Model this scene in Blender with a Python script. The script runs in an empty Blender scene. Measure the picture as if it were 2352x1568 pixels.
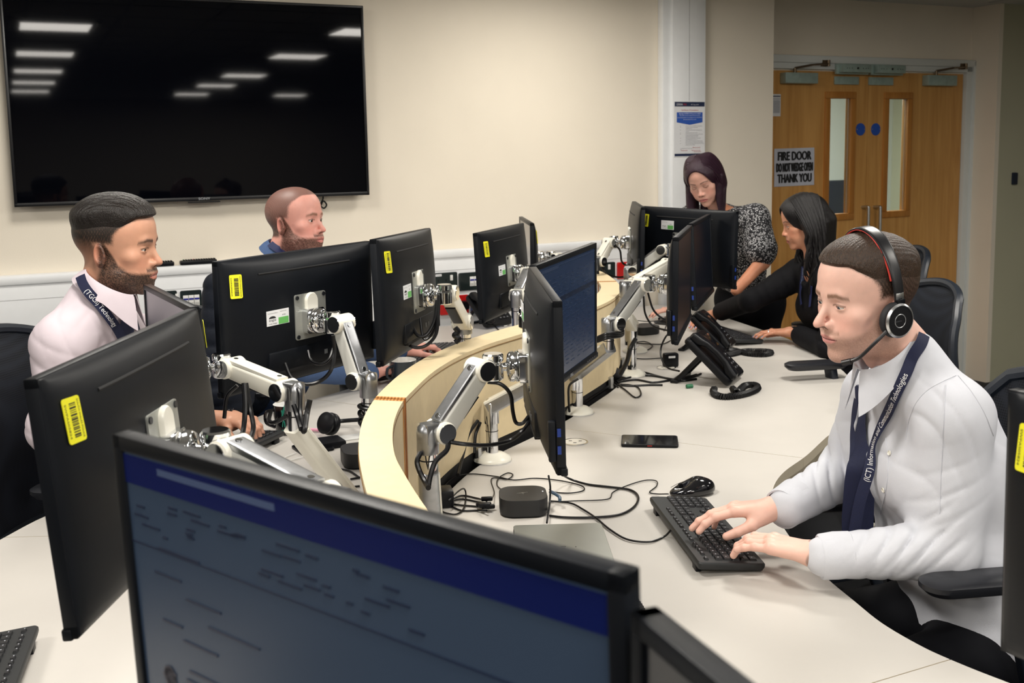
import bpy, bmesh, math, random
import numpy as np
from mathutils import Vector, Matrix, Euler
from mathutils.bvhtree import BVHTree
random.seed(7); rng = np.random.RandomState(7)
sc = bpy.context.scene
COL = sc.collection
PI = math.pi
# ------------------------------------------------------------------ camera
FPX, CY, TP, RO, HC, WY = 2418., 649., .1237, .0176, 1.641, .4455
_p = math.atan(TP)
_fw = np.array([0, math.cos(_p), -math.sin(_p)]); _r0 = np.array([1., 0, 0]); _u0 = np.cross(_r0, _fw)
_rt = math.cos(RO)*_r0 - math.sin(RO)*_u0; _up = math.sin(RO)*_r0 + math.cos(RO)*_u0
RM = np.array([_rt, _up, _fw]); CC = np.array([0, 0, HC])
cam = bpy.data.cameras.new('camera'); camo = bpy.data.objects.new('camera', cam); COL.objects.link(camo)
cam.sensor_width = 36; cam.lens = FPX*36/2352; cam.shift_y = -135/2352
cam.clip_start = .03; cam.clip_end = 60
camo.matrix_world = Matrix(((_rt[0], _up[0], -_fw[0], 0), (_rt[1], _up[1], -_fw[1], 0), (_rt[2], _up[2], -_fw[2], HC), (0, 0, 0, 1)))
cam.dof.use_dof = True; cam.dof.focus_distance = 2.6; cam.dof.aperture_fstop = 9
sc.camera = camo
# world, exposure
w = bpy.data.worlds.new('world'); sc.world = w; w.use_nodes = True
w.node_tree.nodes['Background'].inputs[0].default_value = (.75, .82, .95, 1)
w.node_tree.nodes['Background'].inputs[1].default_value = .15
sc.view_settings.view_transform = 'Standard'; sc.view_settings.look = 'None'
sc.view_settings.gamma = 1; sc.view_settings.use_curve_mapping = False
sc.view_settings.exposure = EXPO = 0.24
FLOOR = -.08; CEIL = 2.61; DESK = .73

def P(x, y, z=0): return np.array([x, y, z], float)
def ray(x, y): return RM.T @ np.array([(x-1176)/FPX, -(y-CY)/FPX, 1.])
def pz(x, y, z=DESK):            # point of the plane at height z
    d = ray(x, y); return CC + d*(z-HC)/d[2]
def pd(x, y, Y):                 # point at distance Y into the room
    d = ray(x, y); return CC + d*Y/d[1]
UW = np.array([math.cos(WY), math.sin(WY), 0]); NW = np.array([-math.sin(WY), math.cos(WY), 0])
def pw(x, y, D):                 # point of a plane parallel to the far wall
    d = ray(x, y); return CC + d*D/(NW @ d)
def sw(s, D, z): return UW*s + NW*D + np.array([0, 0, z])   # wall coordinates
WROT = WY

# ------------------------------------------------------------------ area lights = the ceiling luminaires, some of them added to brighten the room
PANELS = [(.4, 4.1), (2.6, 4.3), (-1.8, 4.0), (.4, 2.1), (.4, 0.), (.4, -2.), (.4, -3.8), (.4, -5.6), (2.6, 2.4), (2.6, .3), (2.6, -2.2), (2.6, -4.0), (2.6, -6.0), (4.6, 2.0), (4.6, -.2), (4.1, -6.1), (-1.8, 1.9), (-1.8, -.4), (-1.8,-2.6)]  # row nearest the far wall and one over the left desk added for lighting
LIGHT_ON = {(2.6,2.4):1.2,(.4,2.1):1.15,(.4,0.):1.05,(4.6,2.0):.95,(4.6,-.2):.4, (.4, 4.1):.62, (2.6, 4.3):.62, (-1.8, 4.0):.5}
for (s, D) in PANELS:
    L = bpy.data.lights.new('ceiling_panel_light', 'AREA'); L.shape = 'SQUARE'; L.size = .46
    L.energy = 24*LIGHT_ON.get((s, D), 1.); L.color = (1, .95, .87)
    lo = bpy.data.objects.new('ceiling_panel_light', L); COL.objects.link(lo)
    lo.location = sw(s, D, CEIL-.03); lo.rotation_euler = (0, 0, WROT)

# ------------------------------------------------------------------ materials
MATS = {}
def mat(name, color, rough=.5, metal=0., noise=0., nscale=20., bump=0., bscale=60., spec=.5, emit=None, estr=0., coat=0., sub=0., alpha=1., vcol=None, trans=0., sheen=0.):
    if name in MATS: return MATS[name]
    m = bpy.data.materials.new(name); m.use_nodes = True; nt = m.node_tree; b = nt.nodes['Principled BSDF']
    b.inputs['Base Color'].default_value = (*color, 1); b.inputs['Roughness'].default_value = rough; b.inputs['Metallic'].default_value = metal
    b.inputs['Specular IOR Level'].default_value = spec
    b.inputs['Coat Weight'].default_value = coat
    b.inputs['Sheen Weight'].default_value = sheen
    if trans: b.inputs['Transmission Weight'].default_value = trans
    if sub:
        b.inputs['Subsurface Weight'].default_value = sub; b.inputs['Subsurface Radius'].default_value = (.012, .005, .003); b.inputs['Subsurface Scale'].default_value = 1.
    if emit:
        b.inputs['Emission Color'].default_value = (*emit, 1); b.inputs['Emission Strength'].default_value = estr
    src = None
    if vcol:
        a = nt.nodes.new('ShaderNodeAttribute'); a.attribute_name = vcol; src = a.outputs['Color']
        nt.links.new(src, b.inputs['Base Color'])
    tc = nt.nodes.new('ShaderNodeTexCoord')
    if noise:
        n = nt.nodes.new('ShaderNodeTexNoise'); n.inputs['Scale'].default_value = nscale; n.inputs['Detail'].default_value = 4
        nt.links.new(tc.outputs['Object'], n.inputs['Vector'])
        mx = nt.nodes.new('ShaderNodeMix'); mx.data_type = 'RGBA'; mx.blend_type = 'MULTIPLY'
        mr = nt.nodes.new('ShaderNodeMapRange'); mr.inputs[1].default_value = .3; mr.inputs[2].default_value = .7
        mr.inputs[3].default_value = 1-noise; mr.inputs[4].default_value = 1+noise*.3
        nt.links.new(n.outputs['Fac'], mr.inputs[0])
        mx.inputs[0].default_value = 1
        if src is not None: nt.links.new(src, mx.inputs[6])
        else: mx.inputs[6].default_value = (*color, 1)
        nt.links.new(mr.outputs[0], mx.inputs[7]); nt.links.new(mx.outputs[2], b.inputs['Base Color'])
    if bump:
        n2 = nt.nodes.new('ShaderNodeTexNoise'); n2.inputs['Scale'].default_value = bscale; n2.inputs['Detail'].default_value = 3
        nt.links.new(tc.outputs['Object'], n2.inputs['Vector'])
        bp = nt.nodes.new('ShaderNodeBump'); bp.inputs['Strength'].default_value = bump; bp.inputs['Distance'].default_value = .002
        nt.links.new(n2.outputs['Fac'], bp.inputs['Height']); nt.links.new(bp.outputs[0], b.inputs['Normal'])
    MATS[name] = m; return m
def hx(r, g, b):      # sRGB 0..255 -> linear
    f = lambda c: ((c/255)/12.92 if c/255 <= .04045 else ((c/255+.055)/1.055)**2.4)
    return (f(r), f(g), f(b))
WHITE = mat('white_plastic', (.78, .78, .76), .35)
STEEL = mat('steel', (.55, .56, .57), .32, 1., noise=.1, nscale=40)
CHROME = mat('chrome', (.72, .73, .75), .09, 1.)
ALU = mat('brushed_aluminium', (.42, .43, .45), .33, 1., noise=.12, nscale=60)
PLATE = mat('plate_grey', (.42, .43, .40), .42, .6, noise=.1, nscale=30)
BLACK = mat('black_plastic', (.0045, .005, .007), .38, noise=.15, spec=.22)
MONB = mat('monitor_black', (.0045, .0058, .0085), .42, spec=.2, noise=.12, nscale=8, bump=.1, bscale=900)
GLOSS = mat('gloss_black', (.006, .006, .008), .1, coat=.4)
DARK = mat('dark_hole', (.003, .003, .004), .8)
CABLE = mat('cable_black', (.003, .003, .004), .35, spec=.35)
PAPER = mat('paper_white', (.75, .76, .78), .6)
INK = mat('ink_black', (.01, .01, .012), .7)
YELLOW = mat('label_yellow', (.82, .78, .02), .45)
GREEN = mat('label_green', (.12, .42, .10), .6)
NAVY = mat('navy', (.004, .008, .042), .75, noise=.15, nscale=200, bump=.3, bscale=900)
IVORY = mat('ivory_plastic', (.74, .72, .64), .3)

# ------------------------------------------------------------------ mesh helpers
def link(name, me, m=None, parent=None, smooth=True, mw=None):
    if m is not None and len(me.materials) == 0: me.materials.append(m)
    if smooth:
        me.polygons.foreach_set('use_smooth', [True]*len(me.polygons))
    o = bpy.data.objects.new(name, me); COL.objects.link(o)
    if parent is not None: o.parent = parent
    if mw is not None: o.matrix_local = mw
    return o
def from_bm(name, bm, m=None, parent=None, smooth=True, auto=True, mw=None):
    me = bpy.data.meshes.new(name); bmesh.ops.recalc_face_normals(bm, faces=bm.faces); bm.to_mesh(me); bm.free()
    o = link(name, me, m, parent, smooth, mw)
    if smooth and auto:
        me.set_sharp_from_angle(angle=math.radians(38))
    return o
def tag(o, label=None, cat=None, group=None, kind=None):
    if label: o['label'] = label
    if cat: o['category'] = cat
    if group: o['group'] = group
    if kind: o['kind'] = kind
    return o
def empty(name, loc=(0, 0, 0), rz=0., mw=None, parent=None):
    o = bpy.data.objects.new(name, None); COL.objects.link(o); o.empty_display_size = .05
    if mw is not None: o.matrix_world = mw
    else: o.location = loc; o.rotation_euler = (0, 0, rz)
    if parent: o.parent = parent
    return o
def thing(name, label, cat, loc=(0, 0, 0), rz=0., group=None, mw=None):
    return tag(empty(name, loc, rz, mw), label, cat, group)
def basis(X, Y, Z, o):
    return Matrix(((X[0], Y[0], Z[0], o[0]), (X[1], Y[1], Z[1], o[1]), (X[2], Y[2], Z[2], o[2]), (0, 0, 0, 1)))
def bx(bm, c, s, bev=0., M=None, seg=2):
    r = bmesh.ops.create_cube(bm, size=1.); vs = r['verts']
    bmesh.ops.scale(bm, vec=s, verts=vs)
    if bev:
        es = list({e for v in vs for e in v.link_edges})
        rr = bmesh.ops.bevel(bm, geom=es, offset=min(bev, min(s)*.45), segments=seg, profile=.5, affect='EDGES')
        vs = list({v for f in rr['faces'] for v in f.verts} | set(v for v in vs if v.is_valid))
        # bevel returns only new faces: gather the island
        seen = set(vs); st = list(vs)
        while st:
            v = st.pop()
            for e in v.link_edges:
                o = e.other_vert(v)
                if o not in seen: seen.add(o); st.append(o)
        vs = list(seen)
    T = Matrix.Translation(c)
    if M is not None: T = M @ T
    bmesh.ops.transform(bm, matrix=T, verts=vs); return vs
def box(name, c, s, m, parent=None, bev=0., mw=None, smooth=True):
    bm = bmesh.new(); bx(bm, c, s, bev); return from_bm(name, bm, m, parent, smooth, True, mw)
def frame_of(d, hint=(0, 0, 1)):
    z = Vector(d).normalized(); h = Vector(hint)
    if abs(z.dot(h)) > .97: h = Vector((1, 0, 0))
    x = h.cross(z).normalized(); y = z.cross(x); return x, y, z
def cyl(bm, a, b, r0, r1=None, n=20, cap=True, bev=0.):
    r1 = r0 if r1 is None else r1
    a = Vector(a); b = Vector(b); x, y, z = frame_of(b-a)
    prof = [(0, r0), (1, r1)]
    L = (b-a).length
    if bev: prof = [(0, r0-bev), (bev/L, r0), (1-bev/L, r1), (1, r1-bev)]
    rings = []
    for t, r in prof:
        rings.append([bm.verts.new(a+(b-a)*t+(x*math.cos(2*PI*i/n)+y*math.sin(2*PI*i/n))*r) for i in range(n)])
    for q in range(len(rings)-1):
        for i in range(n):
            bm.faces.new((rings[q][i], rings[q][(i+1) % n], rings[q+1][(i+1) % n], rings[q+1][i]))
    if cap: bm.faces.new(rings[0][::-1]); bm.faces.new(rings[-1])
def lathe(bm, prof, o=(0, 0, 0), ax=(0, 0, 1), n=28, close=True):
    x, y, z = frame_of(ax); o = Vector(o); rings = []
    for r, h in prof:
        if r < 1e-6: rings.append([bm.verts.new(o+z*h)])
        else: rings.append([bm.verts.new(o+z*h+(x*math.cos(2*PI*i/n)+y*math.sin(2*PI*i/n))*r) for i in range(n)])
    for A, B in zip(rings, rings[1:]):
        for i in range(n):
            j = (i+1) % n
            if len(A) == 1 and len(B) == 1: continue
            if len(A) == 1: bm.faces.new((A[0], B[j], B[i]))
            elif len(B) == 1: bm.faces.new((A[i], A[j], B[0]))
            else: bm.faces.new((A[i], A[j], B[j], B[i]))
    if close:
        if len(rings[0]) > 1: bm.faces.new(rings[0][::-1])
        if len(rings[-1]) > 1: bm.faces.new(rings[-1])
def catmull(pts, k=8, closed=False):
    pts = [np.array(p, float) for p in pts]; n = len(pts); out = []
    rngn = n if closed else n-1
    for i in range(rngn):
        if closed: a, b, c, d = pts[(i-1) % n], pts[i], pts[(i+1) % n], pts[(i+2) % n]
        else:
            b, c = pts[i], pts[i+1]; a = pts[i-1] if i > 0 else 2*b-c; d = pts[i+2] if i < n-2 else 2*c-b
        for j in range(k):
            t = j/k
            out.append(.5*((2*b)+(-a+c)*t+(2*a-5*b+4*c-d)*t*t+(-a+3*b-3*c+d)*t**3))
    if not closed: out.append(pts[-1])
    return out
def tube(bm, pts, r, n=8, cap=True):
    rs = r if hasattr(r, '__len__') else [r]*len(pts)
    pts = [Vector(p) for p in pts]; rings = []; x = None
    for i, p in enumerate(pts):
        t = (pts[min(i+1, len(pts)-1)]-pts[max(i-1, 0)])
        if t.length < 1e-9: t = Vector((0, 0, 1))
        t.normalize()
        if x is None: x, y, _ = frame_of(t)
        else:
            x = (x-t*x.dot(t)); x = x.normalized() if x.length > 1e-6 else frame_of(t)[0]
        y = t.cross(x)
        rings.append([bm.verts.new(p+(x*math.cos(2*PI*k/n)+y*math.sin(2*PI*k/n))*rs[i]) for k in range(n)])
    for A, B in zip(rings, rings[1:]):
        for k in range(n): bm.faces.new((A[k], A[(k+1) % n], B[(k+1) % n], B[k]))
    if cap: bm.faces.new(rings[0][::-1]); bm.faces.new(rings[-1])
def cable(name, pts, r=.0028, m=None, parent=None, label=None, cat='cable', k=8, group=None):
    bm = bmesh.new(); tube(bm, catmull(pts, k), r)
    o = from_bm(name, bm, m or CABLE, parent)
    if parent is None: tag(o, label, cat, group)
    elif label: o['label'] = label
    return o
def prism(bm, poly, z0, z1, bev=0.):
    n = len(poly)
    b = [bm.verts.new((p[0], p[1], z0)) for p in poly]; t = [bm.verts.new((p[0], p[1], z1)) for p in poly]
    bm.faces.new(b[::-1]); tf = bm.faces.new(t)
    for i in range(n): bm.faces.new((b[i], b[(i+1) % n], t[(i+1) % n], t[i]))
    return b, t
def rrect(w, h, r, k=5, cx=0, cy=0):
    out = []
    for (sx, sy, a0) in ((1, 1, 0), (-1, 1, PI/2), (-1, -1, PI), (1, -1, 1.5*PI)):
        for i in range(k+1):
            a = a0+PI/2*i/k; out.append((cx+sx*(w/2-r)+r*math.cos(a), cy+sy*(h/2-r)+r*math.sin(a)))
    return out
def loft(bm, rings, cap=True):
    vr = [[bm.verts.new(p) for p in R] for R in rings]; n = len(vr[0])
    for A, B in zip(vr, vr[1:]):
        for i in range(n): bm.faces.new((A[i], A[(i+1) % n], B[(i+1) % n], B[i]))
    if cap: bm.faces.new(vr[0][::-1]); bm.faces.new(vr[-1])
_tc = {}
def text_arrays(s, bold=False):
    key = s
    if key in _tc: return _tc[key]
    cu = bpy.data.curves.new('t', 'FONT'); cu.body = s; cu.size = 1.; cu.resolution_u = 3
    if bold: cu.offset = .0
    o = bpy.data.objects.new('t', cu); COL.objects.link(o)
    dg = bpy.context.evaluated_depsgraph_get(); me = bpy.data.meshes.new_from_object(o.evaluated_get(dg))
    v = np.array([x.co[:] for x in me.vertices]); f = [tuple(p.vertices) for p in me.polygons]
    bpy.data.objects.remove(o); bpy.data.curves.remove(cu); bpy.data.meshes.remove(me)
    _tc[key] = (v, f); return v, f
def text(name, lines, mw, m, parent, label=None, thick=0):
    """lines: (string, x_centre, y_base, width or None, height) in the local plane; one flat mesh of print"""
    V = []; F = []
    for (s, cx, y, wd, h) in lines:
        v, f = text_arrays(s)
        if len(v) == 0: continue
        x0, x1 = v[:, 0].min(), v[:, 0].max(); yy0, yy1 = v[:, 1].min(), v[:, 1].max()
        sc_y = h/.70; w_ = wd if wd else (x1-x0)*sc_y
        vv = np.zeros_like(v); vv[:, 0] = (v[:, 0]-(x0+x1)/2)/(x1-x0)*w_+cx; vv[:, 1] = v[:, 1]*sc_y+y
        b = len(V); V += [tuple(q) for q in vv]; F += [tuple(i+b for i in g) for g in f]
    me = bpy.data.meshes.new(name); me.from_pydata(V, [], F)
    o = link(name, me, m, parent, False); o.matrix_local = mw
    if label: o['label'] = label
    return o
# ------------------------------------------------------------------ the room
WD = 5.27      # distance of the far wall
WALL = mat('wall_cream', hx(236, 227, 211), .85, noise=.03, nscale=3, bump=.15, bscale=250)
WALLG = mat('wall_grey_green', hx(186, 184, 160), .85, noise=.03, nscale=3, bump=.15, bscale=250)
TRUNK = mat('trunking_white', hx(236, 238, 240), .4, noise=.02)
CEILM = mat('ceiling_tile', hx(205, 206, 202), .9, noise=.06, nscale=120, bump=.4, bscale=300)
CARPET = mat('carpet_charcoal', (.03, .032, .038), .95, noise=.5, nscale=400, bump=1, bscale=600)
WM = Matrix.Rotation(WROT, 4, 'Z')     # local x along the wall, y away from the camera
def wbox(bm, s0, s1, d0, d1, z0, z1, bev=0.):
    bx(bm, ((s0+s1)/2, (d0+d1)/2, (z0+z1)/2), (abs(s1-s0), abs(d1-d0), abs(z1-z0)), bev)
def wobj(name, boxes, m, parent=None, kind=None, bev=0., smooth=True):
    bm = bmesh.new()
    for b in boxes: wbox(bm, *b, bev=bev)
    o = from_bm(name, bm, m, parent, smooth, True, None if parent else WM)
    if kind: o['kind'] = kind
    return o
wobj('floor', [(-6, 8.5, -8, 9, FLOOR-.1, FLOOR)], CARPET, kind='structure')
cl = wobj('ceiling', [(-6, 8.5, -8, 9, CEIL, CEIL+.1)], CEILM, kind='structure')
DR = 5.52      # door plane
s_c0 = 4.335   # corner where the wall steps back to the doors
s_c1 = 6.33
wobj('wall_far', [(-6, s_c0, WD, WD+.35, FLOOR, CEIL)], WALL, kind='structure')
wobj('wall_far_right', [(s_c1+.04, 8.5, WD+.02, WD+.35, FLOOR, CEIL)], WALLG, kind='structure')
wobj('wall_reveal_right', [(s_c1, s_c1+.04, WD+.02, WD+.5, FLOOR, CEIL)], WALL, kind='structure')
wobj('wall_above_door', [(s_c0-.3, s_c1+.1, DR, DR+.12, 2.14, CEIL)], WALL, kind='structure')
wobj('wall_left', [(-6.1, -6, -8, 9, FLOOR, CEIL)], WALL, kind='structure')
wobj('wall_right', [(8.5, 8.6, -8, 9, FLOOR, CEIL)], WALLG, kind='structure')
wobj('wall_back', [(-6, 8.5, -8.1, -8, FLOOR, CEIL)], WALL, kind='structure')
wobj('wall_corridor', [(3.5, 8.5, 8.4, 8.5, FLOOR, CEIL)], mat('corridor_white', (.7, .72, .7), .8), kind='structure')
SK = mat('skirting_grey', hx(190, 200, 212), .5)
wobj('baseboard_far', [(-6, 3.5, WD-.018, WD, FLOOR, .02)], SK, kind='structure')
# ceiling grid of tile joints (slim tee bars)
for i in range(24):
    s = -5.8+.6*i
    t = wobj('trim_1', [(s-.012, s+.012, -8, WD, CEIL-.004, CEIL)], mat('tee_bar', hx(176, 178, 178), .6), kind='structure')
for i in range(22):
    d = -7.6+.6*i
    if d < WD: wobj('trim_2', [(-6, 8.5, d-.012, d+.012, CEIL-.004, CEIL)], MATS['tee_bar'], kind='structure')
for i, (s, D) in enumerate(PANELS):
    r = thing('ceiling_light', 'square recessed ceiling light panel in the tiled ceiling above the desks, from a set partly added for lighting', 'light', sw(s, D, CEIL), WROT, 'ceiling light panels')
    bm = bmesh.new()
    for (cx, cy, sx, sy) in ((0, .285, .6, .03), (0, -.285, .6, .03), (.285, 0, .03, .6), (-.285, 0, .03, .6)): bx(bm, (cx, cy, -.012), (sx, sy, .024))
    from_bm('frame', bm, TRUNK, r)
    box('diffuser', (0, 0, -.006), (.46, .46, .008), mat('diffuser', (.8, .8, .8), .5, emit=(1, .95, .87), estr=2.5), r)
# wide white bench trunking along the far wall
TD = WD-.055
tr = tag(empty('dado_trunking', (0, 0, 0), WROT), 'long white dado trunking with coloured sockets along the far wall', 'trunking')
z_t = 1.13
wobj('trunking_body', [(-5.5, 3.36, TD, WD-.001, .70, z_t-.02)], TRUNK, tr, bev=.004)
bm = bmesh.new(); wbox(bm, -5.5, 3.36, TD-.012, WD-.001, z_t-.045, z_t, bev=.012); from_bm('top_rail', bm, TRUNK, tr)
wobj('middle_rail', [(-5.5, 3.36, TD-.008, TD+.01, .865, .885)], TRUNK, tr, bev=.003)
wobj('bottom_rail', [(-5.5, 3.36, TD-.008, TD+.01, .695, .715)], TRUNK, tr, bev=.003)
wobj('joint_line', [(-5.5, 3.36, TD-.001, TD+.002, 1.018, 1.0195)], mat('joint_grey', (.35, .35, .36), .7), tr)
SBLK = mat('socket_black', (.012, .02, .02), .3); SRED = mat('socket_red', (.5, .01, .01), .3); SBLUE = mat('socket_blue', (.01, .015, .25), .3); SBL2 = mat('socket_blue_light', (.02, .13, .5), .3)
def wall_xz(x, y, D=TD):
    p = pw(x, y, D); return p @ UW, p[2]
def faceplate(kind, m, s, z, w, h, label, cat='socket'):
    """wall plate: kind 'double','data','single','outline'"""
    r = thing('wall_socket' if kind != 'data' else 'data_outlet', label, cat, sw(s, TD-.002, z), WROT)
    bm = bmesh.new()
    rr = rrect(w, h, .008)
    loft(bm, [[(x, 0, y) for x, y in rr], [(x, -.008, y) for x, y in rr], [(x*.97, -.0105, y*.96) for x, y in rr]])
    from_bm('face_plate', bm, m, r)
    if kind == 'data':
        for i in range(3):
            cx = (i-1)*.026
            box('data_module', (cx, -.0115, 0), (.024, .004, .052), WHITE, r, .001)
            box('data_label', (cx, -.0145, .008), (.022, .0015, .008), SBLUE, r)
            box('shutter', (cx, -.0145, -.014), (.018, .002, .012), mat('shutter', (.5, .5, .48), .5), r)
    elif kind == 'double' or kind == 'single':
        for sx in ((-.037, .037) if kind == 'double' else (0,)):
            box('rocker_switch', (sx*1.45+(.0), -.012, .02), (.016, .005, .03), WHITE, r, .002)
            bm = bmesh.new()
            for (a, b, ww, hh) in ((0, .008, .006, .012), (-.012, -.02, .01, .005), (.012, -.02, .01, .005)): bx(bm, (sx*.6+a, -.0106, b), (ww, .0012, hh))
            from_bm('pin_hole', bm, DARK, r)
        box('paper_label', (-.02, -.0108, h/2-.012), (.035, .0006, .012), PAPER, r)
        text('print', [('IT1/5L2', 0, 0, .026, .006)], Matrix.Translation((-.02, -.0113, h/2-.015)) @ Matrix.Rotation(PI/2, 4, 'X'), INK, r)
    elif kind == 'unswitched':
        bm = bmesh.new(); bx(bm, (0.005, -.012, -.005), (.03, .005, .014)); bx(bm, (.013, -.012, .012), (.014, .005, .04)); from_bm('socket_insert', bm, WHITE, r)
        bm = bmesh.new(); bx(bm, (.013, -.0148, .022), (.006, .001, .009)); bx(bm, (-.002, -.0148, -.006), (.009, .001, .005)); from_bm('pin_hole', bm, DARK, r)
        bm = bmesh.new(); cyl(bm, (-.03, -.010, .01), (-.03, -.0125, .01), .002); from_bm('screw', bm, CHROME, r)
    return r
def plate_px(kind, m, x0, y0, x1, y1, label):
    s0, za = wall_xz(x0, (y0+y1)/2); s1, _ = wall_xz(x1, (y0+y1)/2); _, zt = wall_xz((x0+x1)/2, y0); _, zb = wall_xz((x0+x1)/2, y1)
    return faceplate(kind, m, (s0+s1)/2, (zt+zb)/2, s1-s0, zt-zb, label)
plate_px('data', SBLK, 998, 627, 1002+46, 666, 'x') if False else None
plate_px('double', SBLK, 978, 626, 1049, 668, 'black double socket on the trunking right of the fan of monitors at centre left')
plate_px('data', SBLK, 1053, 624, 1130, 665, 'black data outlet plate with blue tabs partly behind the small far monitor')
plate_px('single', SRED, 1009, 678, 1075, 721, 'red switched socket on the lower trunking behind the desk phone')
plate_px('double', SBL2, 1081, 674, 1150, 716, 'light blue outlined socket on lower trunking beside the red socket')
plate_px('data', SBLK, 414, 666, 463, 712, 'black data outlet plate near the blue socket behind the left monitors')
plate_px('unswitched', SBLUE, 468, 662, 525, 712, 'deep blue socket on trunking left of the large back-facing monitor')
plate_px('double', SBLK, 352, 668, 407, 716, 'black double socket mostly hidden behind the grey screen on the left')
plate_px('double', SBLK, 1345, 603, 1411, 640, 'black double socket on trunking behind the curved partition end')
plate_px('single', SRED, 1416, 600, 1480, 638, 'red socket with black plug beneath the edge-on monitor at far centre')
s_, z_ = wall_xz(1442, 623)
pl = thing('power_plug', 'black power plug in the red socket under the edge-on far monitor', 'plug', sw(s_, TD-.012, z_), WROT)
bm = bmesh.new(); loft(bm, [[(x, 0, y) for x, y in rrect(.055, .05, .012)], [(x*.85, -.03, y*.85) for x, y in rrect(.055, .05, .012)]]); from_bm('plug_body', bm, BLACK, pl)
bm = bmesh.new(); tube(bm, catmull([(0, -.015, -.02), (0, -.02, -.07), (0.0, .0, -.13), (0, .0, -.25)]), .006); from_bm('plug_cord', bm, CABLE, pl)
# second plug by the desk phone
s_, z_ = wall_xz(1062, 700)
pl = thing('power_plug', 'black power plug in the lower red socket beside the far left desk phone', 'plug', sw(s_, TD-.012, z_), WROT)
bm = bmesh.new(); loft(bm, [[(x, 0, y) for x, y in rrect(.055, .05, .012)], [(x*.85, -.03, y*.85) for x, y in rrect(.055, .05, .012)]]); from_bm('plug_body', bm, BLACK, pl)
# vertical white riser trunking
s0 = pw(1532, 300, WD-.07) @ UW; s1 = pw(1619, 300, WD-.07) @ UW
rs = tag(empty('riser_trunking', (0, 0, 0), WROT), 'tall white vertical trunking on the far wall behind the standing woman', 'trunking')
wobj('trunking_body', [(s0+.035, s1, WD-.075, WD-.001, .70, CEIL-.001)], TRUNK, rs, bev=.004)
wobj('side_rail', [(s0-.02, s0+.05, WD-.055, WD-.001, .70, CEIL-.001)], TRUNK, rs, bev=.006)
wobj('cover_joint', [((s0+.035+s1)/2-.001, (s0+.035+s1)/2+.001, WD-.0765, WD-.074, .70, CEIL)], MATS['joint_grey'], rs)
# certificate poster
c0 = pw(1549, 232, WD-.08); c1 = pw(1619, 359, WD-.08)
pwid = .205; phei = abs(c0[2]-c1[2]); sx = (c0 @ UW + c1 @ UW)/2; zc = (c0[2]+c1[2])/2
po = thing('poster', 'white and navy certificate poster on the white riser above the purple-haired woman', 'poster', sw(sx, WD-.0768, zc), WROT)
pwid = (c1-c0) @ UW
box('sheet', (0, -.0008, 0), (pwid, .0012, phei), PAPER, po)
RX = Matrix.Rotation(PI/2, 4, 'X')
NV2 = mat('print_navy', (.008, .018, .06), .6); BLU2 = mat('print_blue', (.02, .09, .42), .6); RED2 = mat('print_red', (.45, .03, .04), .6); GRY = mat('print_grey', (.12, .13, .18), .7)
box('header_band', (0, -.0018, phei*.445), (pwid*.97, .0006, phei*.082), NV2, po)
box('footer_band', (0, -.0018, -phei*.465), (pwid*.97, .0006, phei*.045), NV2, po)
bm = bmesh.new(); q = [(-.42, .30), (.42, .30), (.42, .12), (0, .075), (-.42, .12)]
bm.faces.new([bm.verts.new((a*pwid, -.0022, b*phei)) for a, b in q]); from_bm('blue_panel', bm, BLU2, po, False)
text('print_white', [('CORONA', -.33*pwid, .425*phei, .2*pwid, .035*phei), ('ICT Dept of SW', .17*pwid, .43*phei, .25*pwid, .018*phei), ('Staying COVID-19 Secure in 2020', 0, .265*phei, .7*pwid, .022*phei), ('We confirm we have complied with the current', 0, .235*phei, .66*pwid, .013*phei), ('Government guidance on managing the risk of COVID-19', 0, .20*phei, .8*pwid, .013*phei), ('and kept everyone safe at work', 0, .165*phei, .42*pwid, .013*phei)], Matrix.Translation((0, -.0026, 0)) @ RX, mat('print_white', (.8, .8, .82), .6), po)
text('print_red', [('VIRUS', -.16*pwid, .425*phei, .11*pwid, .033*phei), ('Certificate of Compliance', 0, .328*phei, .56*pwid, .026*phei)], Matrix.Translation((0, -.0027, 0)) @ RX, RED2, po)
ln = ['We have carried out a COVID-19 risk assessment', 'We have consulted with the Police', 'Federation/Unions', 'We have shared the results with the people who', 'work here', 'We have published on our intranet', 'We have taken practical measures to protect your', 'workplace by implementing cleaning,', 'handwashing and hygiene procedures', 'We are ensuring the distance is reasonably', 'practicable people work from home', 'We have taken all reasonable measures to ensure', 'that a 2m distance is maintained in the workplace', 'We will actively implement the Test, Trace, Protect', 'programme in the workplace']
chk = {0, 1, 3, 5, 6, 9, 11, 13}
text('print_body', [(t, -.13*pwid+len(t)*.0058*pwid-.0*pwid, (.048-.0243*i)*phei, len(t)*.0118*pwid, .0125*phei) for i, t in enumerate(ln)]+[('On behalf of the Department', -.1*pwid, -.355*phei, .4*pwid, .012*phei), ('Date', -.28*pwid, -.38*phei, .05*pwid, .012*phei)], Matrix.Translation((0, -.0026, 0)) @ RX, GRY, po)
text('tick_marks', [('v', -.3*pwid, (.048-.0243*i)*phei, .02*pwid, .018*phei) for i in chk], Matrix.Translation((0, -.0027, 0)) @ RX, INK, po)
bm = bmesh.new()
for (a, b, wd) in ((.22, -.335, .25), (-.18, -.385, .2), (.2, -.385, .3), (.25, -.41, .24)):
    pts = [((a+wd*(t/14-.5))*pwid, -.0028, (b+.012*math.sin(t*2.3)*(1 if t % 3 else .3))*phei) for t in range(15)]
    tube(bm, pts, .0007, 4)
from_bm('signature', bm, RED2, po)
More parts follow.
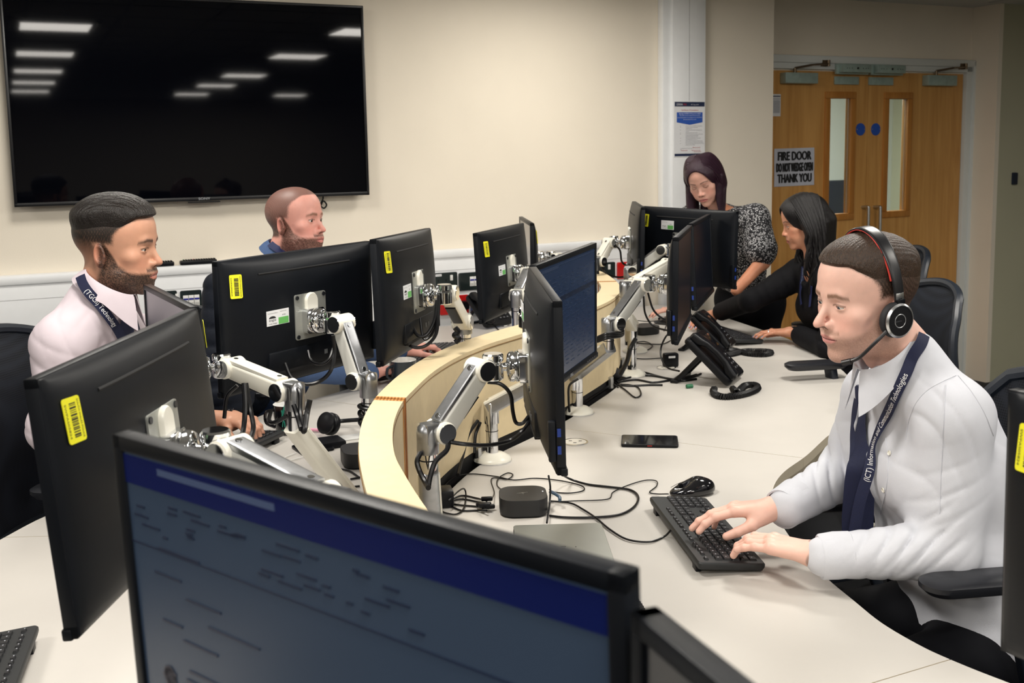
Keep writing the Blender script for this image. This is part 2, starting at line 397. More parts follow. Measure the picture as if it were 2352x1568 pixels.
# ---- the double fire doors
WOOD = mat('door_beech', hx(186, 130, 62), .45, noise=.0)
def wood_nodes(m, c0, c1, sc_=(9, 9, .7)):
    nt = m.node_tree; b = nt.nodes['Principled BSDF']; tc = nt.nodes.new('ShaderNodeTexCoord'); mp = nt.nodes.new('ShaderNodeMapping'); mp.inputs['Scale'].default_value = sc_
    n = nt.nodes.new('ShaderNodeTexNoise'); n.inputs['Scale'].default_value = 2.2; n.inputs['Detail'].default_value = 6; n.inputs['Distortion'].default_value = .8
    r = nt.nodes.new('ShaderNodeValToRGB'); r.color_ramp.elements[0].position = .3; r.color_ramp.elements[1].position = .7
    r.color_ramp.elements[0].color = (*c0, 1); r.color_ramp.elements[1].color = (*c1, 1)
    nt.links.new(tc.outputs['Object'], mp.inputs[0]); nt.links.new(mp.outputs[0], n.inputs['Vector']); nt.links.new(n.outputs['Fac'], r.inputs[0]); nt.links.new(r.outputs[0], b.inputs['Base Color'])
wood_nodes(WOOD, hx(190, 136, 70), hx(214, 162, 94))
WOOD2 = mat('bead_beech', hx(190, 128, 60), .4); wood_nodes(WOOD2, hx(170, 108, 44), hx(192, 132, 62))
FRM = mat('door_frame_white', hx(214, 218, 216), .45)
DS = mat('door_steel', hx(168, 188, 182), .4, .35, noise=.15, nscale=25)
DT = 2.135     # door head
sm = pw(1992, 300, DR) @ UW      # meeting stile
sr = pw(2208, 300, DR) @ UW      # right edge of the right leaf
LW = sr-sm
def dxz(x, y, D=DR):
    p = pw(x, y, D); return p @ UW, p[2]
zhead = dxz(2000, 165)[1]
def leaf(nm, a, b, win, label_kind):
    """leaf from s=a to s=b with a glazed slot win=(s0,s1,z0,z1)"""
    r = tag(empty(nm, (0, 0, 0), WROT), None, None, None, 'structure')
    w0, w1, z0, z1 = win
    wobj('door_panel', [(a, w0, DR, DR+.044, FLOOR+.01, zhead), (w1, b, DR, DR+.044, FLOOR+.01, zhead), (w0, w1, DR, DR+.044, z1, zhead), (w0, w1, DR, DR+.044, FLOOR+.01, z0)], WOOD, r)
    f = .045
    bm = bmesh.new()
    for (c0_, c1_, e0, e1) in ((w0-f, w1+f, z1, z1+f), (w0-f, w1+f, z0-f, z0), (w0-f, w0, z0, z1), (w1, w1+f, z0, z1)): wbox(bm, c0_, c1_, DR-.012, DR+.05, e0, e1, bev=.004)
    from_bm('glazing_bead', bm, WOOD2, r)
    wobj('glass_pane', [(w0, w1, DR+.018, DR+.024, z0, z1)], mat('door_glass', (.9, .95, .93), .03, trans=1.), r)
    return r
sw0, zt = dxz(1906, 226); sw1, zb_ = dxz(1942, 490)
L1 = leaf('door_1', sm-LW, sm-.002, (sw0, sw1+.022, zb_, zt), 'l')
sw0, zt = dxz(2041, 227); sw1, _ = dxz(2072, 490)
L2 = leaf('door_2', sm+.002, sr, (sw0, sw1+.02, zb_, zt), 'r')
# frame
wobj('trim_3', [(sr+.004, sr+.10, DR-.03, DR+.1, FLOOR, zhead+.07), (sm-LW-.09, sm-LW-.004, DR-.03, DR+.1, FLOOR, zhead+.07), (sm-LW-.09, sr+.10, DR-.03, DR+.1, zhead+.006, zhead+.085)], FRM, kind='structure', bev=.006)
wobj('trim_4', [(sr+.055, sr+.115, DR-.045, DR-.02, FLOOR, zhead+.09), (sm-LW-.10, sr+.115, DR-.045, DR-.02, zhead+.045, zhead+.095)], FRM, kind='structure', bev=.008)
# handles
for L_, x, nm in ((L1, 1980, 'left'), (L2, 2007, 'right')):
    s, z = dxz(x, 472)
    bm = bmesh.new(); zz = z
    pts = catmull([(s-.0, DR, zz-.01), (s, DR-.055, zz-.008), (s, DR-.062, zz-.03), (s, DR-.062, zz-.3), (s, DR-.055, zz-.325), (s, DR, zz-.33)], 6)
    tube(bm, pts, .011, 12); from_bm('pull_handle', bm, STEEL, L_)
    s, z = dxz(1976 if nm == 'left' else 2011, 297)
    bm = bmesh.new(); cyl(bm, (s, DR-.004, z), (s, DR+.001, z), .042, n=36, bev=.001); from_bm('blue_sign_disc', bm, mat('sign_blue', hx(38, 84, 178), .4), L_)
    bm = bmesh.new()
    for k in (-1, 1): cyl(bm, (s+k*.034, DR-.006, z), (s+k*.034, DR-.003, z), .004, n=8)
    from_bm('screw', bm, CHROME, L_)
for zz in (256, 367, 800):
    s, z = dxz(2211, zz); bm = bmesh.new(); cyl(bm, (s+.006, DR-.01, z-.05), (s+.006, DR-.01, z+.05), .008, n=10); wbox(bm, s-.0, s+.03, DR-.006, DR+.0, z-.05, z+.05); from_bm('hinge', bm, STEEL, L2)
# closers
def closer(px, py, x2, y2, lab, flip):
    s0_, z0_ = dxz(px, py, DR-.05); s1_, z1_ = dxz(x2, y2, DR-.05)
    r = tag(empty('door_closer', (0, 0, 0), WROT), lab, 'door closer')
    wobj('closer_body', [(s0_, s1_, DR-.06, DR-.001, z1_, z0_)], DS, r, bev=.003)
    bm = bmesh.new(); sc0 = s0_+(s1_-s0_)*.35
    bx_ = [(sc0, DR-.035, z0_), (sc0, DR-.035, z0_+.03)]
    cyl(bm, bx_[0], bx_[1], .01, n=10)
    tube(bm, [(sc0, DR-.035, z0_+.03), (sc0+.07, DR-.12, z0_+.045)], .008, 6)
    tube(bm, [(sc0+.07, DR-.12, z0_+.045), (sc0+.26, DR-.06, z0_+.06)], .007, 6)
    cyl(bm, (sc0+.26, DR-.06, z0_+.045), (sc0+.26, DR-.06, z0_+.085), .011, n=10)
    wbox(bm, sc0+.22, sc0+.27, DR-.05, DR-.03, z0_+.045, z0_+.085)
    from_bm('closer_arm', bm, mat('arm_bronze', hx(120, 105, 85), .4, .8), r)
closer(1803, 166, 1877, 192, 'steel door closer box with folding arm at top of left fire door', 0)
closer(2131, 172, 2196, 197, 'steel door closer box with folding arm at top of right fire door', 1)
for (xa, ya, xb, yb, lab) in ((1935, 147, 1998, 167, 'left steel magnetic lock above the meeting of the doors'), (2014, 149, 2077, 169, 'right steel magnetic lock above the meeting of the doors')):
    s0_, z0_ = dxz(xa, ya, DR-.08); s1_, z1_ = dxz(xb, yb, DR-.08)
    r = tag(empty('magnetic_lock', (0, 0, 0), WROT), lab, 'lock')
    wobj('lock_body', [(s0_, s1_, DR-.095, DR-.046, z1_, z0_)], DS, r, bev=.003)
    wobj('mounting_plate', [(s0_-.02, s1_+.02, DR-.05, DR-.03, z1_-.01, z0_+.006)], DS, r, bev=.002)
    wobj('armature_plate', [(s0_-.0, s1_-.03, DR-.014, DR-.002, z1_-.075, z1_-.022)], DS, r, bev=.002)
    bm = bmesh.new()
    for a in (.12, .2, .3, .7, .8, .88): cyl(bm, (s0_+(s1_-s0_)*a, DR-.096, (z0_+z1_)/2), (s0_+(s1_-s0_)*a, DR-.094, (z0_+z1_)/2), .003, n=8)
    cyl(bm, (s0_+(s1_-s0_)*.5, DR-.1, (z0_+z1_)/2), (s0_+(s1_-s0_)*.5, DR-.094, (z0_+z1_)/2), .007, n=10)
    from_bm('screw', bm, DARK, r)
# notices on the door
s0_, z0_ = dxz(1777.5, 341); s1_, z1_ = dxz(1868, 425); ww, hh = s1_-s0_, z0_-z1_
no = thing('fire_door_notice', 'white paper notice reading FIRE DOOR DO NOT WEDGE OPEN THANK YOU taped on left door', 'sign', sw((s0_+s1_)/2, DR-.003, (z0_+z1_)/2), WROT)
no.rotation_euler = (0, -.012, WROT)
bm = bmesh.new(); nx, nz = 10, 6
g = [[bm.verts.new(((i/nx-.5)*ww, -.001-.004*abs(math.sin(i*1.1+j*.7))*(abs(i/nx-.5)+.1), (j/nz-.5)*hh)) for i in range(nx+1)] for j in range(nz+1)]
for j in range(nz):
    for i in range(nx): bm.faces.new((g[j][i], g[j][i+1], g[j+1][i+1], g[j+1][i]))
from_bm('sheet', bm, mat('notice_paper', (.56, .58, .66), .6), no)
T_ = text('print', [('FIRE DOOR', 0, .19*hh, .82*ww, .225*hh), ('DO NOT WEDGE OPEN', 0, -.11*hh, .9*ww, .225*hh), ('THANK YOU', 0, -.40*hh, .84*ww, .225*hh)], Matrix.Translation((0, -.0065, 0)) @ RX, INK, no)
me = T_.data
# thicken the print strokes by layering offset copies
vs = np.array([v.co[:] for v in me.vertices]); fs = [tuple(p.vertices) for p in me.polygons]; V = []; F = []
for q, (dx, dy) in enumerate(((0, 0), (.0036, 0), (-.0036, 0), (0, .0018), (0, -.0018), (.0024, .001), (-.0024, -.001), (.0012, 0), (-.0012, 0))):
    b = len(V); V += [(v[0]+dx, v[1]+dy, v[2]+q*.00004) for v in vs]; F += [tuple(i+b for i in f) for f in fs]
m2 = bpy.data.meshes.new('print'); m2.from_pydata(V, [], F); m2.materials.append(INK); T_.data = m2
s0_, z0_ = dxz(1774, 216); s1_, z1_ = dxz(1792, 267)
nc = thing('small_notice', 'narrow white schedule card with grey rows high on the left door edge', 'sign', sw((s0_+s1_)/2, DR-.002, (z0_+z1_)/2), WROT)
ww, hh = s1_-s0_, z0_-z1_
box('card', (0, 0, 0), (ww, .002, hh), PAPER, nc)
bm = bmesh.new(); bx(bm, (0, -.0015, hh*.4), (ww*.9, .0006, hh*.06)); bx(bm, (0, -.0015, hh*.28), (ww*.9, .0006, hh*.02))
for i in range(12): bx(bm, (0, -.0015, hh*(.2-i*.048)), (ww*.8, .0006, hh*.02))
from_bm('print', bm, GRY, nc)
s_, z_ = (pw(2328, 410, WD+.02) @ UW, pw(2328, 410, WD+.02)[2])
sn = thing('card_reader', 'small black card reader on the grey wall right of the doors', 'card reader', sw(s_, WD+.019, z_), WROT)
bm = bmesh.new(); loft(bm, [[(x, 0, y) for x, y in rrect(.044, .088, .008)], [(x*.95, -.018, y*.97) for x, y in rrect(.044, .088, .008)]]); from_bm('reader_body', bm, mat('reader_navy', (.008, .014, .035), .4), sn)
# corridor room behind the doors: white board, screens, bright light
cb = thing('whiteboard', 'whiteboard with handwriting seen through the left door glass', 'whiteboard', sw(5.55, 8.38, 1.72), WROT)
box('board', (0, 0, 0), (1.1, .02, .55), mat('board_white', (.62, .66, .55), .4), cb)
bm = bmesh.new()
for j in range(8):
    for i in range(9):
        if rng.rand() < .75:
            x = -.45+i*.1; z = .2-j*.055; tube(bm, [(x+q*.014, -.012, z+.008*math.sin(q*2+i)) for q in range(6)], .0025, 4)
from_bm('handwriting', bm, GRY, cb)
ds = thing('corridor_desk_screen', 'dark screen and desk seen through the glass of the doors', 'screen', sw(6.2, 7.6, FLOOR), WROT)
box('screen_panel', (0, 0, 1.15), (1.9, .05, .52), mat('corridor_dark', (.008, .012, .03), .4), ds)
box('screen_base', (0, 0, .4), (1.7, .5, .8), mat('corridor_desk', (.25, .3, .3), .6), ds)
L = bpy.data.lights.new('corridor_light', 'AREA'); L.size = 1.; L.energy = 110; L.color = (.95, 1, .95)
lo = bpy.data.objects.new('corridor_light', L); COL.objects.link(lo); lo.location = sw(5.6, 7.0, CEIL-.05)
# ---- the wall television
tl = pw(33, 475, WD-.06); br = pw(847, 448, WD-.06); s0_, s1_ = tl @ UW, br @ UW; zb0 = (tl[2]+br[2])/2; zt0 = pw(833, 14, WD-.06)[2]
tv = tag(empty('television', sw((s0_+s1_)/2, WD-.06, (zt0+zb0)/2), WROT), 'large black flat television on the far wall reflecting ceiling lights', 'television')
W_, H_ = s1_-s0_, zt0-zb0
bm = bmesh.new(); bz = .014
for (cx, cz, sx_, sz_) in ((0, H_/2-bz/2, W_, bz), (0, -H_/2+bz/2+.002, W_, bz+.004), (W_/2-bz/2, 0, bz, H_), (-W_/2+bz/2, 0, bz, H_)): bx(bm, (cx, 0, cz), (sx_, .03, sz_), .003)
from_bm('bezel', bm, mat('tv_bezel', (.004, .0045, .006), .35), tv)
box('screen', (0, .003, 0), (W_-.02, .022, H_-.02), mat('tv_screen', (.0012, .0015, .003), .035, spec=.14), tv)
box('back_housing', (0, .034, -.05), (W_*.8, .04, H_*.75), BLACK, tv, .01)
text('maker_mark', [('SONY', 0, 0, .055, .011)], Matrix.Translation((.0, -.0165, -H_/2+.005)) @ RX, mat('mark_grey', (.4, .42, .45), .4), tv)
box('logo_bar', (0, -.004, -H_/2-.006), (.15, .014, .006), BLACK, tv, .001)
p0 = pw(742, 455, WD-.03)
cable('tv_cable', [p0+P(0, 0, .06), p0, pw(736, 470, WD-.02), pw(744, 478, WD-.02), pw(750, 470, WD-.02), pw(742, 462, WD-.02), pw(733, 482, WD-.02), pw(725, 500, WD-.015), pw(715, 560, WD-.012)], .004, label='black looped cable hanging below the television right end')
# remotes on top of the trunking
for (xa, xb, lab) in ((366, 399, 'short black remote control on the trunking ledge beside the bearded man in pink'), (413, 497, 'long black remote control with coloured buttons on the trunking ledge')):
    a = pw(xa, 606, WD-.03); s0_ = a @ UW; s1_ = pw(xb, 602, WD-.03) @ UW
    if xa < 380: s0_ -= .12
    r = tag(empty('remote_control', (0, 0, 0), WROT), lab, 'remote control')
    wobj('remote_body', [(s0_, s1_, WD-.055, WD-.012, z_t+.001, z_t+.022)], BLACK, r, bev=.006)
    k = 0; s = s0_+.015
    while s < s1_-.01:
        for dd in (WD-.044, WD-.033, WD-.022):
            b_ = wobj('button', [(s, s+.007, dd-.003, dd+.003, z_t+.022, z_t+.026)], [BLACK, mat('btn_red', (.6, .03, .02), .4), mat('btn_green', (.05, .4, .1), .4)][1 if k == 14 else 2 if k == 2 else 0], r); k += 1
        s += .012
# ------------------------------------------------------------------ desks and curved screen between them
DTOP = mat('desk_top_white', hx(197, 193, 187), .42, noise=.015, nscale=14, bump=.05, bscale=500)
DEDGE = mat('desk_edge', hx(196, 186, 165), .5)
MAPLE = mat('maple_laminate', hx(224, 205, 166), .5, noise=.05, nscale=40)
def ply_mat():
    m = bpy.data.materials.new('ply_edge'); m.use_nodes = True; nt = m.node_tree; b = nt.nodes['Principled BSDF']
    tc = nt.nodes.new('ShaderNodeTexCoord'); wv = nt.nodes.new('ShaderNodeTexWave'); wv.inputs['Scale'].default_value = 38; wv.inputs['Distortion'].default_value = .6; wv.bands_direction = 'X'
    r = nt.nodes.new('ShaderNodeValToRGB'); r.color_ramp.elements[0].color = (*hx(150, 88, 30), 1); r.color_ramp.elements[1].color = (*hx(206, 150, 86), 1)
    nt.links.new(tc.outputs['Object'], wv.inputs['Vector']); nt.links.new(wv.outputs['Fac'], r.inputs[0]); nt.links.new(r.outputs[0], b.inputs['Base Color']); b.inputs['Roughness'].default_value = .5
    return m
PLY = ply_mat()
PI_ = [(.10, 1.16), (.03, 1.27), (-.05, 1.41), (-.12, 1.58), (-.16, 1.70), (-.2, 1.84), (-.23, 1.96), (-.25, 2.1), (-.26, 2.23), (-.26, 2.38), (-.245, 2.52), (-.21, 2.74), (-.15, 2.95), (-.07, 3.13), (.02, 3.28), (.16, 3.52), (.29, 3.80), (.37, 3.99), (.42, 4.16), (.45, 4.33), (.46, 4.5), (.455, 4.7), (.44, 4.9), (.41, 5.08), (.37, 5.25)]
PO_ = [(.02, 1.10), (-.06, 1.22), (-.14, 1.38), (-.205, 1.56), (-.245, 1.70), (-.28, 1.86), (-.305, 2.0), (-.32, 2.12), (-.33, 2.25), (-.33, 2.40), (-.32, 2.54), (-.29, 2.75), (-.235, 2.97), (-.15, 3.18), (-.065, 3.34), (.09, 3.59), (.215, 3.85), (.29, 4.03), (.34, 4.2), (.37, 4.36), (.38, 4.5), (.375, 4.69), (.36, 4.87), (.33, 5.04), (.29, 5.2)]
ci = [p[:2] for p in catmull([(*p, 0) for p in PI_], 4)]; co = [p[:2] for p in catmull([(*p, 0) for p in PO_], 4)]
ZT = 1.07; ZB = .765
dv = tag(empty('desk_screen_wall', (0, 0, 0)), 'curved maple-topped divider wall winding between the left and right desks', 'divider')
def section(i0, i1, cut0, cut1):
    """one module of the divider between curve samples i0..i1"""
    I = [np.array(p) for p in ci[i0:i1+1]]; O = [np.array(p) for p in co[i0:i1+1]]
    bm = bmesh.new()
    def ring(z, ins=0.):
        a = [(*(p+(q-p)*ins), z) for p, q in zip(I, O)]; b = [(*(q+(p-q)*ins), z) for p, q in zip(I, O)]
        return a, b
    a0, b0 = ring(ZB, .02); a1, b1 = ring(ZT-.012, .02)
    va0 = [bm.verts.new(p) for p in a0]; va1 = [bm.verts.new(p) for p in a1]; vb0 = [bm.verts.new(p) for p in b0]; vb1 = [bm.verts.new(p) for p in b1]
    n = len(va0)
    b2 = bmesh.new(); wb0 = [b2.verts.new(p) for p in b0]; wb1 = [b2.verts.new(p) for p in b1]
    for k in range(n-1): b2.faces.new((wb0[k+1], wb0[k], wb1[k], wb1[k+1]))
    from_bm('outer_side_panel', b2, mat('panel_grey', hx(214, 212, 208), .5), dv)
    for k in range(n-1):
        bm.faces.new((va0[k], va0[k+1], va1[k+1], va1[k])); bm.faces.new((va0[k+1], va0[k], vb0[k], vb0[k+1]))
    from_bm('side_panel', bm, MAPLE, dv)
    bm = bmesh.new()
    t0, u0 = ring(ZT-.012); t1, u1 = ring(ZT)
    A = [bm.verts.new(p) for p in t0]; B = [bm.verts.new(p) for p in t1]; Cc = [bm.verts.new(p) for p in u1]; D = [bm.verts.new(p) for p in u0]
    for k in range(n-1):
        bm.faces.new((B[k], B[k+1], Cc[k+1], Cc[k])); bm.faces.new((A[k], A[k+1], B[k+1], B[k])); bm.faces.new((Cc[k], Cc[k+1], D[k+1], D[k])); bm.faces.new((D[k], D[k+1], A[k+1], A[k]))
    from_bm('top_panel', bm, MAPLE, dv)
    bm = bmesh.new()    # dark brown edge line under the top
    for L_ in (I, O):
        tube(bm, [(*(p), ZT-.0125) for p in L_], .0016, 4)
    from_bm('edge_strip', bm, mat('edge_brown', hx(120, 88, 40), .6), dv)
    for c, idx, nx in ((cut0, 0, 1), (cut1, n-1, n-2)):
        if not c: continue
        p, q = I[idx], O[idx]; d = (I[nx]-p)/np.linalg.norm(I[nx]-p)*.012; ac = (p-q)/np.linalg.norm(p-q)
        bm = bmesh.new(); p2 = p-ac*-.0005; q2 = q-ac*.0005
        bm2 = [(p2-d*.02), (q2-d*.02), (q2+d), (p2+d)]
        prism(bm, bm2, ZB, ZT+.0006); from_bm('ply_edge', bm, PLY, dv, False)
iy = lambda y: min(range(len(ci)), key=lambda k: abs(ci[k][1]-y))
k1 = iy(2.41); k2 = iy(4.62)
section(0, k1, False, True); section(k1, k2, True, True) if False else None
# the joint is a narrow open gap
ci[k1:k1+1] = [ci[k1], ci[k1]+(ci[k1+1]-ci[k1])*.35]; co[k1:k1+1] = [co[k1], co[k1]+(co[k1+1]-co[k1])*.35]
k2 += 1
section(k1+1, k2, True, True)
ci[k2:k2+1] = [ci[k2], ci[k2]+(ci[k2+1]-ci[k2])*.1]; co[k2:k2+1] = [co[k2], co[k2]+(co[k2+1]-co[k2])*.1]
section(k2+1, len(ci)-1, True, False)
bm = bmesh.new()     # black kick below the panels
I = [np.array(p)+(np.array(q)-np.array(p))*.12 for p, q in zip(ci, co)]; O = [np.array(q)+(np.array(p)-np.array(q))*.12 for p, q in zip(ci, co)]
prism(bm, [tuple(p) for p in I]+[tuple(p) for p in O[::-1]], FLOOR+.01, ZB+.002); from_bm('black_core', bm, mat('core_black', (.006, .006, .007), .6), dv)
bm = bmesh.new()
for k in range(6, len(ci)-4, 9):
    p = np.array(ci[k]); t = np.array(ci[k+1])-p; t /= np.linalg.norm(t); nn = np.array([t[1], -t[0]])
    c = p+nn*.004; cyl(bm, (*c, DESK), (*c, ZB+.01), .012, n=8)
from_bm('support_post', bm, STEEL, dv)
# desk tops -----------------------------------------------------------
def bez_poly(pts, k=5):
    return [tuple(p[:2]) for p in catmull([(*p, 0) for p in pts], k)]
inn = [tuple(np.array(p)+np.array((.022, -.004))) for p in ci]; outr = [tuple(np.array(p)+np.array((-.012, .004))) for p in co]
r_front = bez_poly([(1.14, 5.72), (1.25, 5.28), (1.32, 4.98), (1.345, 4.73), (1.355, 4.45), (1.34, 4.15), (1.27, 3.8), (1.14, 3.48), (.99, 3.25), (.87, 3.05), (.76, 2.89), (.695, 2.75), (.66, 2.6), (.645, 2.42), (.65, 2.24), (.66, 2.14), (.68, 2.03), (.70, 1.93), (.735, 1.84), (.77, 1.78), (.83, 1.70), (.95, 1.56), (1.1, 1.42)])
R_POLY = inn+[(.33, 5.93), (.86, 6.17), (1.02, 6.02)]+r_front+[(1.15, .9), (.35, .85)]
l_front = bez_poly([(-1.4, 1.2), (-1.34, 1.8), (-1.29, 2.2), (-1.25, 2.48), (-1.2, 2.66), (-1.08, 2.78), (-.97, 2.95), (-.95, 3.15), (-.96, 3.4), (-.9, 3.65), (-.77, 3.87), (-.655, 4.05), (-.6, 4.2), (-.6, 4.34), (-.64, 4.46), (-.75, 4.53), (-.92, 4.62), (-1.02, 4.8), (-1.05, 5.2)])
L_POLY = l_front+[(.29, 5.86)]+outr[::-1]+[(-.1, .95), (-1.2, .9)]
def desk(name, label, poly, cuts):
    r = thing(name, label, 'desk')
    def side(cl):
        bm = bmesh.new(); prism(bm, poly, DESK-.03, DESK)
        for (p, q, s) in cl:
            d = np.array(q)-np.array(p); nn = np.array([-d[1], d[0]])/np.linalg.norm(d)*s
            g = bm.verts[:]+bm.edges[:]+bm.faces[:]
            bmesh.ops.bisect_plane(bm, geom=g, plane_co=(p[0]+nn[0]*.0012, p[1]+nn[1]*.0012, 0), plane_no=(-nn[0], -nn[1], 0), clear_outer=True)
            bmesh.ops.holes_fill(bm, edges=[e for e in bm.edges if len(e.link_faces) == 1], sides=0)
        bmesh.ops.triangulate(bm, faces=[f for f in bm.faces if len(f.verts) > 4])
        return bm
    for cl in cuts:
        bm = side(cl)
        o = from_bm('desk_panel', bm, DTOP, r, False)
        o.data.materials.append(DEDGE)
        for f in o.data.polygons:
            if abs(f.normal.z) < .5: f.material_index = 1
    return r
s1p, s1q = (.06, 3.46), (.84, 3.03); s2p, s2q = (.96, 4.49), (1.25, 4.46); s3p, s3q = (.60, 1.70), (.77, 1.78)
RD = desk('right_desk', 'long white curved desk on the right with the typing man and phones', R_POLY, [
    [(s2p, s2q, 1)], [(s2p, s2q, -1), (s1p, s1q, 1)], [(s1p, s1q, -1), (s3p, s3q, 1)], [(s3p, s3q, -1)]])
LD = desk('left_desk', 'long white curved desk on the left in front of the two bearded men', L_POLY, [
    [((-1.2, 2.48), (-.3, 2.50), 1), ((-.6, 3.80), (-.3, 3.62), -1)], [((-1.2, 2.48), (-.3, 2.50), -1)], [((-.6, 3.80), (-.3, 3.62), 1)]])
def skirt(front, nm, parent, z0=DESK-.075):
    bm = bmesh.new(); n = len(front)
    a = [bm.verts.new((p[0], p[1], DESK-.03)) for p in front]; b = [bm.verts.new((p[0], p[1], z0)) for p in front]
    for k in range(n-1): bm.faces.new((a[k], a[k+1], b[k+1], b[k]))
    bmesh.ops.solidify(bm, geom=bm.faces[:], thickness=.012)
    return from_bm(nm, bm, DEDGE, parent)
skirt(r_front, 'front_lip', RD, DESK-.05); skirt(l_front, 'front_lip', LD, DESK-.05)
for (par, pts) in ((RD, [(1.0, 5.6), (1.1, 4.2), (.72, 3.05), (.5, 2.0), (.9, 1.2)]), (LD, [(-1.15, 1.4), (-.95, 2.5), (-.6, 3.9), (-.8, 4.9)])):
    for p in pts: box('desk_leg', (p[0], p[1], (DESK-.03+FLOOR)/2), (.05, .05, DESK-.03-FLOOR), mat('leg_silver', (.3, .31, .32), .4, .7), par, .004)

# ------------------------------------------------------------------ monitors
MW, MH = .5535, .335
SCRD = mat('screen_off', (.004, .006, .012), .28, spec=.6)
SCRL = mat('screen_matte_grey', (.10, .10, .13), .28, spec=1.)
SCRN = mat('screen_bluish', hx(46, 60, 82), .25, emit=hx(40, 60, 95), estr=.25)
def back_z(x, z):      # depth of the bulged back at local x,z
    u = max(0, 1-(abs(x)/(MW/2-.004))**2.6); v = max(0, 1-(abs(z)/(MH/2-.004))**2.6)
    return .020+.026*(min(1, u*v*1.35))**.55
def monitor(nm, pose, side, label, sticker=True, lab2=True, screen=None, group=None, ports=True, lip=True, paper=True):
    x, y, z, a, t, r_ = pose
    u = np.array([math.cos(a), math.sin(a), 0]); n = np.array([math.sin(a), -math.cos(a), 0])
    d = np.array([0, 0, -1.])*math.cos(t)+n*math.sin(t)
    u2 = u*math.cos(r_)+d*math.sin(r_); d2 = d*math.cos(r_)-u*math.sin(r_)
    Z = -d2; X = u2 if side == 'f' else -u2; Y = np.cross(Z, X); o = np.array([x, y, z])
    off = 0. if side == 'f' else .018
    Mx = basis(X, Y, Z, o-Y*off)
    r = thing(nm, label, 'monitor', mw=Mx, group=group); w2, h2 = MW/2, MH/2
    bm = bmesh.new(); fz = .014     # bezel frame
    for (cx, cz, sx, sz) in ((0, h2-fz/2, MW, fz), (0, -h2+.009, MW, .018), (w2-fz/2, 0, fz, MH), (-w2+fz/2, 0, fz, MH)): bx(bm, (cx, .009, cz), (sx, .018, sz), .0018)
    from_bm('bezel', bm, MONB, r)
    if lip: box('bottom_lip', (w2*.0, .004, -h2+.006), (MW+.003, .014, .016), MONB, r, .003)
    box('screen', (0, .009, 0), (MW-.024, .012, MH-.03), screen or SCRD, r)
    bm = bmesh.new(); nx, nz = 26, 18     # bulged back shell
    g = []
    for j in range(nz+1):
        row = []
        for i in range(nx+1):
            fx = math.sin((i/nx-.5)*PI)*.5*MW; fz_ = math.sin((j/nz-.5)*PI)*.5*MH
            fx *= .996; fz_ *= .996
            row.append(bm.verts.new((fx, .016 if (i in (0, nx) or j in (0, nz)) else back_z(fx, fz_), fz_)))
        g.append(row)
    for j in range(nz):
        for i in range(nx): bm.faces.new((g[j][i], g[j+1][i], g[j+1][i+1], g[j][i+1]))
    sh = from_bm('back_shell', bm, MONB, r)
    # ventilation slot
    bm = bmesh.new(); yb = back_z(0, h2-.042)
    pts = [(xx, back_z(xx, h2-.042)-.0006, h2-.042) for xx in np.linspace(-.165, .165, 23)]
    tube(bm, pts, .0028, 6); from_bm('vent_slot', bm, DARK, r)
    yb = .046
    # port bay on the lower back
    bm = bmesh.new(); bx(bm, (0, yb-.012, -h2+.065), (.30, .03, .055), .006); from_bm('port_hood', bm, MONB, r)
    bm = bmesh.new(); bx(bm, (0, yb-.004, -h2+.036), (.27, .012, .010), .002); from_bm('port_bay', bm, DARK, r)
    if ports:
        for k in range(2): box('usb_port', ((-w2-.0004), .0125+0, -h2+.05+k*.034), (.003, .007, .016), mat('usb_blue', (.01, .035, .22), .4), r)
        box('port_block', (-w2+.004, .026, -h2+.067), (.014, .014, .08), MONB, r, .003)
    if paper:    # tiny square codes kept as blank grey print blocks
        box('rating_label', (-.05, yb+.0036, -h2+.063), (.012, .0006, .012), mat('rating_grey', (.13, .14, .15), .6), r)
        box('rating_label', (-.08, yb+.0036, -h2+.063), (.012, .0006, .012), MATS['rating_grey'], r)
    BK = lambda px, pz_, oy=.0: Matrix.Translation((px, back_z(px, pz_)+oy, pz_)) @ Matrix.Rotation(PI, 4, 'Z')
    def tilt(px, pz_):     # plane tangent to the shell
        e = .012; gx = (back_z(px+e, pz_)-back_z(px-e, pz_))/(2*e); gz = (back_z(px, pz_+e)-back_z(px, pz_-e))/(2*e)
        N = Vector((-gx, 1, -gz)).normalized(); Xl = Vector((-1, -gx, 0)).normalized(); Zl = Xl.cross(-N).normalized() if False else None
        Yl = -N; Zl = Xl.cross(Yl).normalized(); Xl = Yl.cross(Zl)
        c = Vector((px, back_z(px, pz_), pz_))+N*.0014
        return basis(Xl, Yl, Zl, c)
    if sticker:
        M2 = tilt(w2-.042, h2-.064)
        bm = bmesh.new(); rr = rrect(.034, .058, .004, 4)
        loft(bm, [[(p, .0005, q) for p, q in rr], [(p, -.0006, q) for p, q in rr]]); s = from_bm('asset_sticker', bm, YELLOW, r, mw=M2 @ Matrix.Rotation(.03, 4, 'Y'))
        bm = bmesh.new(); zz = -.022
        while zz < .022:
            hgt = rng.choice([.0008, .0014, .0022]); bx(bm, (0.001, -.0009, zz+hgt/2), (.012, .0004, hgt)); zz += hgt+rng.choice([.0008, .0012, .0018])
        from_bm('barcode', bm, INK, s, False)
        MT = Matrix.Translation((0, -.0012, 0)) @ RX
        text('sticker_print', [('SOUTH WALES POLICE', 0, .0105, .05, .0032), ('SWPAS05824', 0, -.0145, .044, .0035)], MT @ Matrix.Rotation(-PI/2, 4, 'Z'), INK, s)
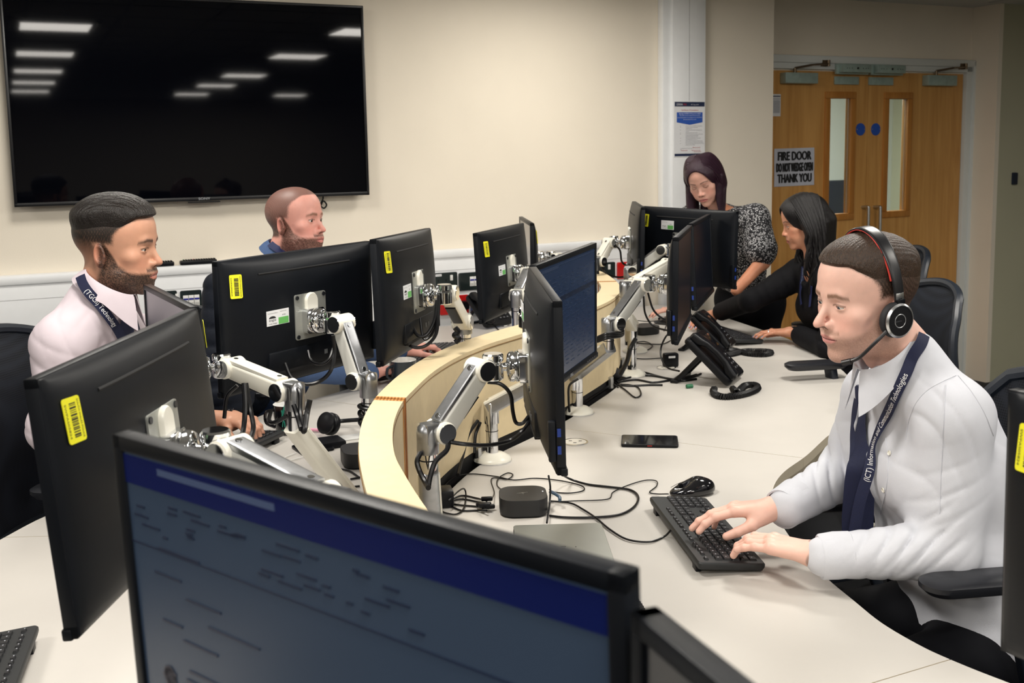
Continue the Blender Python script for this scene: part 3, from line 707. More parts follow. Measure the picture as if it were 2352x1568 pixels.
    if lab2:
        M2 = tilt(.115, .012)
        s = box('test_label', (0, 0, 0), (.076, .001, .038), PAPER, r, mw=M2)
        box('green_box', (.0185, -.0007, -.0095), (.034, .0006, .017), GREEN, s)
        bm = bmesh.new(); pts = [(-.019+.012*math.cos(k*PI/12), -.0007, -.001+.006*math.sin(k*PI/12)) for k in range(13)]
        f_ = [bm.verts.new(p) for p in pts]; bm.faces.new(f_); from_bm('arc_mark', bm, INK, s, False)
        MT = Matrix.Translation((0, -.0009, 0)) @ RX
        text('label_print', [('Tested for Electrical Safety by', -.018, .0115, .034, .002), ('engie', -.019, -.0075, .024, .006), ('01656 722060', -.018, -.0155, .028, .003), ('Appliance Ref', .018, .013, .022, .0018), ('63782', .02, .003, .012, .003), ('Safety Tested Date', .0185, -.0075, .03, .0022), ('Next test Due 2021', .0185, -.0145, .03, .0022)], MT, INK, s)
    return r, Mx
MON = {}
POSE = dict(
 A=((-.551, 2.731, 1.230, .982, -.014, -.011), 'b'), B=((-.296, 2.991, 1.251, 1.389, .033, .02), 'b'),
 C=((-.549, 1.532, 1.214, -4.772, .082, -.009), 'b'), M2=((-.779, 2.395, 1.165, -4.211, 0, .014), 'b'),
 D=((.153, 2.777, 1.207, 1.225, -.007, -.013), 'f'), E=((.060, 2.211, 1.201, -1.509, -.013, .010), 'b'),
 F=((-.027, 4.104, 1.183, 1.244, .057, .001), 'b'), F2=((.061, 4.853, 1.165, -1.494, 0, -.007), 'f'),
 I=((.785, 4.705, 1.211, -.897, .021, .013), 'b'), H=((.587, 4.941, 1.223, -1.614, .017, .001), 'b'),
 J1=((.580, 3.494, 1.205, 1.326, -.009, .002), 'f'), J2=((.782, 4.254, 1.196, -5.019, .043, -.005), 'f'),
 G=((-.149, .774, 1.224, -.671, -.04, .001), 'f'))
def mon_screen_doc(r):   # office document on the nearest screen
    LN = mat('doc_line', hx(30, 40, 62), .3, emit=hx(20, 30, 52), estr=.1); BL = mat('doc_blue', hx(8, 22, 78), .3, emit=hx(10, 24, 100), estr=.06)
    w2, h2 = MW/2-.013, MH/2-.016; Y = .0022
    box('title_bar', (0, Y, h2-.014), (MW-.026, .0006, .027), BL, r)
    box('title_search', (-.13, Y-.0005, h2-.009), (.16, .0004, .006), mat('doc_pale', hx(80, 95, 130), .3), r)
    bm = bmesh.new()
    for i in range(34):
        x = -w2+.012+rng.rand()*.36; bx(bm, (x, Y, h2-.038-rng.rand()*.035), (.006+rng.rand()*.022, .0006, .0022))
    for k, (x, zz, l) in enumerate(((-.19, .07, .06), (-.21, .045, .04), (-.16, .03, .05), (-.12, .012, .07), (-.21, .0, .03), (-.17, -.012, .05))): bx(bm, (x, Y, zz), (l, .0006, .0022))
    for k in range(9): bx(bm, (-.14+.01*math.sin(k*2), Y, -.04-.010*k), (.10+.03*math.sin(k*1.7), .0006, .0026))
    from_bm('document_text', bm, LN, r, False)['kind'] = 'stuff'
    box('ribbon_edge', (0, Y, .068), (MW-.03, .0005, .0018), LN, r)
    bm = bmesh.new()
    for k in range(14): a = k*PI/7; f_ = [bm.verts.new((-.222+.011*math.cos(a+q*PI/2)*(1 if k%2 else .7)*.5+.006*math.cos(a), Y, -.055+.011*math.sin(a+q*PI/2)*.5+.006*math.sin(a))) for q in range(4)]; bm.faces.new(f_)
    from_bm('document_crest', bm, mat('doc_crest', hx(36, 34, 58), .3), r, False)['kind'] = 'stuff'
    text('document_heading', [('News', -.155, -.10, .05, .012)], Matrix.Translation((0, Y-.0006, 0)) @ RX, LN, r)
MON['C'] = monitor('monitor', *POSE['C'], 'black monitor seen from the back at front left with big yellow sticker', lab2=True)
MON['G'] = monitor('monitor', *POSE['G'], 'nearest large monitor showing a blurred blue-topped document', screen=mat('screen_doc', hx(58, 72, 92), .25, emit=hx(62, 82, 108), estr=.05))
mon_screen_doc(MON['G'][0])
MON['A'] = monitor('monitor', *POSE['A'], 'wide back-facing black monitor with yellow sticker and white test label, centre left')
MON['B'] = monitor('monitor', *POSE['B'], 'back-facing monitor just right of the widest one, beside the grey mug')
MON['M2'] = monitor('monitor', *POSE['M2'], 'monitor with pale grey screen edge-on beside the bearded man in pink', screen=SCRL, lab2=False)
MON['D'] = monitor('monitor', *POSE['D'], 'monitor with dark blue lit screen of text rows in the centre', screen=mat('screen_rows', hx(34, 48, 72), .22, emit=hx(30, 46, 78), estr=.08))
MON['E'] = monitor('monitor', *POSE['E'], 'edge-on black monitor with blue side ports in front of the lit centre screen', sticker=False, lab2=False)
MON['F'] = monitor('monitor', *POSE['F'], 'small far back-facing monitor with green test label above the far desk phone')
MON['F2'] = monitor('monitor', *POSE['F2'], 'far edge-on monitor with pale strip of screen right of centre left group', screen=mat('screen_pale', (.30, .28, .26), .3, spec=1.), lab2=False)
MON['I'] = monitor('monitor', *POSE['I'], 'back-facing monitor in front of the standing purple-haired woman', lab2=False)
MON['H'] = monitor('monitor', *POSE['H'], 'narrow edge-on far monitor left of the one before the standing woman', sticker=False)
MON['J1'] = monitor('monitor', *POSE['J1'], 'dark edge-on monitor above the nearer desk phone on the right desk')
MON['J2'] = monitor('monitor', *POSE['J2'], 'dark screened monitor just right of the one above the desk phone')
# test label of the monitor before the standing woman sits high
def extra_label(key, px, pz_):
    r, _ = MON[key]; e = .012
    s = box('test_label', (0, 0, 0), (.076, .001, .040), PAPER, r, mw=Matrix.Translation((px, back_z(px, pz_)+.0015, pz_)) @ Matrix.Rotation(PI, 4, 'Z'))
    box('green_box', (.0185, -.0007, -.0095), (.034, .0006, .017), GREEN, s)
    text('label_print', [('Tested for Electrical Safety by', -.018, .0115, .034, .002), ('engie', -.019, -.0075, .024, .006), ('01656 722060', -.018, -.0155, .028, .003), ('63782', .02, .003, .012, .003)], Matrix.Translation((0, -.0009, 0)) @ RX, INK, s)
extra_label('I', .09, .09); extra_label('E', .14, .085)
r, _ = MON['D']   # rows of text and maker's word on the lit centre screen
LNW = mat('row_text', hx(44, 58, 84), .3); bm = bmesh.new()
bx(bm, (0, .0022, MH/2-.022), (MW-.03, .0005, .002)); bx(bm, (-.16, .0022, MH/2-.026), (.14, .0005, .006))
for j in range(24):
    x = -.25
    for c in range(9):
        l = .01+rng.rand()*.035; bx(bm, (x+l/2, .0022, .115-j*.0105), (l, .0005, .0018)); x += .045+rng.rand()*.02
from_bm('row_text', bm, LNW, r, False)['kind'] = 'stuff'
box('selected_row', (0, .0025, .055), (MW-.03, .0004, .012), mat('row_dark', hx(22, 32, 52), .3), r)
text('maker_mark', [('DELL', 0, 0, .026, .008)], Matrix.Translation((0, -.0045, -MH/2+.003)) @ RX, mat('mark_grey', (.4, .42, .45), .4), r)
for k in range(5): box('menu_button', (.16+k*.018, -.0035, -MH/2+.008), (.006, .001, .003), mat('mark_dim', (.08, .08, .09), .4), r)
# papers taped behind the lit centre monitor's right edge
nt_ = thing('taped_note', 'printed note with a cartoonless coloured mark hanging at the right edge of centre monitor', 'paper', mw=MON['D'][1] @ Matrix.Translation((MW/2+.034, .03, -.01)) @ Matrix.Rotation(.0, 4, 'Z'))
nt_['label'] = 'white printed note hanging behind the right edge of the lit centre monitor'
box('sheet', (0, 0, 0), (.07, .0015, .16), PAPER, nt_); box('print_block', (.018, -.0012, .01), (.012, .0006, .05), mat('note_ochre', (.45, .3, .03), .6), nt_); box('print_block', (.018, -.0012, -.055), (.012, .0006, .018), INK, nt_)
# neighbouring near monitors
hb = pz(1442, 1400, 1.372); POSE['H2'] = ((hb[0]+.104, hb[1]-.257, 1.372-MH/2, -1.19, 0, 0), 'f')
MON['H2'] = monitor('monitor', *POSE['H2'], 'dark monitor corner at the bottom edge just right of the nearest screen', sticker=False, lab2=False)
kp = pd(2318, 888, 1.26); ka = -1.05
POSE['K'] = ((kp[0]+.2768*math.cos(ka), kp[1]+.2768*math.sin(ka), kp[2]-MH/2, ka, 0, -.012), 'b')
MON['K'] = monitor('monitor', *POSE['K'], 'dark back-facing monitor cut off at the right edge of the photo', lab2=False)
# ------------------------------------------------------------------ monitor arms
ASIDE = mat('arm_side_grey', (.50, .50, .47), .38)
CAPB = mat('cap_black', (.012, .013, .016), .25)
def mback(key):
    r, Mx = MON[key]; return np.array(Mx @ Vector((0, .048, 0))), np.array((Mx.to_3x3() @ Vector((0, 1, 0))))
def beam(bm, a, b, w, h, up=(0, 0, 1), k=.004, ta=1., tb=1.):
    a = Vector(a); b = Vector(b); z = (b-a).normalized(); U = Vector(up); x = U.cross(z).normalized(); y = z.cross(x)
    R = rrect(1, 1, .18, 3)
    loft(bm, [[a+x*p*w*ta+y*q*h*ta for p, q in R], [b+x*p*w*tb+y*q*h*tb for p, q in R]])
def arm(label, key, E, pz0, F=None, base=None, disc=True, side_white=False, hoff=.074, r_disc=.057):
    W, b = mback(key); E = np.array(E); H = W+b*hoff
    bp = np.array(base if base is not None else (E[0], E[1], DESK))
    r = thing('monitor_mount', label, 'monitor mount', tuple(bp)); inv = -bp
    T = lambda p: Vector(np.array(p)+inv)
    R = MON[key][1].to_3x3(); X = np.array(R @ Vector((1, 0, 0))); Z = np.array(R @ Vector((0, 0, 1)))
    def slab(c, w, h, t, bm, rad=.006):
        loft(bm, [[T(c+X*p+Z*q) for p, q in rrect(w, h, rad)], [T(c+X*p+Z*q+b*t) for p, q in rrect(w, h, rad)]])
    bm = bmesh.new(); slab(W-b*.002, .112, .118, .003, bm); from_bm('mounting_plate', bm, PLATE, r)
    for sx in (-1, 1):
        for sz in (-1, 1):
            bm = bmesh.new(); c = W+X*sx*.048+Z*sz*.051+b*.001; cyl(bm, T(c), T(c+b*.0025), .0055, n=12); from_bm('plate_bolt', bm, CAPB, r)
    bm = bmesh.new(); c = W+Z*.034+b*.001
    loft(bm, [[T(c+X*p*s_+Z*q*s_+b*t) for p, q in [(-.021, -.022), (.021, -.022), (.021, .006)]+[(.021*math.cos(a), .006+.021*math.sin(a)) for a in np.linspace(.2, PI-.2, 9)]+[(-.021, .006)]] for t, s_ in ((0, 1), (.005, 1), (.008, .9))])
    from_bm('release_tab', bm, IVORY, r)
    bm = bmesh.new(); slab(W-Z*.012+b*.001, .064, .064, .018, bm, .008); from_bm('square_hub', bm, CHROME, r)
    bm = bmesh.new(); c = W-Z*.012
    lathe(bm, [(.001, .018), (.031, .018), (.033, .021), (.033, .026), (.031, .0275), (.031, .029), (.033, .0305), (.032, .038), (.027, .043), (.010, .046), (.008, .054), (.001, .055)], T(c), b, 28)
    from_bm('tilt_dial', bm, CHROME, r)
    Hc = H-Z*.012
    bm = bmesh.new(); cyl(bm, T(c+b*.05), T(Hc), .008, n=10)
    cyl(bm, T(Hc-P(0, 0, .027)), T(Hc+P(0, 0, .010)), .0225, n=24, bev=.003); cyl(bm, T(Hc+P(0, 0, .012)), T(Hc+P(0, 0, .030)), .0225, n=24, bev=.003)
    from_bm('swivel_head', bm, CHROME, r)
    d = E-Hc; dh = np.array([d[0], d[1], 0]); dh /= max(np.linalg.norm(dh), 1e-6); ax = np.array([-dh[1], dh[0], 0])
    A0 = Hc+dh*.035
    bm = bmesh.new(); beam(bm, T(Hc), T(A0), .040, .040); from_bm('head_knuckle', bm, CHROME, r)
    # upper link: side shell and top cover
    u = (E-A0)/np.linalg.norm(E-A0); upv = np.cross(ax, u); upv = upv if upv[2] > 0 else -upv
    bm = bmesh.new(); beam(bm, T(A0+u*.0-upv*.004), T(E-upv*.002), .043, .043, ta=.88); from_bm('upper_link', bm, IVORY if side_white else ASIDE, r)
    bm = bmesh.new(); beam(bm, T(A0+u*.004+upv*.019), T(E-u*.012+upv*.021), .034, .010); from_bm('link_cover', bm, IVORY if side_white else ALU, r)
    bm = bmesh.new(); beam(bm, T(A0+u*.05-upv*.024), T(E-u*.05-upv*.022), .030, .008); from_bm('cable_channel', bm, BLACK, r)
    for c_ in (A0+u*.012+upv*.0245, E-u*.022+upv*.0265):
        bm = bmesh.new(); cyl(bm, T(c_), T(c_+upv*.0015), .0055, n=14); o = from_bm('cover_screw', bm, CHROME, r)
    for c_ in (A0, E):
        bm = bmesh.new(); cyl(bm, T(c_-ax*.029), T(c_+ax*.029), .0235, n=28, bev=.003); from_bm('pivot_ring', bm, IVORY, r)
        for s_ in (-1, 1):
            bm = bmesh.new(); cyl(bm, T(c_+ax*.0285*s_), T(c_+ax*.0305*s_), .0185, n=24); from_bm('pivot_cap', bm, CAPB, r)
            bm = bmesh.new(); lathe(bm, [(.0187, 0), (.0205, 0), (.0205, .0018), (.0187, .0018)], T(c_+ax*.0292*s_), ax*s_, 24); from_bm('chrome_rim', bm, CHROME, r)
    # elbow knuckle and post
    E2 = E+dh*.030
    bm = bmesh.new(); beam(bm, T(E-dh*.005), T(E2+dh*.012), .042, .044); lathe(bm, [(.001, .024), (.014, .022), (.021, .014), (.023, .004), (.023, -.04)], T(E2), (0, 0, 1), 24); from_bm('elbow', bm, ALU, r)
    zb = pz0
    bm = bmesh.new(); cyl(bm, T(P(E2[0], E2[1], zb)), T(P(E2[0], E2[1], E2[2]-.03)), .0185, n=24, bev=.001); from_bm('post', bm, CHROME, r)
    bm = bmesh.new(); zz = E2[2]-.055; cyl(bm, T(P(E2[0], E2[1], zz)), T(P(E2[0], E2[1], zz+.0025)), .0192, n=24); from_bm('post_seam', bm, DARK, r)
    top = P(E2[0], E2[1], zb)
    if F is not None:
        F = np.array(F); v = (F-top); v /= np.linalg.norm(v)
        bm = bmesh.new(); beam(bm, T(top+P(0, 0, .005)-v*.01), T(F+v*.01), .040, .040, tb=1.1); from_bm('lower_link', bm, ALU if not side_white else IVORY, r)
        bm = bmesh.new(); beam(bm, T(top+v*.025+P(0, 0, .022)), T(F+v*.02+P(0, 0, .022)), .046, .008, tb=1.1); from_bm('link_top', bm, IVORY, r)
        top = F
        bm = bmesh.new(); lathe(bm, [(.0225, .012), (.0225, -.05)], T(F), (0, 0, 1), 24); lathe(bm, [(.001, .024), (.015, .022), (.0225, .012)], T(F), (0, 0, 1), 24, False); from_bm('lower_elbow', bm, CHROME, r)
    bm = bmesh.new(); cyl(bm, (bp[0]-bp[0], 0, .012), T(P(bp[0], bp[1], top[2])), .0185, n=24); from_bm('base_post', bm, CHROME, r)
    bm = bmesh.new(); zz = (top[2]-DESK)*.55; cyl(bm, (0, 0, zz), (0, 0, zz+.002), .0192, n=24); from_bm('post_seam', bm, DARK, r)
    if disc:
        bm = bmesh.new(); lathe(bm, [(.001, .027), (.022, .026), (.036, .022), (r_disc-.004, .012), (r_disc, .005), (r_disc, .0035)], (0, 0, 0), (0, 0, 1), 40); from_bm('base_disc', bm, IVORY, r)
        bm = bmesh.new(); lathe(bm, [(.001, .0005), (r_disc+.001, .0005), (r_disc+.001, .004), (.001, .0045)], (0, 0, 0), (0, 0, 1), 40); from_bm('disc_rim', bm, CHROME, r)
    return r, H, E, E2
b1 = pz(1131, 1057); b2 = pz(1327, 948); b3 = pz(1452, 862); b4 = pz(1440, 800)
AR = {}
AR['A'] = arm('chrome monitor arm behind the widest back-facing monitor, cables wound round post', 'A', pd(826, 872, 2.62), .76, disc=True)
AR['B'] = arm('chrome monitor arm behind the monitor beside the mug, white link side', 'B', pd(1064, 742, 2.93), pd(1064, 785, 2.93)[2], F=P(-.13, 3.28, .95)*1., base=P(-.15, 3.36, DESK), side_white=True) if False else arm('chrome monitor arm with white link behind the monitor beside the grey mug', 'B', pd(1062, 740, 3.18), .76, side_white=True)
m2b = pz(815, 1160, .80)
AR['M2'] = arm('white-linked monitor arm reaching down left desk beside the front-left monitor', 'M2', pd(655, 896, 2.32), pd(650, 985, 2.32)[2], F=m2b, base=P(m2b[0], m2b[1], DESK), side_white=True)
AR['C'] = arm('nearest monitor arm, silver with round black cap behind the front-left monitor', 'C', pd(735, 1150, 1.40), .95, base=None)
AR['E'] = arm('silver monitor arm standing on the divider side and holding the edge-on centre monitor', 'E', pd(1010, 990, 2.12), pd(1000, 1085, 2.12)[2], F=pz(992, 1225, .83), base=P(*pz(992, 1225, .83)[:2], DESK))
AR['D'] = arm('monitor arm with white sloping link on round base behind edge-on monitor', 'D', P(.10, 3.0, 1.05), .99, F=P(b1[0], b1[1], .895), base=b1)
AR['F'] = arm('chrome monitor arm behind the small far back-facing monitor', 'F', pd(1190, 678, 3.88), .75)
AR['F2'] = arm('far chrome monitor arm showing only its head above the lit centre screen', 'F2', P(.33, 4.75, 1.10), .76)
AR['J1'] = arm('silver monitor arm on white round base at the divider bend, by the phones', 'J1', pd(1412, 742, 3.42), pd(1396, 800, 3.42)[2], F=P(b2[0]-.012, b2[1], .865), base=b2)
AR['J2'] = arm('white-sided monitor arm with round black caps behind the silver arm on the right desk', 'J2', pd(1448, 657, 4.12), .99, F=P(b3[0], b3[1], .93), base=b3, side_white=True)
AR['I'] = arm('silver monitor arm reaching behind the white-sided one to the monitor by the standing woman', 'I', pd(1458, 622, 4.72), .76, base=None)
AR['H'] = arm('far white monitor arm sloping up to the narrow edge-on monitor', 'H', pd(1376, 600, 4.86), .76, side_white=True)
AR['G'] = arm('monitor arm hidden behind the nearest document screen', 'G', P(.02, 1.12, 1.1), .76)
AR['H2'] = arm('monitor arm behind the bottom edge dark monitor', 'H2', P(.36, .45, 1.1), .76, base=P(.42, .9, DESK), F=P(.42, .9, .85))
AR['K'] = arm('monitor arm behind the monitor cut off at the right edge', 'K', P(.98, .95, 1.1), .76)

# ------------------------------------------------------------------ keyboards
KEYM = mat('key_black', (.012, .013, .016), .42); KBODY = mat('keyboard_body', (.014, .016, .018), .5)
_key = {}
def key_mesh(w, d, col='k'):
    k = (round(w, 4), round(d, 4), col)
    if k not in _key:
        bm = bmesh.new(); R0 = rrect(w, d, .0015, 1); R1 = rrect(w-.0035, d-.0035, .0012, 1)
        loft(bm, [[(p, q, 0) for p, q in R0], [(p, q+.0006, .005) for p, q in R1]])
        me = bpy.data.meshes.new('key'); bmesh.ops.recalc_face_normals(bm, faces=bm.faces); bm.to_mesh(me); bm.free(); me.materials.append(KEYM); _key[k] = me
    return _key[k]
LEG = mat('key_legend', (.35, .36, .4), .6)
def keyboard(label, loc, rz, keys=True, L=.445, Wd=.15, foot=.012, legends=True):
    """local x along the length, +y to the rear"""
    r = thing('keyboard', label, 'keyboard', (loc[0], loc[1], DESK), rz)
    tilt = math.atan((foot)/Wd); TM = Matrix.Translation((0, 0, .004)) @ Matrix.Rotation(tilt, 4, 'X') @ Matrix.Translation((0, Wd/2, 0))
    bm = bmesh.new(); R0 = rrect(L, Wd, .008, 4)
    loft(bm, [[(p*.985, q*.96, 0) for p, q in R0], [(p, q, .008) for p, q in R0], [(p, q, .014) for p, q in R0], [(p*.99, q*.97, .017) for p, q in R0]])
    for v in bm.verts: v.co = TM @ v.co
    from_bm('keyboard_body', bm, KBODY, r)
    for s_ in (-1, 1):
        bm = bmesh.new(); bx(bm, (s_*L*.4, Wd*.93, .006), (.03, .012, foot+.006), .002); from_bm('foot', bm, BLACK, r)
    pitch = .0187; rows = [(-.052, 'b'), (-.033, 'z'), (-.014, 'a'), (.005, 'q'), (.024, '1')]
    spec = []; x0 = -L/2+.014
    def add(cx, cy, w): spec.append((cx, cy, w, pitch-.0015))
    main_w = 15*pitch
    for cy, kind in rows:
        x = x0
        ws = {'b': [1.25, 1.25, 1.25, 6.25, 1.25, 1.25, 1.25, 1.25], 'z': [1.25]+[1]*11+[2.75], 'a': [1.75]+[1]*12+[1.25], 'q': [1.5]+[1]*12+[1.5], '1': [1]*13+[2]}[kind]
        for k in ws: add(x+k*pitch/2, cy, k*pitch-.0015); x += k*pitch
        x = x0+main_w+.006
        if kind in 'q1':
            for k in range(3): add(x+pitch/2, cy, pitch-.0015); x += pitch
        elif kind == 'b':
            for k in range(3): add(x+pitch/2, cy, pitch-.0015); x += pitch
        elif kind == 'z': add(x+pitch*1.5, cy, pitch-.0015)
        x = x0+main_w+.006+3*pitch+.006
        for k in range(4):
            if x+pitch < L/2: add(x+pitch/2, cy, pitch-.0015)
            x += pitch
    x = x0
    for k in range(16):
        spec.append((x+.008, .052, .0145, .010)); x += pitch+(.010 if k in (0, 4, 8, 12) else 0)
    if keys:
        for cx, cy, w, d in spec:
            o = bpy.data.objects.new('key', key_mesh(w, d)); COL.objects.link(o); o.parent = r
            o.matrix_local = TM @ Matrix.Translation((cx, cy, .0165))
    else:
        bm = bmesh.new()
        for cx, cy, w, d in spec: bx(bm, (cx, cy, .019), (w-.002, d-.002, .005))
        for v in bm.verts: v.co = TM @ v.co
        o = from_bm('keys', bm, KEYM, r, False); o['kind'] = 'stuff'
    if legends:
        bm = bmesh.new()
        for cx, cy, w, d in spec:
            if w < .05: bx(bm, (cx-.0018, cy+.002, .0219), (.0035, .0022, .0002))
        for v in bm.verts: v.co = TM @ v.co
        o = from_bm('key_legends', bm, LEG, r, False); o['kind'] = 'stuff'
    return r
def kb_from(rear_a, rear_b, z=.75):
    """rear edge from pixel a to pixel b (length axis a->b); the front lies to the right of a->b"""
    A = pz(*rear_a, z); B = pz(*rear_b, z); return A, B
A_, B_ = pz(1491, 1143, .757), pz(1606, 1299, .757)
d_ = (A_-B_); rz_ = math.atan2(d_[1], d_[0])+PI*0; yv = np.array([-math.sin(rz_), math.cos(rz_)])
# rear edge is on the left (-x); local +y must point there
if yv[0] > 0: rz_ += PI; yv = -yv
c_ = (A_[:2]+B_[:2])/2-yv*.148
KB1 = keyboard('black keyboard under the hands of the man with the headset', c_, rz_)
A_, B_ = pz(1603, 752, .757), pz(1689, 782, .757); d_ = A_-B_; rz2 = math.atan2(d_[1], d_[0]); yv = np.array([-math.sin(rz2), math.cos(rz2)])
if yv[0] > 0: rz2 += PI; yv = -yv
d_ = d_[:2]/np.linalg.norm(d_[:2]); c_ = B_[:2]+d_*.2225-yv*.148
KB2 = keyboard('black keyboard on the far right desk before the seated dark-haired woman', c_, rz2, keys=True)
A_ = pz(88, 1438, .752); B_ = pz(40, 1600, .752); d_ = (A_-B_)[:2]; d_ /= np.linalg.norm(d_); # right end rear edge..
rz3 = math.atan2(-.20, -1.0)
keyboard('keyboard corner at the bottom left of the photo on the left desk', (0, 0), 0, keys=True)
KB3 = bpy.data.objects['keyboard.002'] if 'keyboard.002' in bpy.data.objects else None
# bottom left keyboard: its end edge runs (63,1432)-(92,1450) .. its rear/long edge runs down-left
q0 = pz(90, 1445, .752); q1 = pz(44, 1568, .752); ev = (q1-q0)[:2]; ev /= np.linalg.norm(ev)      # long rear edge direction
a_ = math.atan2(ev[1], ev[0]); yv = np.array([-math.sin(a_), math.cos(a_)])
if yv[0] < 0: a_ += PI; yv = -yv
c_ = q0[:2]+ev*.2225-yv*.148
KB3.location = (c_[0], c_[1], DESK); KB3.rotation_euler = (0, 0, a_)
q0 = pz(655, 995, .752); q1 = pz(560, 1040, .752); ev = (q1-q0)[:2]; ev /= np.linalg.norm(ev); a_ = math.atan2(ev[1], ev[0]); yv = np.array([-math.sin(a_), math.cos(a_)])
if yv[0] < 0: a_ += PI; yv = -yv
c_ = q0[:2]+ev*.2225-yv*.148+np.array([.0, -.0])
KB4 = keyboard('black keyboard before the bearded man in pink, near the white arm', c_, a_)
q0 = pz(960, 832, .752); q1 = pz(1020, 795, .752); ev = (q1-q0)[:2]; ev /= np.linalg.norm(ev); a_ = math.atan2(ev[1], ev[0]); yv = np.array([-math.sin(a_), math.cos(a_)])
if yv[0] < 0: a_ += PI; yv = -yv
c_ = q0[:2]+ev*.2225-yv*.10
KB5 = keyboard('black keyboard beside the grey mug behind the divider', c_, a_)
# ------------------------------------------------------------------ mice, phones, laptop, boxes
def mouse(label, loc, rz):
    r = thing('computer_mouse', label, 'mouse', (loc[0], loc[1], DESK), rz); r.scale = (1.12,)*3
    bm = bmesh.new(); rings = []
    for t, hz in ((0, .9), (.15, 1), (.4, .99), (.65, .88), (.85, .6), (.96, .3)):
        ring = []
        for k in range(28):
            a = 2*PI*k/28; x = .058*math.cos(a); y = .033*math.sin(a)*(1-.12*math.cos(a)); h = .038*t*(1-.35*(x/.058)-.25*(x/.058)**2*t) if t else 0
            ring.append((x*hz, y*hz, .001+max(0, h)))
        rings.append(ring)
    loft(bm, rings); o = from_bm('mouse_shell', bm, GLOSS, r); s = o.modifiers.new('s', 'SUBSURF'); s.levels = s.render_levels = 1
    bm = bmesh.new(); cyl(bm, (.030, -.003, .0235), (.030, .003, .0235), .006, n=14); from_bm('scroll_wheel', bm, BLACK, r)
    bm = bmesh.new(); tube(bm, [(.055, 0, .0215), (.04, 0, .028), (.02, 0, .0335), (.0, 0, .036)], .0006, 4); from_bm('button_split', bm, DARK, r)
    return r
mp_ = pz(1590, 1130, .735); mouse('glossy black wired mouse above the keyboard of the man with headset', mp_, PI+.25)
mp2 = pz(1528, 742, .735); mouse('black mouse under the hand of the seated dark-haired woman', mp2, 2.6)
mp3 = pz(878, 866, .735); mouse('black mouse under the hand of the balding man, left of the mug', mp3, .8)
def phone(label, pts, m2):
    """flat smartphone: far-left, far-right, near-right corner pixels"""
    a, b, c = [pz(*q, .74) for q in pts]; X = (b-a); L_ = np.linalg.norm(X); X /= L_; Yv = np.cross([0, 0, 1], X); c0 = (a+b)/2-Yv*.5*abs((c-b) @ Yv); Wd_ = abs((c-b) @ Yv)
    r = thing('smartphone', label, 'phone', mw=basis(X, Yv, P(0, 0, 1), P(c0[0], c0[1], DESK)))
    bm = bmesh.new(); R = rrect(L_, Wd_, .009); loft(bm, [[(p*.98, q*.97, .0) for p, q in R], [(p, q, .003) for p, q in R], [(p, q, .008) for p, q in R], [(p*.985, q*.97, .0095) for p, q in R]]); from_bm('phone_case', bm, BLACK, r)
    bm = bmesh.new(); R = rrect(L_-.008, Wd_-.008, .006); loft(bm, [[(p, q, .0094) for p, q in R], [(p, q, .0099) for p, q in R]]); from_bm('phone_screen', bm, GLOSS, r)
    if m2: box('side_button', (.0, -Wd_/2-.0002, .006), (.014, .0012, .002), mat('btn_red', (.6, .03, .02), .4), r)
    return r
phone('black smartphone with small red side button lying on the right desk', ((1428, 997), (1556, 999), (1557, 1022)), True)
phone('black smartphone charging beside the white arm on the left desk', ((668, 1022), (742, 1010), (752, 1030)), False)
# laptop
a, b, c = pz(1179, 1206, .745), pz(1382, 1200, .745), pz(1438, 1319, .745)
X = (b-a)/np.linalg.norm(b-a); Yv = np.cross([0, 0, 1], X); c0 = a+X*.107-Yv*.161
lp = thing('laptop', 'closed silver laptop lying on the right desk behind the nearest screen', 'laptop', mw=basis(X, Yv, P(0, 0, 1), P(c0[0], c0[1], DESK)))
LAP = mat('laptop_silver', hx(150, 152, 146), .38, .75, noise=.03)
bm = bmesh.new(); R = rrect(.214, .322, .008); loft(bm, [[(p*.97, q*.98, .001) for p, q in R], [(p, q, .005) for p, q in R], [(p, q, .0085) for p, q in R]]); from_bm('laptop_base', bm, LAP, lp)
bm = bmesh.new(); loft(bm, [[(p, q, .0095) for p, q in R], [(p, q, .014) for p, q in R], [(p*.99, q*.99, .0155) for p, q in R]]); from_bm('laptop_lid', bm, LAP, lp)
box('hinge', (-.105, .125, .010), (.006, .024, .010), BLACK, lp, .002); box('hinge', (-.105, -.125, .010), (.006, .024, .010), BLACK, lp, .002)
bm = bmesh.new()
for k in range(4): bx(bm, (.002-.002*k, .012-.008*k, .0156), (.012, .004, .0003))
cyl(bm, (.03, .008, .0155), (.03, .008, .0158), .0018, n=8); from_bm('lid_mark', bm, INK, lp, False)['kind'] = 'stuff'
# mini docks
def dock(label, px, w=.125, h=.045, rz=0, mark=True, z0=0):
    c = pz(*px, DESK); r = thing('docking_station', label, 'dock', (c[0], c[1], DESK), rz)
    bm = bmesh.new(); R = rrect(w, w, w*.3, 8)
    loft(bm, [[(p*.93, q*.93, .0) for p, q in R], [(p*.95, q*.95, .003) for p, q in R], [(p, q, .005) for p, q in R], [(p, q, h-.003) for p, q in R], [(p*.985, q*.985, h) for p, q in R]]); from_bm('dock_body', bm, mat('dock_black', (.010, .0105, .012), .42, bump=.3, bscale=1500), r)
    if mark:
        bm = bmesh.new()
        for k in range(3): bx(bm, (-.008+k*.006, .003*k, h), (.016, .0012, .0006))
        bx(bm, (.0, 0, h), (.0012, .014, .0006)); from_bm('top_mark', bm, STEEL, r, False)['kind'] = 'stuff'
    bm = bmesh.new(); cyl(bm, (w*.42, .01, h-.001), (w*.42, .01, h+.0004), .002, n=8); from_bm('status_light', bm, mat('led', (.6, .6, .65), .3, emit=(1, 1, 1), estr=1.), r)
    return r
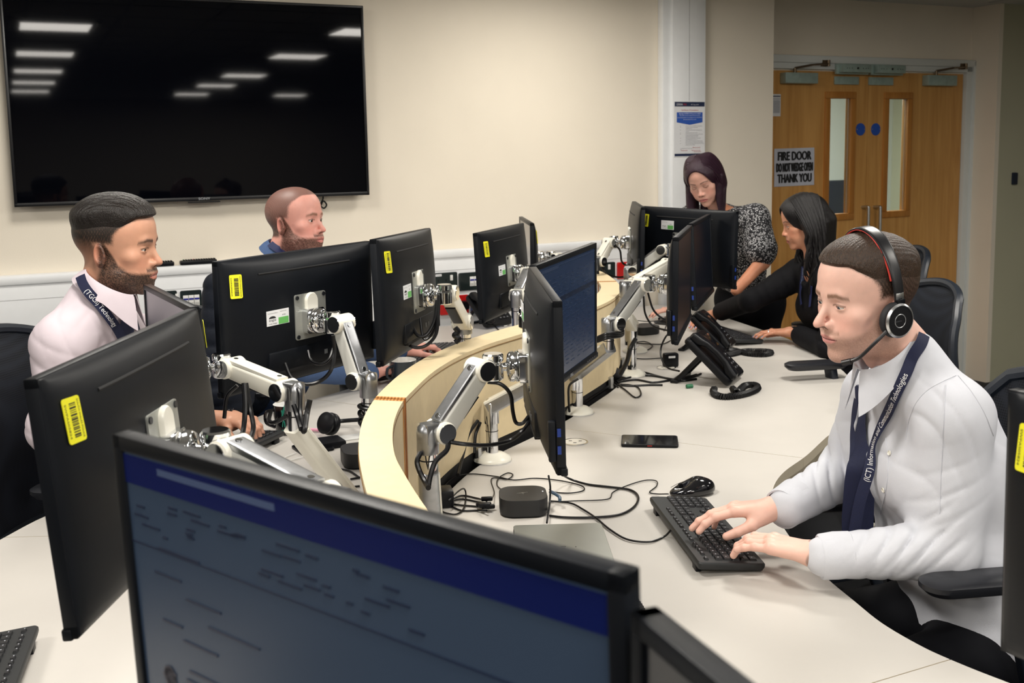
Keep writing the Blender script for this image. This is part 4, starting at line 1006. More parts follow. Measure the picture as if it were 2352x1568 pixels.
dock('black rounded docking station amid cables in front of the laptop', (1202, 1172), .122, .046, .05)
dock('black docking station half hidden by the divider beside the headphones', (838, 1062), .135, .046, .3)
dock('black docking station behind the arm posts near the standing woman', (1480, 765), .13, .04, .4, False)
# power plugs into the near dock
pg = thing('cable_plugs', 'bunch of black cable plugs in the left side of near dock', 'plugs', pz(1120, 1168), .1)
for k, (dx, dy, dz, l) in enumerate(((-.0, .02, .02, .03), (-.01, .0, .012, .04), (.0, -.018, .012, .035), (-.01, -.03, .02, .03))):
    box('plug', (dx, dy, dz), (l, .012, .011), BLACK, pg, .003)
bk = thing('power_adapter', 'black power adapter block beside the silver arm foot under the divider', 'adapter', pz(1022, 1160), .2)
box('adapter_body', (0, 0, .024), (.042, .06, .045), BLACK, bk, .006)
# grommets
for q, lab in (((1321, 1016), 'round white flush cable grommet in the desk left of the smartphone'), ((1530, 845), 'round white cable grommet behind the black adapter by the phones')):
    c = pz(*q); r = thing('cable_grommet', lab, 'grommet', (c[0], c[1], DESK))
    bm = bmesh.new(); lathe(bm, [(.001, .0028), (.036, .0028), (.0365, .002)], (0, 0, 0), (0, 0, 1), 36); from_bm('lid', bm, mat('grommet_white', hx(222, 218, 208), .4), r)
    bm = bmesh.new(); lathe(bm, [(.0365, .0005), (.041, .0005), (.041, .003), (.0365, .0035)], (0, 0, 0), (0, 0, 1), 36, False); from_bm('chrome_ring', bm, CHROME, r)
    bm = bmesh.new()
    for a, rr_ in ((2.5, .018), (4.6, .012), (.4, .018)): bx(bm, (rr_*math.cos(a), rr_*math.sin(a), .003), (.010, .005, .0006))
    from_bm('slot', bm, DARK, r)
# mugs
def mug(label, px, R_, H_, m, inner, handle=None, zrim=.825, loc=None):
    c = pz(*px, zrim) if loc is None else loc; r = thing('mug', label, 'mug', (c[0], c[1], DESK))
    bm = bmesh.new(); lathe(bm, [(.001, .0), (R_*.8, .0), (R_*.86, .006), (R_*.97, H_*.6), (R_, H_)], (0, 0, 0), (0, 0, 1), 36, False); from_bm('mug_body', bm, m, r)
    bm = bmesh.new(); lathe(bm, [(R_, H_), (R_-.002, H_+.0015), (R_-.004, H_-.001), (R_*.86, .02), (.001, .012)], (0, 0, 0), (0, 0, 1), 36, False); from_bm('mug_inside', bm, inner, r)
    a = handle or 0; hx_, hy_ = math.cos(a), math.sin(a)
    bm = bmesh.new(); tube(bm, catmull([(hx_*R_*.9, hy_*R_*.9, H_*.8), (hx_*(R_+.022), hy_*(R_+.022), H_*.74), (hx_*(R_+.024), hy_*(R_+.024), H_*.4), (hx_*R_*.88, hy_*R_*.88, H_*.22)], 5), .0058, 8); from_bm('handle', bm, m, r)
    return r
mug('dark slate mug with white inside behind the divider top', (925, 826), .054, .095, mat('slate_glaze', (.018, .026, .035), .2, coat=.3), mat('mug_white', (.7, .68, .64), .25), 3.9)
mc = pz(655, 1000, DESK); mg = mug('black mug with green bird emblem beside the white monitor arm', None, .042, .10, GLOSS, WHITE, 3.3, loc=mc+P(0.0, .03, 0))
bm = bmesh.new()
GM = mat('mug_green', (.02, .25, .18), .4)
def on_mug(a, z): return (.0432*math.cos(a), .0432*math.sin(a), z)
for k in range(5): tube(bm, [on_mug(-1.75+.02*k+t*.05, .055+.006*k+t*.006) for t in range(6)], .0011, 4)
tube(bm, [on_mug(-1.7+t*.03, .088-t*.008) for t in range(6)], .0018, 4); tube(bm, [on_mug(-1.62-.02*t, .05-.006*t) for t in range(4)], .0016, 4); tube(bm, [on_mug(-1.52+.01*t, .05-.006*t) for t in range(4)], .0016, 4)
from_bm('green_emblem', bm, GM, mg)['kind'] = 'stuff'
text('emblem_print', [('L.F.C.', 0, 0, .045, .011)], Matrix.Rotation(-1.55+PI/2, 4, 'Z') @ Matrix.Translation((0, -.0432, .012)) @ RX, GM, mg)
# headphones lying by the arm post on the left desk
hp = thing('headphones', 'black over-ear headphones lying on the left desk beside the divider', 'headphones', pz(800, 1000), .4)
for (x, y, ax_) in ((-.045, .01, (-.8, -.5, .35)), (.045, .0, (.85, -.45, .2))):
    bm = bmesh.new(); lathe(bm, [(.001, .0), (.028, .0), (.036, .006), (.037, .018), (.034, .024), (.030, .026), (.034, .03), (.036, .04), (.024, .046), (.001, .046)], (x, y, .04), ax_, 28); from_bm('ear_cup', bm, BLACK, hp)
bm = bmesh.new(); tube(bm, catmull([(-.05, .0, .045), (-.06, .07, .03), (0, .12, .02), (.06, .07, .03), (.05, .0, .045)], 8), .007, 8); from_bm('headband', bm, BLACK, hp)
box('pad_mat', (.03, -.03, .002), (.17, .06, .003), mat('mat_white', (.65, .65, .63), .5), hp, .001)
# wallet / black card folder and pink pen
wl_ = thing('wallet', 'black wallet lying beside the white arm on the left desk', 'wallet', pz(745, 1025), .5)
bm = bmesh.new(); R = rrect(.12, .085, .008); loft(bm, [[(p, q, 0) for p, q in R], [(p, q, .016) for p, q in R], [(p*.96, q*.96, .02) for p, q in R]]); from_bm('wallet_body', bm, BLACK, wl_)
a, b = pz(705, 986, .738), pz(770, 989, .738)
bm = bmesh.new(); tube(bm, [a, b], .0055, 8); tag(from_bm('pink_pen', bm, mat('pink', hx(235, 165, 190), .4), None), 'pink pen lying on the left desk by the headphones', 'pen')
# ------------------------------------------------------------------ desk telephones
def coil(bm, pts, R_=.0065, r=.0022, turns_per_m=190):
    pts = [np.array(p) for p in catmull(pts, 10)]; seg = [np.linalg.norm(b-a) for a, b in zip(pts, pts[1:])]; L_ = sum(seg)
    n = int(L_*turns_per_m*7); s = np.linspace(0, L_, n); cum = np.concatenate([[0], np.cumsum(seg)]); out = []
    P_ = np.array(pts); px_ = np.array([np.interp(s, cum, P_[:, k]) for k in range(3)]).T
    T_ = np.gradient(px_, axis=0); T_ /= np.linalg.norm(T_, axis=1)[:, None]
    up = np.array([0, 0, 1.]); X_ = np.cross(T_, up); X_ /= np.linalg.norm(X_, axis=1)[:, None]+1e-9; Y_ = np.cross(X_, T_); ph = s*turns_per_m*2*PI
    q = px_+X_*np.cos(ph)[:, None]*R_+Y_*np.sin(ph)[:, None]*R_
    tube(bm, list(q), r, 5)
def telephone(label, o, rz, tilt=.75, s=1.):
    """desk phone: local x to its right, y towards its back, raised on a rear stand"""
    r = thing('desk_telephone', label, 'telephone', (o[0], o[1], DESK), rz); r.scale = (s, s, s)
    TM = Matrix.Translation((0, -.085, .004)) @ Matrix.Rotation(tilt, 4, 'X') @ Matrix.Translation((0, .11, 0))
    bm = bmesh.new(); R = rrect(.20, .22, .02, 5); loft(bm, [[(p*.97, q*.97, 0) for p, q in R], [(p, q, .006) for p, q in R], [(p, q, .018) for p, q in R], [(p*.97, q*.97, .026) for p, q in R]])
    for v in bm.verts: v.co = TM @ v.co
    from_bm('phone_body', bm, BLACK, r)
    bm = bmesh.new(); bx(bm, (.045, .055, .028), (.09, .06, .006), .003)
    for v in bm.verts: v.co = TM @ v.co
    from_bm('display', bm, GLOSS, r)
    bm = bmesh.new()
    for i in range(3):
        for j in range(4): bx(bm, (.02+i*.024, -.075+j*.02, .027), (.017, .012, .005), .001)
    for v in bm.verts: v.co = TM @ v.co
    kp_ = from_bm('keypad', bm, KEYM, r); kp_['kind'] = 'stuff'
    bm = bmesh.new()
    for i in range(3):
        for j in range(4): bx(bm, (.02+i*.024, -.075+j*.02, .0297), (.004, .004, .0004))
    for v in bm.verts: v.co = TM @ v.co
    from_bm('keypad_print', bm, LEG, r, False)['kind'] = 'stuff'
    bm = bmesh.new(); rings = []
    for t, w_, h_, z_ in ((-.108, .02, .012, .036), (-.10, .046, .032, .036), (-.07, .048, .036, .040), (-.045, .038, .022, .052), (0, .036, .02, .056), (.045, .038, .022, .052), (.07, .048, .036, .040), (.10, .046, .032, .036), (.108, .02, .012, .036)):
        rings.append([(-.068+p*w_, t, z_+q*h_) for p, q in rrect(1, 1, .3, 3)])
    loft(bm, rings)
    for v in bm.verts: v.co = TM @ v.co
    from_bm('handset', bm, BLACK, r)
    bm = bmesh.new(); tube(bm, [(-.07, .02, .1), (-.07, .11, .004)], .009, 6); tube(bm, [(.07, .02, .1), (.07, .11, .004)], .009, 6); bx(bm, (0, .11, .006), (.17, .03, .01), .003); from_bm('rear_stand', bm, BLACK, r)
    return r
p1 = pz(1648, 880); t1 = telephone('nearer black desk telephone with coiled cord on the right desk', (p1[0]-.02, p1[1]+.04), 1.12, .76, 1.1)
p2 = pz(1645, 812); t2 = telephone('farther black desk telephone with looped cord behind the nearer one', (p2[0]-.01, p2[1]+.10), 1.12, .76)
p3 = pz(1112, 752); t3 = telephone('desk telephone with lit keypad print behind the small far monitor on left desk', (p3[0]+.02, p3[1]+.06), .75, .75)
bm = bmesh.new(); coil(bm, [pz(1683, 893, .745), pz(1692, 901, .74), pz(1702, 893, .739), pz(1712, 886, .739), pz(1730, 884, .739), pz(1740, 889, .739), pz(1735, 896, .739), pz(1712, 905, .739), pz(1680, 911, .739), pz(1655, 911, .739), pz(1640, 903, .739), pz(1640, 893, .745)], .012, .003, 150)
tag(from_bm('coiled_cord', bm, CABLE), 'thick coiled black handset cord looped in front of nearer telephone', 'cord')
bm = bmesh.new(); coil(bm, [pz(1645, 800, .75), pz(1660, 803, .74), pz(1690, 806, .739), pz(1720, 813, .739), pz(1750, 815, .739), pz(1768, 812, .739), pz(1768, 808, .739), pz(1740, 806, .739), pz(1710, 807, .739), pz(1680, 814, .739), pz(1650, 817, .742)], .012, .003, 150)
tag(from_bm('coiled_cord', bm, CABLE), 'coiled black cord in a long flat loop right of the farther telephone', 'cord')
bm = bmesh.new(); coil(bm, [pz(1420, 1345, .742), pz(1440, 1362, .741), pz(1462, 1388, .741), pz(1475, 1410, .741)], .008, .0028, 110)
tag(from_bm('coiled_cord', bm, CABLE), 'short piece of coiled cord beside the corner of the nearest screen', 'cord')
# small black adapter with white label by the phones
ad = thing('network_adapter', 'small black box with white label standing under the monitor above phones', 'adapter', pz(1540, 842), .2)
box('adapter_body', (0, 0, .03), (.065, .035, .06), BLACK, ad, .008); box('paper_label', (.0, -.0182, .045), (.03, .0008, .009), PAPER, ad)
# knot of cables (velcro bundle) and green plug
kn = thing('cable_tie_bundle', 'black wrapped bundle of cables at the divider foot', 'cable', pz(1412, 872), 0)
bm = bmesh.new(); bmesh.ops.create_icosphere(bm, subdivisions=3, radius=.03)
for v in bm.verts: v.co = Vector((v.co.x*1.0, v.co.y*.9, v.co.z*.8+.024))*(1+.08*math.sin(v.co.x*200)*math.sin(v.co.y*170))
from_bm('wrap', bm, mat('fabric_black', (.01, .01, .012), .9), kn)
gp = thing('green_plug', 'small green audio plug lying in front of the nearer telephone', 'plug', pz(1576, 892), .3)
bm = bmesh.new(); cyl(bm, (0, 0, .008), (.028, .0, .008), .008, n=10, bev=.002); from_bm('plug_body', bm, mat('plug_green', (.01, .12, .05), .4), gp)
# ------------------------------------------------------------------ loose cables on the desks
zc = .734
def cpx(label, pts, r=.0026, z=zc, m=None):
    q = [pz(p[0], p[1], p[2] if len(p) > 2 else z) for p in pts]; return cable('cable', q, r, m, label=label)
cpx('thick cable looping right from the edge-on centre monitor to near dock', [(1284, 1085, .80), (1310, 1100, .745), (1350, 1112), (1400, 1118), (1448, 1125), (1466, 1142), (1455, 1165), (1420, 1182), (1360, 1188), (1300, 1188), (1262, 1184)], .0032)
cpx('thin keyboard cable from dock curving to the keyboard of the headset man', [(1262, 1150), (1310, 1155), (1340, 1170), (1370, 1190), (1400, 1215), (1440, 1238), (1490, 1244), (1525, 1232), (1541, 1217, .75)], .0024)
cpx('thin mouse cable snaking from near dock to the glossy mouse', [(1262, 1152), (1320, 1150), (1395, 1146), (1408, 1130), (1440, 1115), (1480, 1103), (1507, 1104), (1508, 1116), (1492, 1130), (1510, 1134), (1535, 1134, .745)], .0016)
cpx('cable running behind dock in a long wave', [(1010, 1128), (1040, 1098), (1080, 1088), (1140, 1094), (1180, 1102), (1230, 1098), (1290, 1104), (1335, 1115), (1340, 1126), (1310, 1132), (1275, 1130), (1262, 1124, .75)], .0018)
cpx('cable forming a small loop behind the near dock', [(1160, 1130, .75), (1142, 1115), (1145, 1098), (1165, 1086), (1178, 1090), (1165, 1100), (1135, 1097), (1128, 1105), (1135, 1130), (1130, 1146, .75)], .0018)
for k, (y0, y1, y2) in enumerate(((1150, 1138, 1150), (1152, 1146, 1158), (1156, 1160, 1166), (1160, 1172, 1172))):
    cpx(['upper', 'second', 'third', 'lowest'][k]+' of the cables between power block and near dock', [(1030, y0), (1060, y1), (1095, (y1+y2)/2), (1118, y2, .745)], .0026)
cpx('cable looping up beside the power adapter block', [(1030, 1150, .76), (1050, 1130, .76), (1065, 1122, .75), (1070, 1135), (1066, 1165), (1050, 1180), (1025, 1178), (1008, 1170)], .0022)
cpx('thin cable hanging from edge-on centre monitor down to the laptop', [(1260, 1092, .82), (1264, 1120, .78), (1262, 1160, .745), (1256, 1200, .747)], .0026)
cable('cable', [pz(1262, 1128, .77), pz(1272, 1132, .765), pz(1284, 1140, .76), pz(1286, 1148, .757)], .0045, mat('blue_connector', (.04, .08, .13), .4), label='blue connector beside the near dock')
# cables by the far arm bases
for k, pts in enumerate(([(1412, 868), (1440, 850), (1480, 855), (1520, 866), (1560, 872), (1590, 866), (1610, 858)], [(1415, 875), (1450, 866), (1490, 862), (1530, 868), (1565, 874), (1600, 870)], [(1418, 878), (1460, 872), (1500, 878), (1540, 873), (1570, 868), (1600, 860)], [(1418, 884), (1450, 886), (1490, 884), (1522, 884)], [(1415, 880), (1436, 895), (1458, 912), (1472, 906), (1466, 890), (1448, 884), (1425, 882)], [(1410, 862, .75), (1405, 850, .76), (1399, 856, .76), (1404, 876, .75), (1420, 890)])):
    cpx(['topmost', 'second', 'third', 'short lowest', 'looped', 'small curled'][k]+' cable spreading right from the wrapped bundle at the divider', pts, .0045 if k < 4 else .003)
cpx('black cables running along the divider foot up to the wrapped bundle', [(1330, 932), (1355, 915), (1385, 895), (1408, 878, .745)], .007)
cpx('cable arching between far arm post and monitor above phones', [(1455, 787), (1480, 789), (1520, 790), (1540, 782), (1552, 778)], .0025)
cpx('oval loop of cable right of the far arm post', [(1452, 787), (1480, 784), (1498, 792), (1490, 802), (1470, 808), (1450, 812)], .0025)
cpx('cable running from the arm post to the small labelled box', [(1452, 822), (1480, 824), (1520, 822), (1545, 820)], .0025)
cpx('small loop of cable at the farther telephone', [(1650, 820), (1668, 822), (1672, 828), (1660, 832), (1645, 832)], .002)
cable('cable', [pd(1548, 758, 3.3), pd(1530, 772, 3.3), pd(1518, 800, 3.3), pd(1520, 825, 3.28), pd(1535, 845, 3.25), pd(1560, 852, 3.2)], .003, label='cable hanging in a curve left of the edge-on monitor above phones')
cable('cable', [pd(1478, 680, 4.1), pd(1482, 720, 4.1), pd(1500, 748, 4.1), pd(1530, 758, 4.05), pd(1548, 760, 4.0)], .004, label='thick cable drooping from the silver arm to the far dock')
cable('cable', [pd(1488, 672, 4.1), pd(1500, 710, 4.1), pd(1520, 730, 4.1), pd(1548, 742, 4.05)], .004, label='second drooping cable beside the far thick one')
cable('cable', [pd(1410, 562, 4.9), pd(1385, 585, 4.9), pd(1384, 615, 4.9), pd(1400, 632, 4.9), pd(1430, 636, 4.95), pd(1448, 622, 5.0), pd(1452, 600, 5.0)], .0045, label='loop of cable hanging under far white arm')
cable('cable', [pd(1412, 562, 4.9), pd(1424, 575, 4.9), pd(1428, 600, 4.9), pd(1440, 610, 4.9), pd(1446, 605, 4.9)], .0045, label='shorter cable hanging from far white arm to the edge-on monitor')
# cables of the centre arm
cable('cable', [pd(1120, 877, 2.2), pd(1150, 882, 2.2), pd(1172, 905, 2.2), pd(1178, 945, 2.2), pd(1185, 970, 2.2), pd(1200, 972, 2.2), pd(1215, 955, 2.2)], .0042, label='thick cable drooping behind the edge-on centre monitor')
cable('cable', [pd(1035, 1015, 2.1), pd(1070, 1020, 2.1), pd(1120, 1022, 2.12), pd(1170, 1012, 2.15), pd(1200, 990, 2.15), pd(1218, 965, 2.2)], .0045, label='thick cable from centre arm elbow to edge-on monitor')
cable('cable', [pd(1030, 1018, 2.1), pd(1025, 1035, 2.08), pd(1000, 1060, 2.06), pd(988, 1095, 2.04), pd(984, 1118, 2.02)], .0055, label='right cable running down the centre arm post')
cable('cable', [pd(966, 1040, 2.08), pd(958, 1060, 2.06), pd(965, 1085, 2.05), pd(978, 1110, 2.03), pd(984, 1120, 2.0)], .0055, label='left cable looping round the centre arm post')
cable('cable', [pd(1098, 965, 3.03), pd(1075, 1000, 3.0), pd(1062, 1050, 2.95), pd(1052, 1090, 2.85)], .005, label='cable falling beside the white base of centre arm')
cable('cable', [pd(1103, 970, 3.05), pd(1092, 1000, 3.02), pd(1090, 1040, 3.0)], .005, label='second short cable falling behind the white base of centre arm')
cable('cable', [pd(1328, 870, 3.5), pd(1308, 885, 3.5), pd(1306, 915, 3.52), pd(1308, 945, 3.55)], .004, label='cable beside the post of the second white arm base')
for k in range(3):
    cable('cable', [pd(1370+k, 776+k*4, 3.32), pd(1395, 766+k*5, 3.30), pd(1425, 764+k*4, 3.34), pd(1430, 757+k*3, 3.4), pd(1410, 748+k*4, 3.45)], .005, label=['top', 'middle', 'lower'][k]+' cable turn wrapped round the silver arm elbow')
cable('cable', [pd(1460, 778, 4.02), pd(1448, 800, 4.0), pd(1440, 830, 4.0), pd(1425, 860, 4.0)], .009, label='black cable sleeve strapped down the far white arm post')
# arm A: cable wound round its post; hanging loops below monitors A and B
for k in range(3):
    q = AR['A'][3]; c = P(q[0], q[1], q[2]-.075-.012*k); cable('cable', [c+P(.026*math.cos(a), .026*math.sin(a), .012*math.sin(a*.5+k)) for a in np.linspace(0, 6.2, 14)], .0045, label=['top', 'middle', 'lower'][k]+' cable turn round the post of widest monitor', k=2)
cable('cable', [pd(765, 770, 2.6), pd(768, 810, 2.6), pd(760, 850, 2.58), pd(735, 875, 2.58), pd(700, 882, 2.57), pd(670, 868, 2.57), pd(655, 835, 2.6)], .005, label='long cable loop hanging under widest back-facing monitor')
cable('cable', [pd(765, 800, 2.62), pd(755, 825, 2.6), pd(735, 836, 2.6), pd(715, 828, 2.62), pd(708, 805, 2.64)], .004, label='inner cable loop behind widest monitor lower edge')
cable('cable', [pd(1008, 680, 2.95), pd(1006, 730, 2.92), pd(1000, 770, 2.9), pd(975, 795, 2.88), pd(945, 795, 2.88), pd(928, 770, 2.9), pd(922, 745, 2.92)], .005, label='outer cable loop hanging under monitor beside mug')
cable('cable', [pd(1003, 690, 2.95), pd(998, 735, 2.92), pd(980, 768, 2.9), pd(960, 770, 2.9), pd(945, 745, 2.92)], .005, label='inner cable loop hanging under monitor beside mug')
cable('cable', [pd(1010, 690, 2.96), pd(1000, 750, 2.93), pd(985, 775, 2.9), pd(972, 775, 2.9), pd(965, 730, 2.92)], .004, label='middle cable loop hanging under monitor beside mug')
# cables of the arm on the left desk
cable('cable', [pd(560, 880, 2.3), pd(563, 930, 2.28), pd(560, 980, 2.25), pd(553, 1010, 2.2)], .0055, label='black cable hanging straight from the white arm head')
cable('cable', [pd(565, 880, 2.32), pd(575, 940, 2.3), pd(582, 980, 2.25), pd(575, 1010, 2.2)], .0055, label='second black cable hanging from the white arm head')
cable('cable', [pd(545, 885, 2.3), pd(522, 910, 2.3), pd(515, 960, 2.3)], .0045, label='curved cable left of the white arm head')
cable('cable', [pd(670, 885, 2.3), pd(688, 900, 2.28), pd(690, 950, 2.25), pd(700, 990, 2.2)], .005, label='cable arching over the white arm elbow')
cable('cable', [pd(712, 918, 2.25), pd(705, 950, 2.24), pd(700, 985, 2.2), pd(696, 992, 2.2)], .006, label='bent cable entering the lower white arm link')
cable('cable', [pd(675, 930, 2.27), pd(685, 960, 2.25), pd(692, 985, 2.2)], .006, label='inner cable entering the lower white arm link')
cable('cable', [pd(660, 955, 2.3), pd(630, 970, 2.3), pd(618, 965, 2.32), pd(622, 945, 2.35)], .005, label='cable curl before the black mug')
cpx('thin white charging cable beside the phone on left desk', [(680, 1040), (655, 1050), (635, 1070), (600, 1085)], .0015, m=WHITE)
cpx('second thin white cable on the left desk', [(700, 1048), (670, 1056), (640, 1068), (600, 1078)], .0015, m=WHITE)
cpx('black cable lying between arm and divider on left desk', [(660, 1097), (700, 1093), (732, 1089)], .003)
cpx('short black cable under the lower white link', [(712, 1112), (722, 1100), (727, 1085)], .003)
cpx('black cable right of the lower white link', [(770, 1075), (800, 1080), (825, 1096)], .0028)
cpx('black cable stub next to divider foot', [(805, 1100), (827, 1096)], .003)
cpx('black cable end near the lower link foot', [(800, 1125), (812, 1118), (826, 1116)], .003)
# small black twisted tie hanging under the arm by the mug
cable('twisted_tie', [pd(1045, 752, 2.95), pd(1052, 762, 2.95), pd(1044, 770, 2.95), pd(1054, 778, 2.95), pd(1046, 786, 2.95)], .008, label='twisted black cable sleeve behind the monitor beside mug')
# far desk bits
for k, q in enumerate(([(1130, 738), (1140, 752), (1150, 762)], [(1140, 736), (1158, 748), (1168, 745)])):
    cpx(['black cable stub under the small far monitor', 'pale cable end under the small far monitor'][k], q, .003, m=[CABLE, WHITE][k])
cpx('thin cables behind the far dock', [(1455, 735, .78), (1490, 738, .76), (1520, 736, .75), (1530, 745, .74), (1525, 760)], .0022)
usb = thing('usb_stick', 'small black object at the edge of the nearest screen', 'usb stick', pz(1110, 1232), -.6)
box('stick_body', (0, 0, .008), (.05, .02, .014), BLACK, usb, .004)
# a dark swivel handle of the far table phone
# ------------------------------------------------------------------ implicit surfaces for people
import openvdb
class Fld:
    def __init__(s, lo, hi, h):
        s.lo = np.array(lo, float); s.h = h; n = np.ceil((np.array(hi)-s.lo)/h).astype(int)+1
        ax = [(s.lo[k]+np.arange(n[k])*h).astype(np.float32) for k in range(3)]
        s.X, s.Y, s.Z = np.meshgrid(*ax, indexing='ij', sparse=True); s.n = n
        s.d = np.full(n, 1., np.float32)
    def q(s): return s.X, s.Y, s.Z
def cap(F, a, b, ra, rb=None):
    rb = ra if rb is None else rb; a = np.array(a, np.float32); b = np.array(b, np.float32); v = b-a; L = float(v @ v)+1e-9
    px, py, pz_ = F.X-a[0], F.Y-a[1], F.Z-a[2]
    t = np.clip((px*v[0]+py*v[1]+pz_*v[2])/L, 0, 1)
    return np.sqrt((px-t*v[0])**2+(py-t*v[1])**2+(pz_-t*v[2])**2)-(ra+(rb-ra)*t)
def ell(F, c, r, R=None):
    px, py, pz_ = F.X-np.float32(c[0]), F.Y-np.float32(c[1]), F.Z-np.float32(c[2])
    if R is not None:
        R = np.array(R, np.float32); px, py, pz_ = px*R[0][0]+py*R[0][1]+pz_*R[0][2], px*R[1][0]+py*R[1][1]+pz_*R[1][2], px*R[2][0]+py*R[2][1]+pz_*R[2][2]
    k0 = np.sqrt((px/r[0])**2+(py/r[1])**2+(pz_/r[2])**2); k1 = np.sqrt((px/r[0]**2)**2+(py/r[1]**2)**2+(pz_/r[2]**2)**2)+1e-6
    return k0*(k0-1)/k1
def smin(a, b, k):
    h = np.clip(.5+.5*(b-a)/k, 0, 1); return b+(a-b)*h-k*h*(1-h)
def smax(a, b, k): return -smin(-a, -b, k)
def extract(F, d=None):
    d = F.d if d is None else d; d = np.clip(d, -6*F.h, 6*F.h).astype(np.float32)
    d[0], d[-1], d[:, 0], d[:, -1], d[:, :, 0], d[:, :, -1] = [6*F.h]*6
    g = openvdb.FloatGrid(6*F.h); g.copyFromArray(d); p, t, q = g.convertToPolygons(isovalue=0., adaptivity=0.)
    p = np.asarray(p, float)*F.h+F.lo; f = [tuple(int(i) for i in r)[::-1] for r in t]+[tuple(int(i) for i in r)[::-1] for r in q]
    return p, f
def relax(p, f, it=2, lam=.5):
    E_ = set()
    for g in f:
        for a, b in zip(g, g[1:]+g[:1]): E_.add((a, b) if a < b else (b, a))
    E_ = np.array(list(E_)); cnt = np.bincount(E_.ravel(), minlength=len(p))[:, None]
    for _ in range(it):
        s = np.zeros_like(p)
        for k in range(3): s[:, k] = np.bincount(E_[:, 0], p[E_[:, 1], k], len(p))+np.bincount(E_[:, 1], p[E_[:, 0], k], len(p))
        p = p+(s/np.maximum(cnt, 1)-p)*lam
    return p
def mesh_of(name, p, f, col=None):
    me = bpy.data.meshes.new(name); me.from_pydata([tuple(v) for v in p], [], f)
    if col is not None:
        a = me.attributes.new('Col', 'FLOAT_COLOR', 'POINT'); c = np.ones((len(p), 4), np.float32); c[:, :3] = col; a.data.foreach_set('color', c.ravel())
    me.polygons.foreach_set('use_smooth', [True]*len(me.polygons)); me.update(); return me
def join_pf(parts):
    P_, F_, C_ = [], [], []
    b = 0
    for p, f, c in parts:
        P_.append(p); F_ += [tuple(i+b for i in g) for g in f]; C_.append(c if c is not None and len(np.shape(c)) == 2 else np.tile(c, (len(p), 1))); b += len(p)
    return np.vstack(P_), F_, np.vstack(C_)
def vnoise(p, s, seed=0):      # cheap smooth noise on points
    r = np.random.RandomState(seed); o = 0
    for k in range(5):
        w = r.randn(3)*s; o = o+np.sin(p @ w+r.rand()*6.3)
    return o/5
def sstep(a, b, x):
    t = np.clip((x-a)/(b-a), 0, 1); return t*t*(3-2*t)
SKIN = {}
def skin_mat(): return mat('skin', (.6, .4, .3), .48, vcol='Col', sub=.12, bump=.12, bscale=700, noise=.05, nscale=60)
def HAIRM(n, c, r=.45, st=(420, 90, 160)):
    m = mat(n, c, r, spec=.4); nt = m.node_tree; b = nt.nodes['Principled BSDF']; tc = nt.nodes.new('ShaderNodeTexCoord'); mp = nt.nodes.new('ShaderNodeMapping'); mp.inputs['Scale'].default_value = st
    nz = nt.nodes.new('ShaderNodeTexNoise'); nz.inputs['Scale'].default_value = 1.6; nz.inputs['Detail'].default_value = 5; rp = nt.nodes.new('ShaderNodeValToRGB')
    rp.color_ramp.elements[0].position = .35; rp.color_ramp.elements[1].position = .7; rp.color_ramp.elements[0].color = (*[v*.45 for v in c], 1); rp.color_ramp.elements[1].color = (*[min(1, v*1.7) for v in c], 1)
    bp = nt.nodes.new('ShaderNodeBump'); bp.inputs['Strength'].default_value = .8; bp.inputs['Distance'].default_value = .003
    nt.links.new(tc.outputs['Object'], mp.inputs[0]); nt.links.new(mp.outputs[0], nz.inputs['Vector']); nt.links.new(nz.outputs['Fac'], rp.inputs[0]); nt.links.new(rp.outputs[0], b.inputs['Base Color']); nt.links.new(nz.outputs['Fac'], bp.inputs['Height']); nt.links.new(bp.outputs[0], b.inputs['Normal'])
    return m

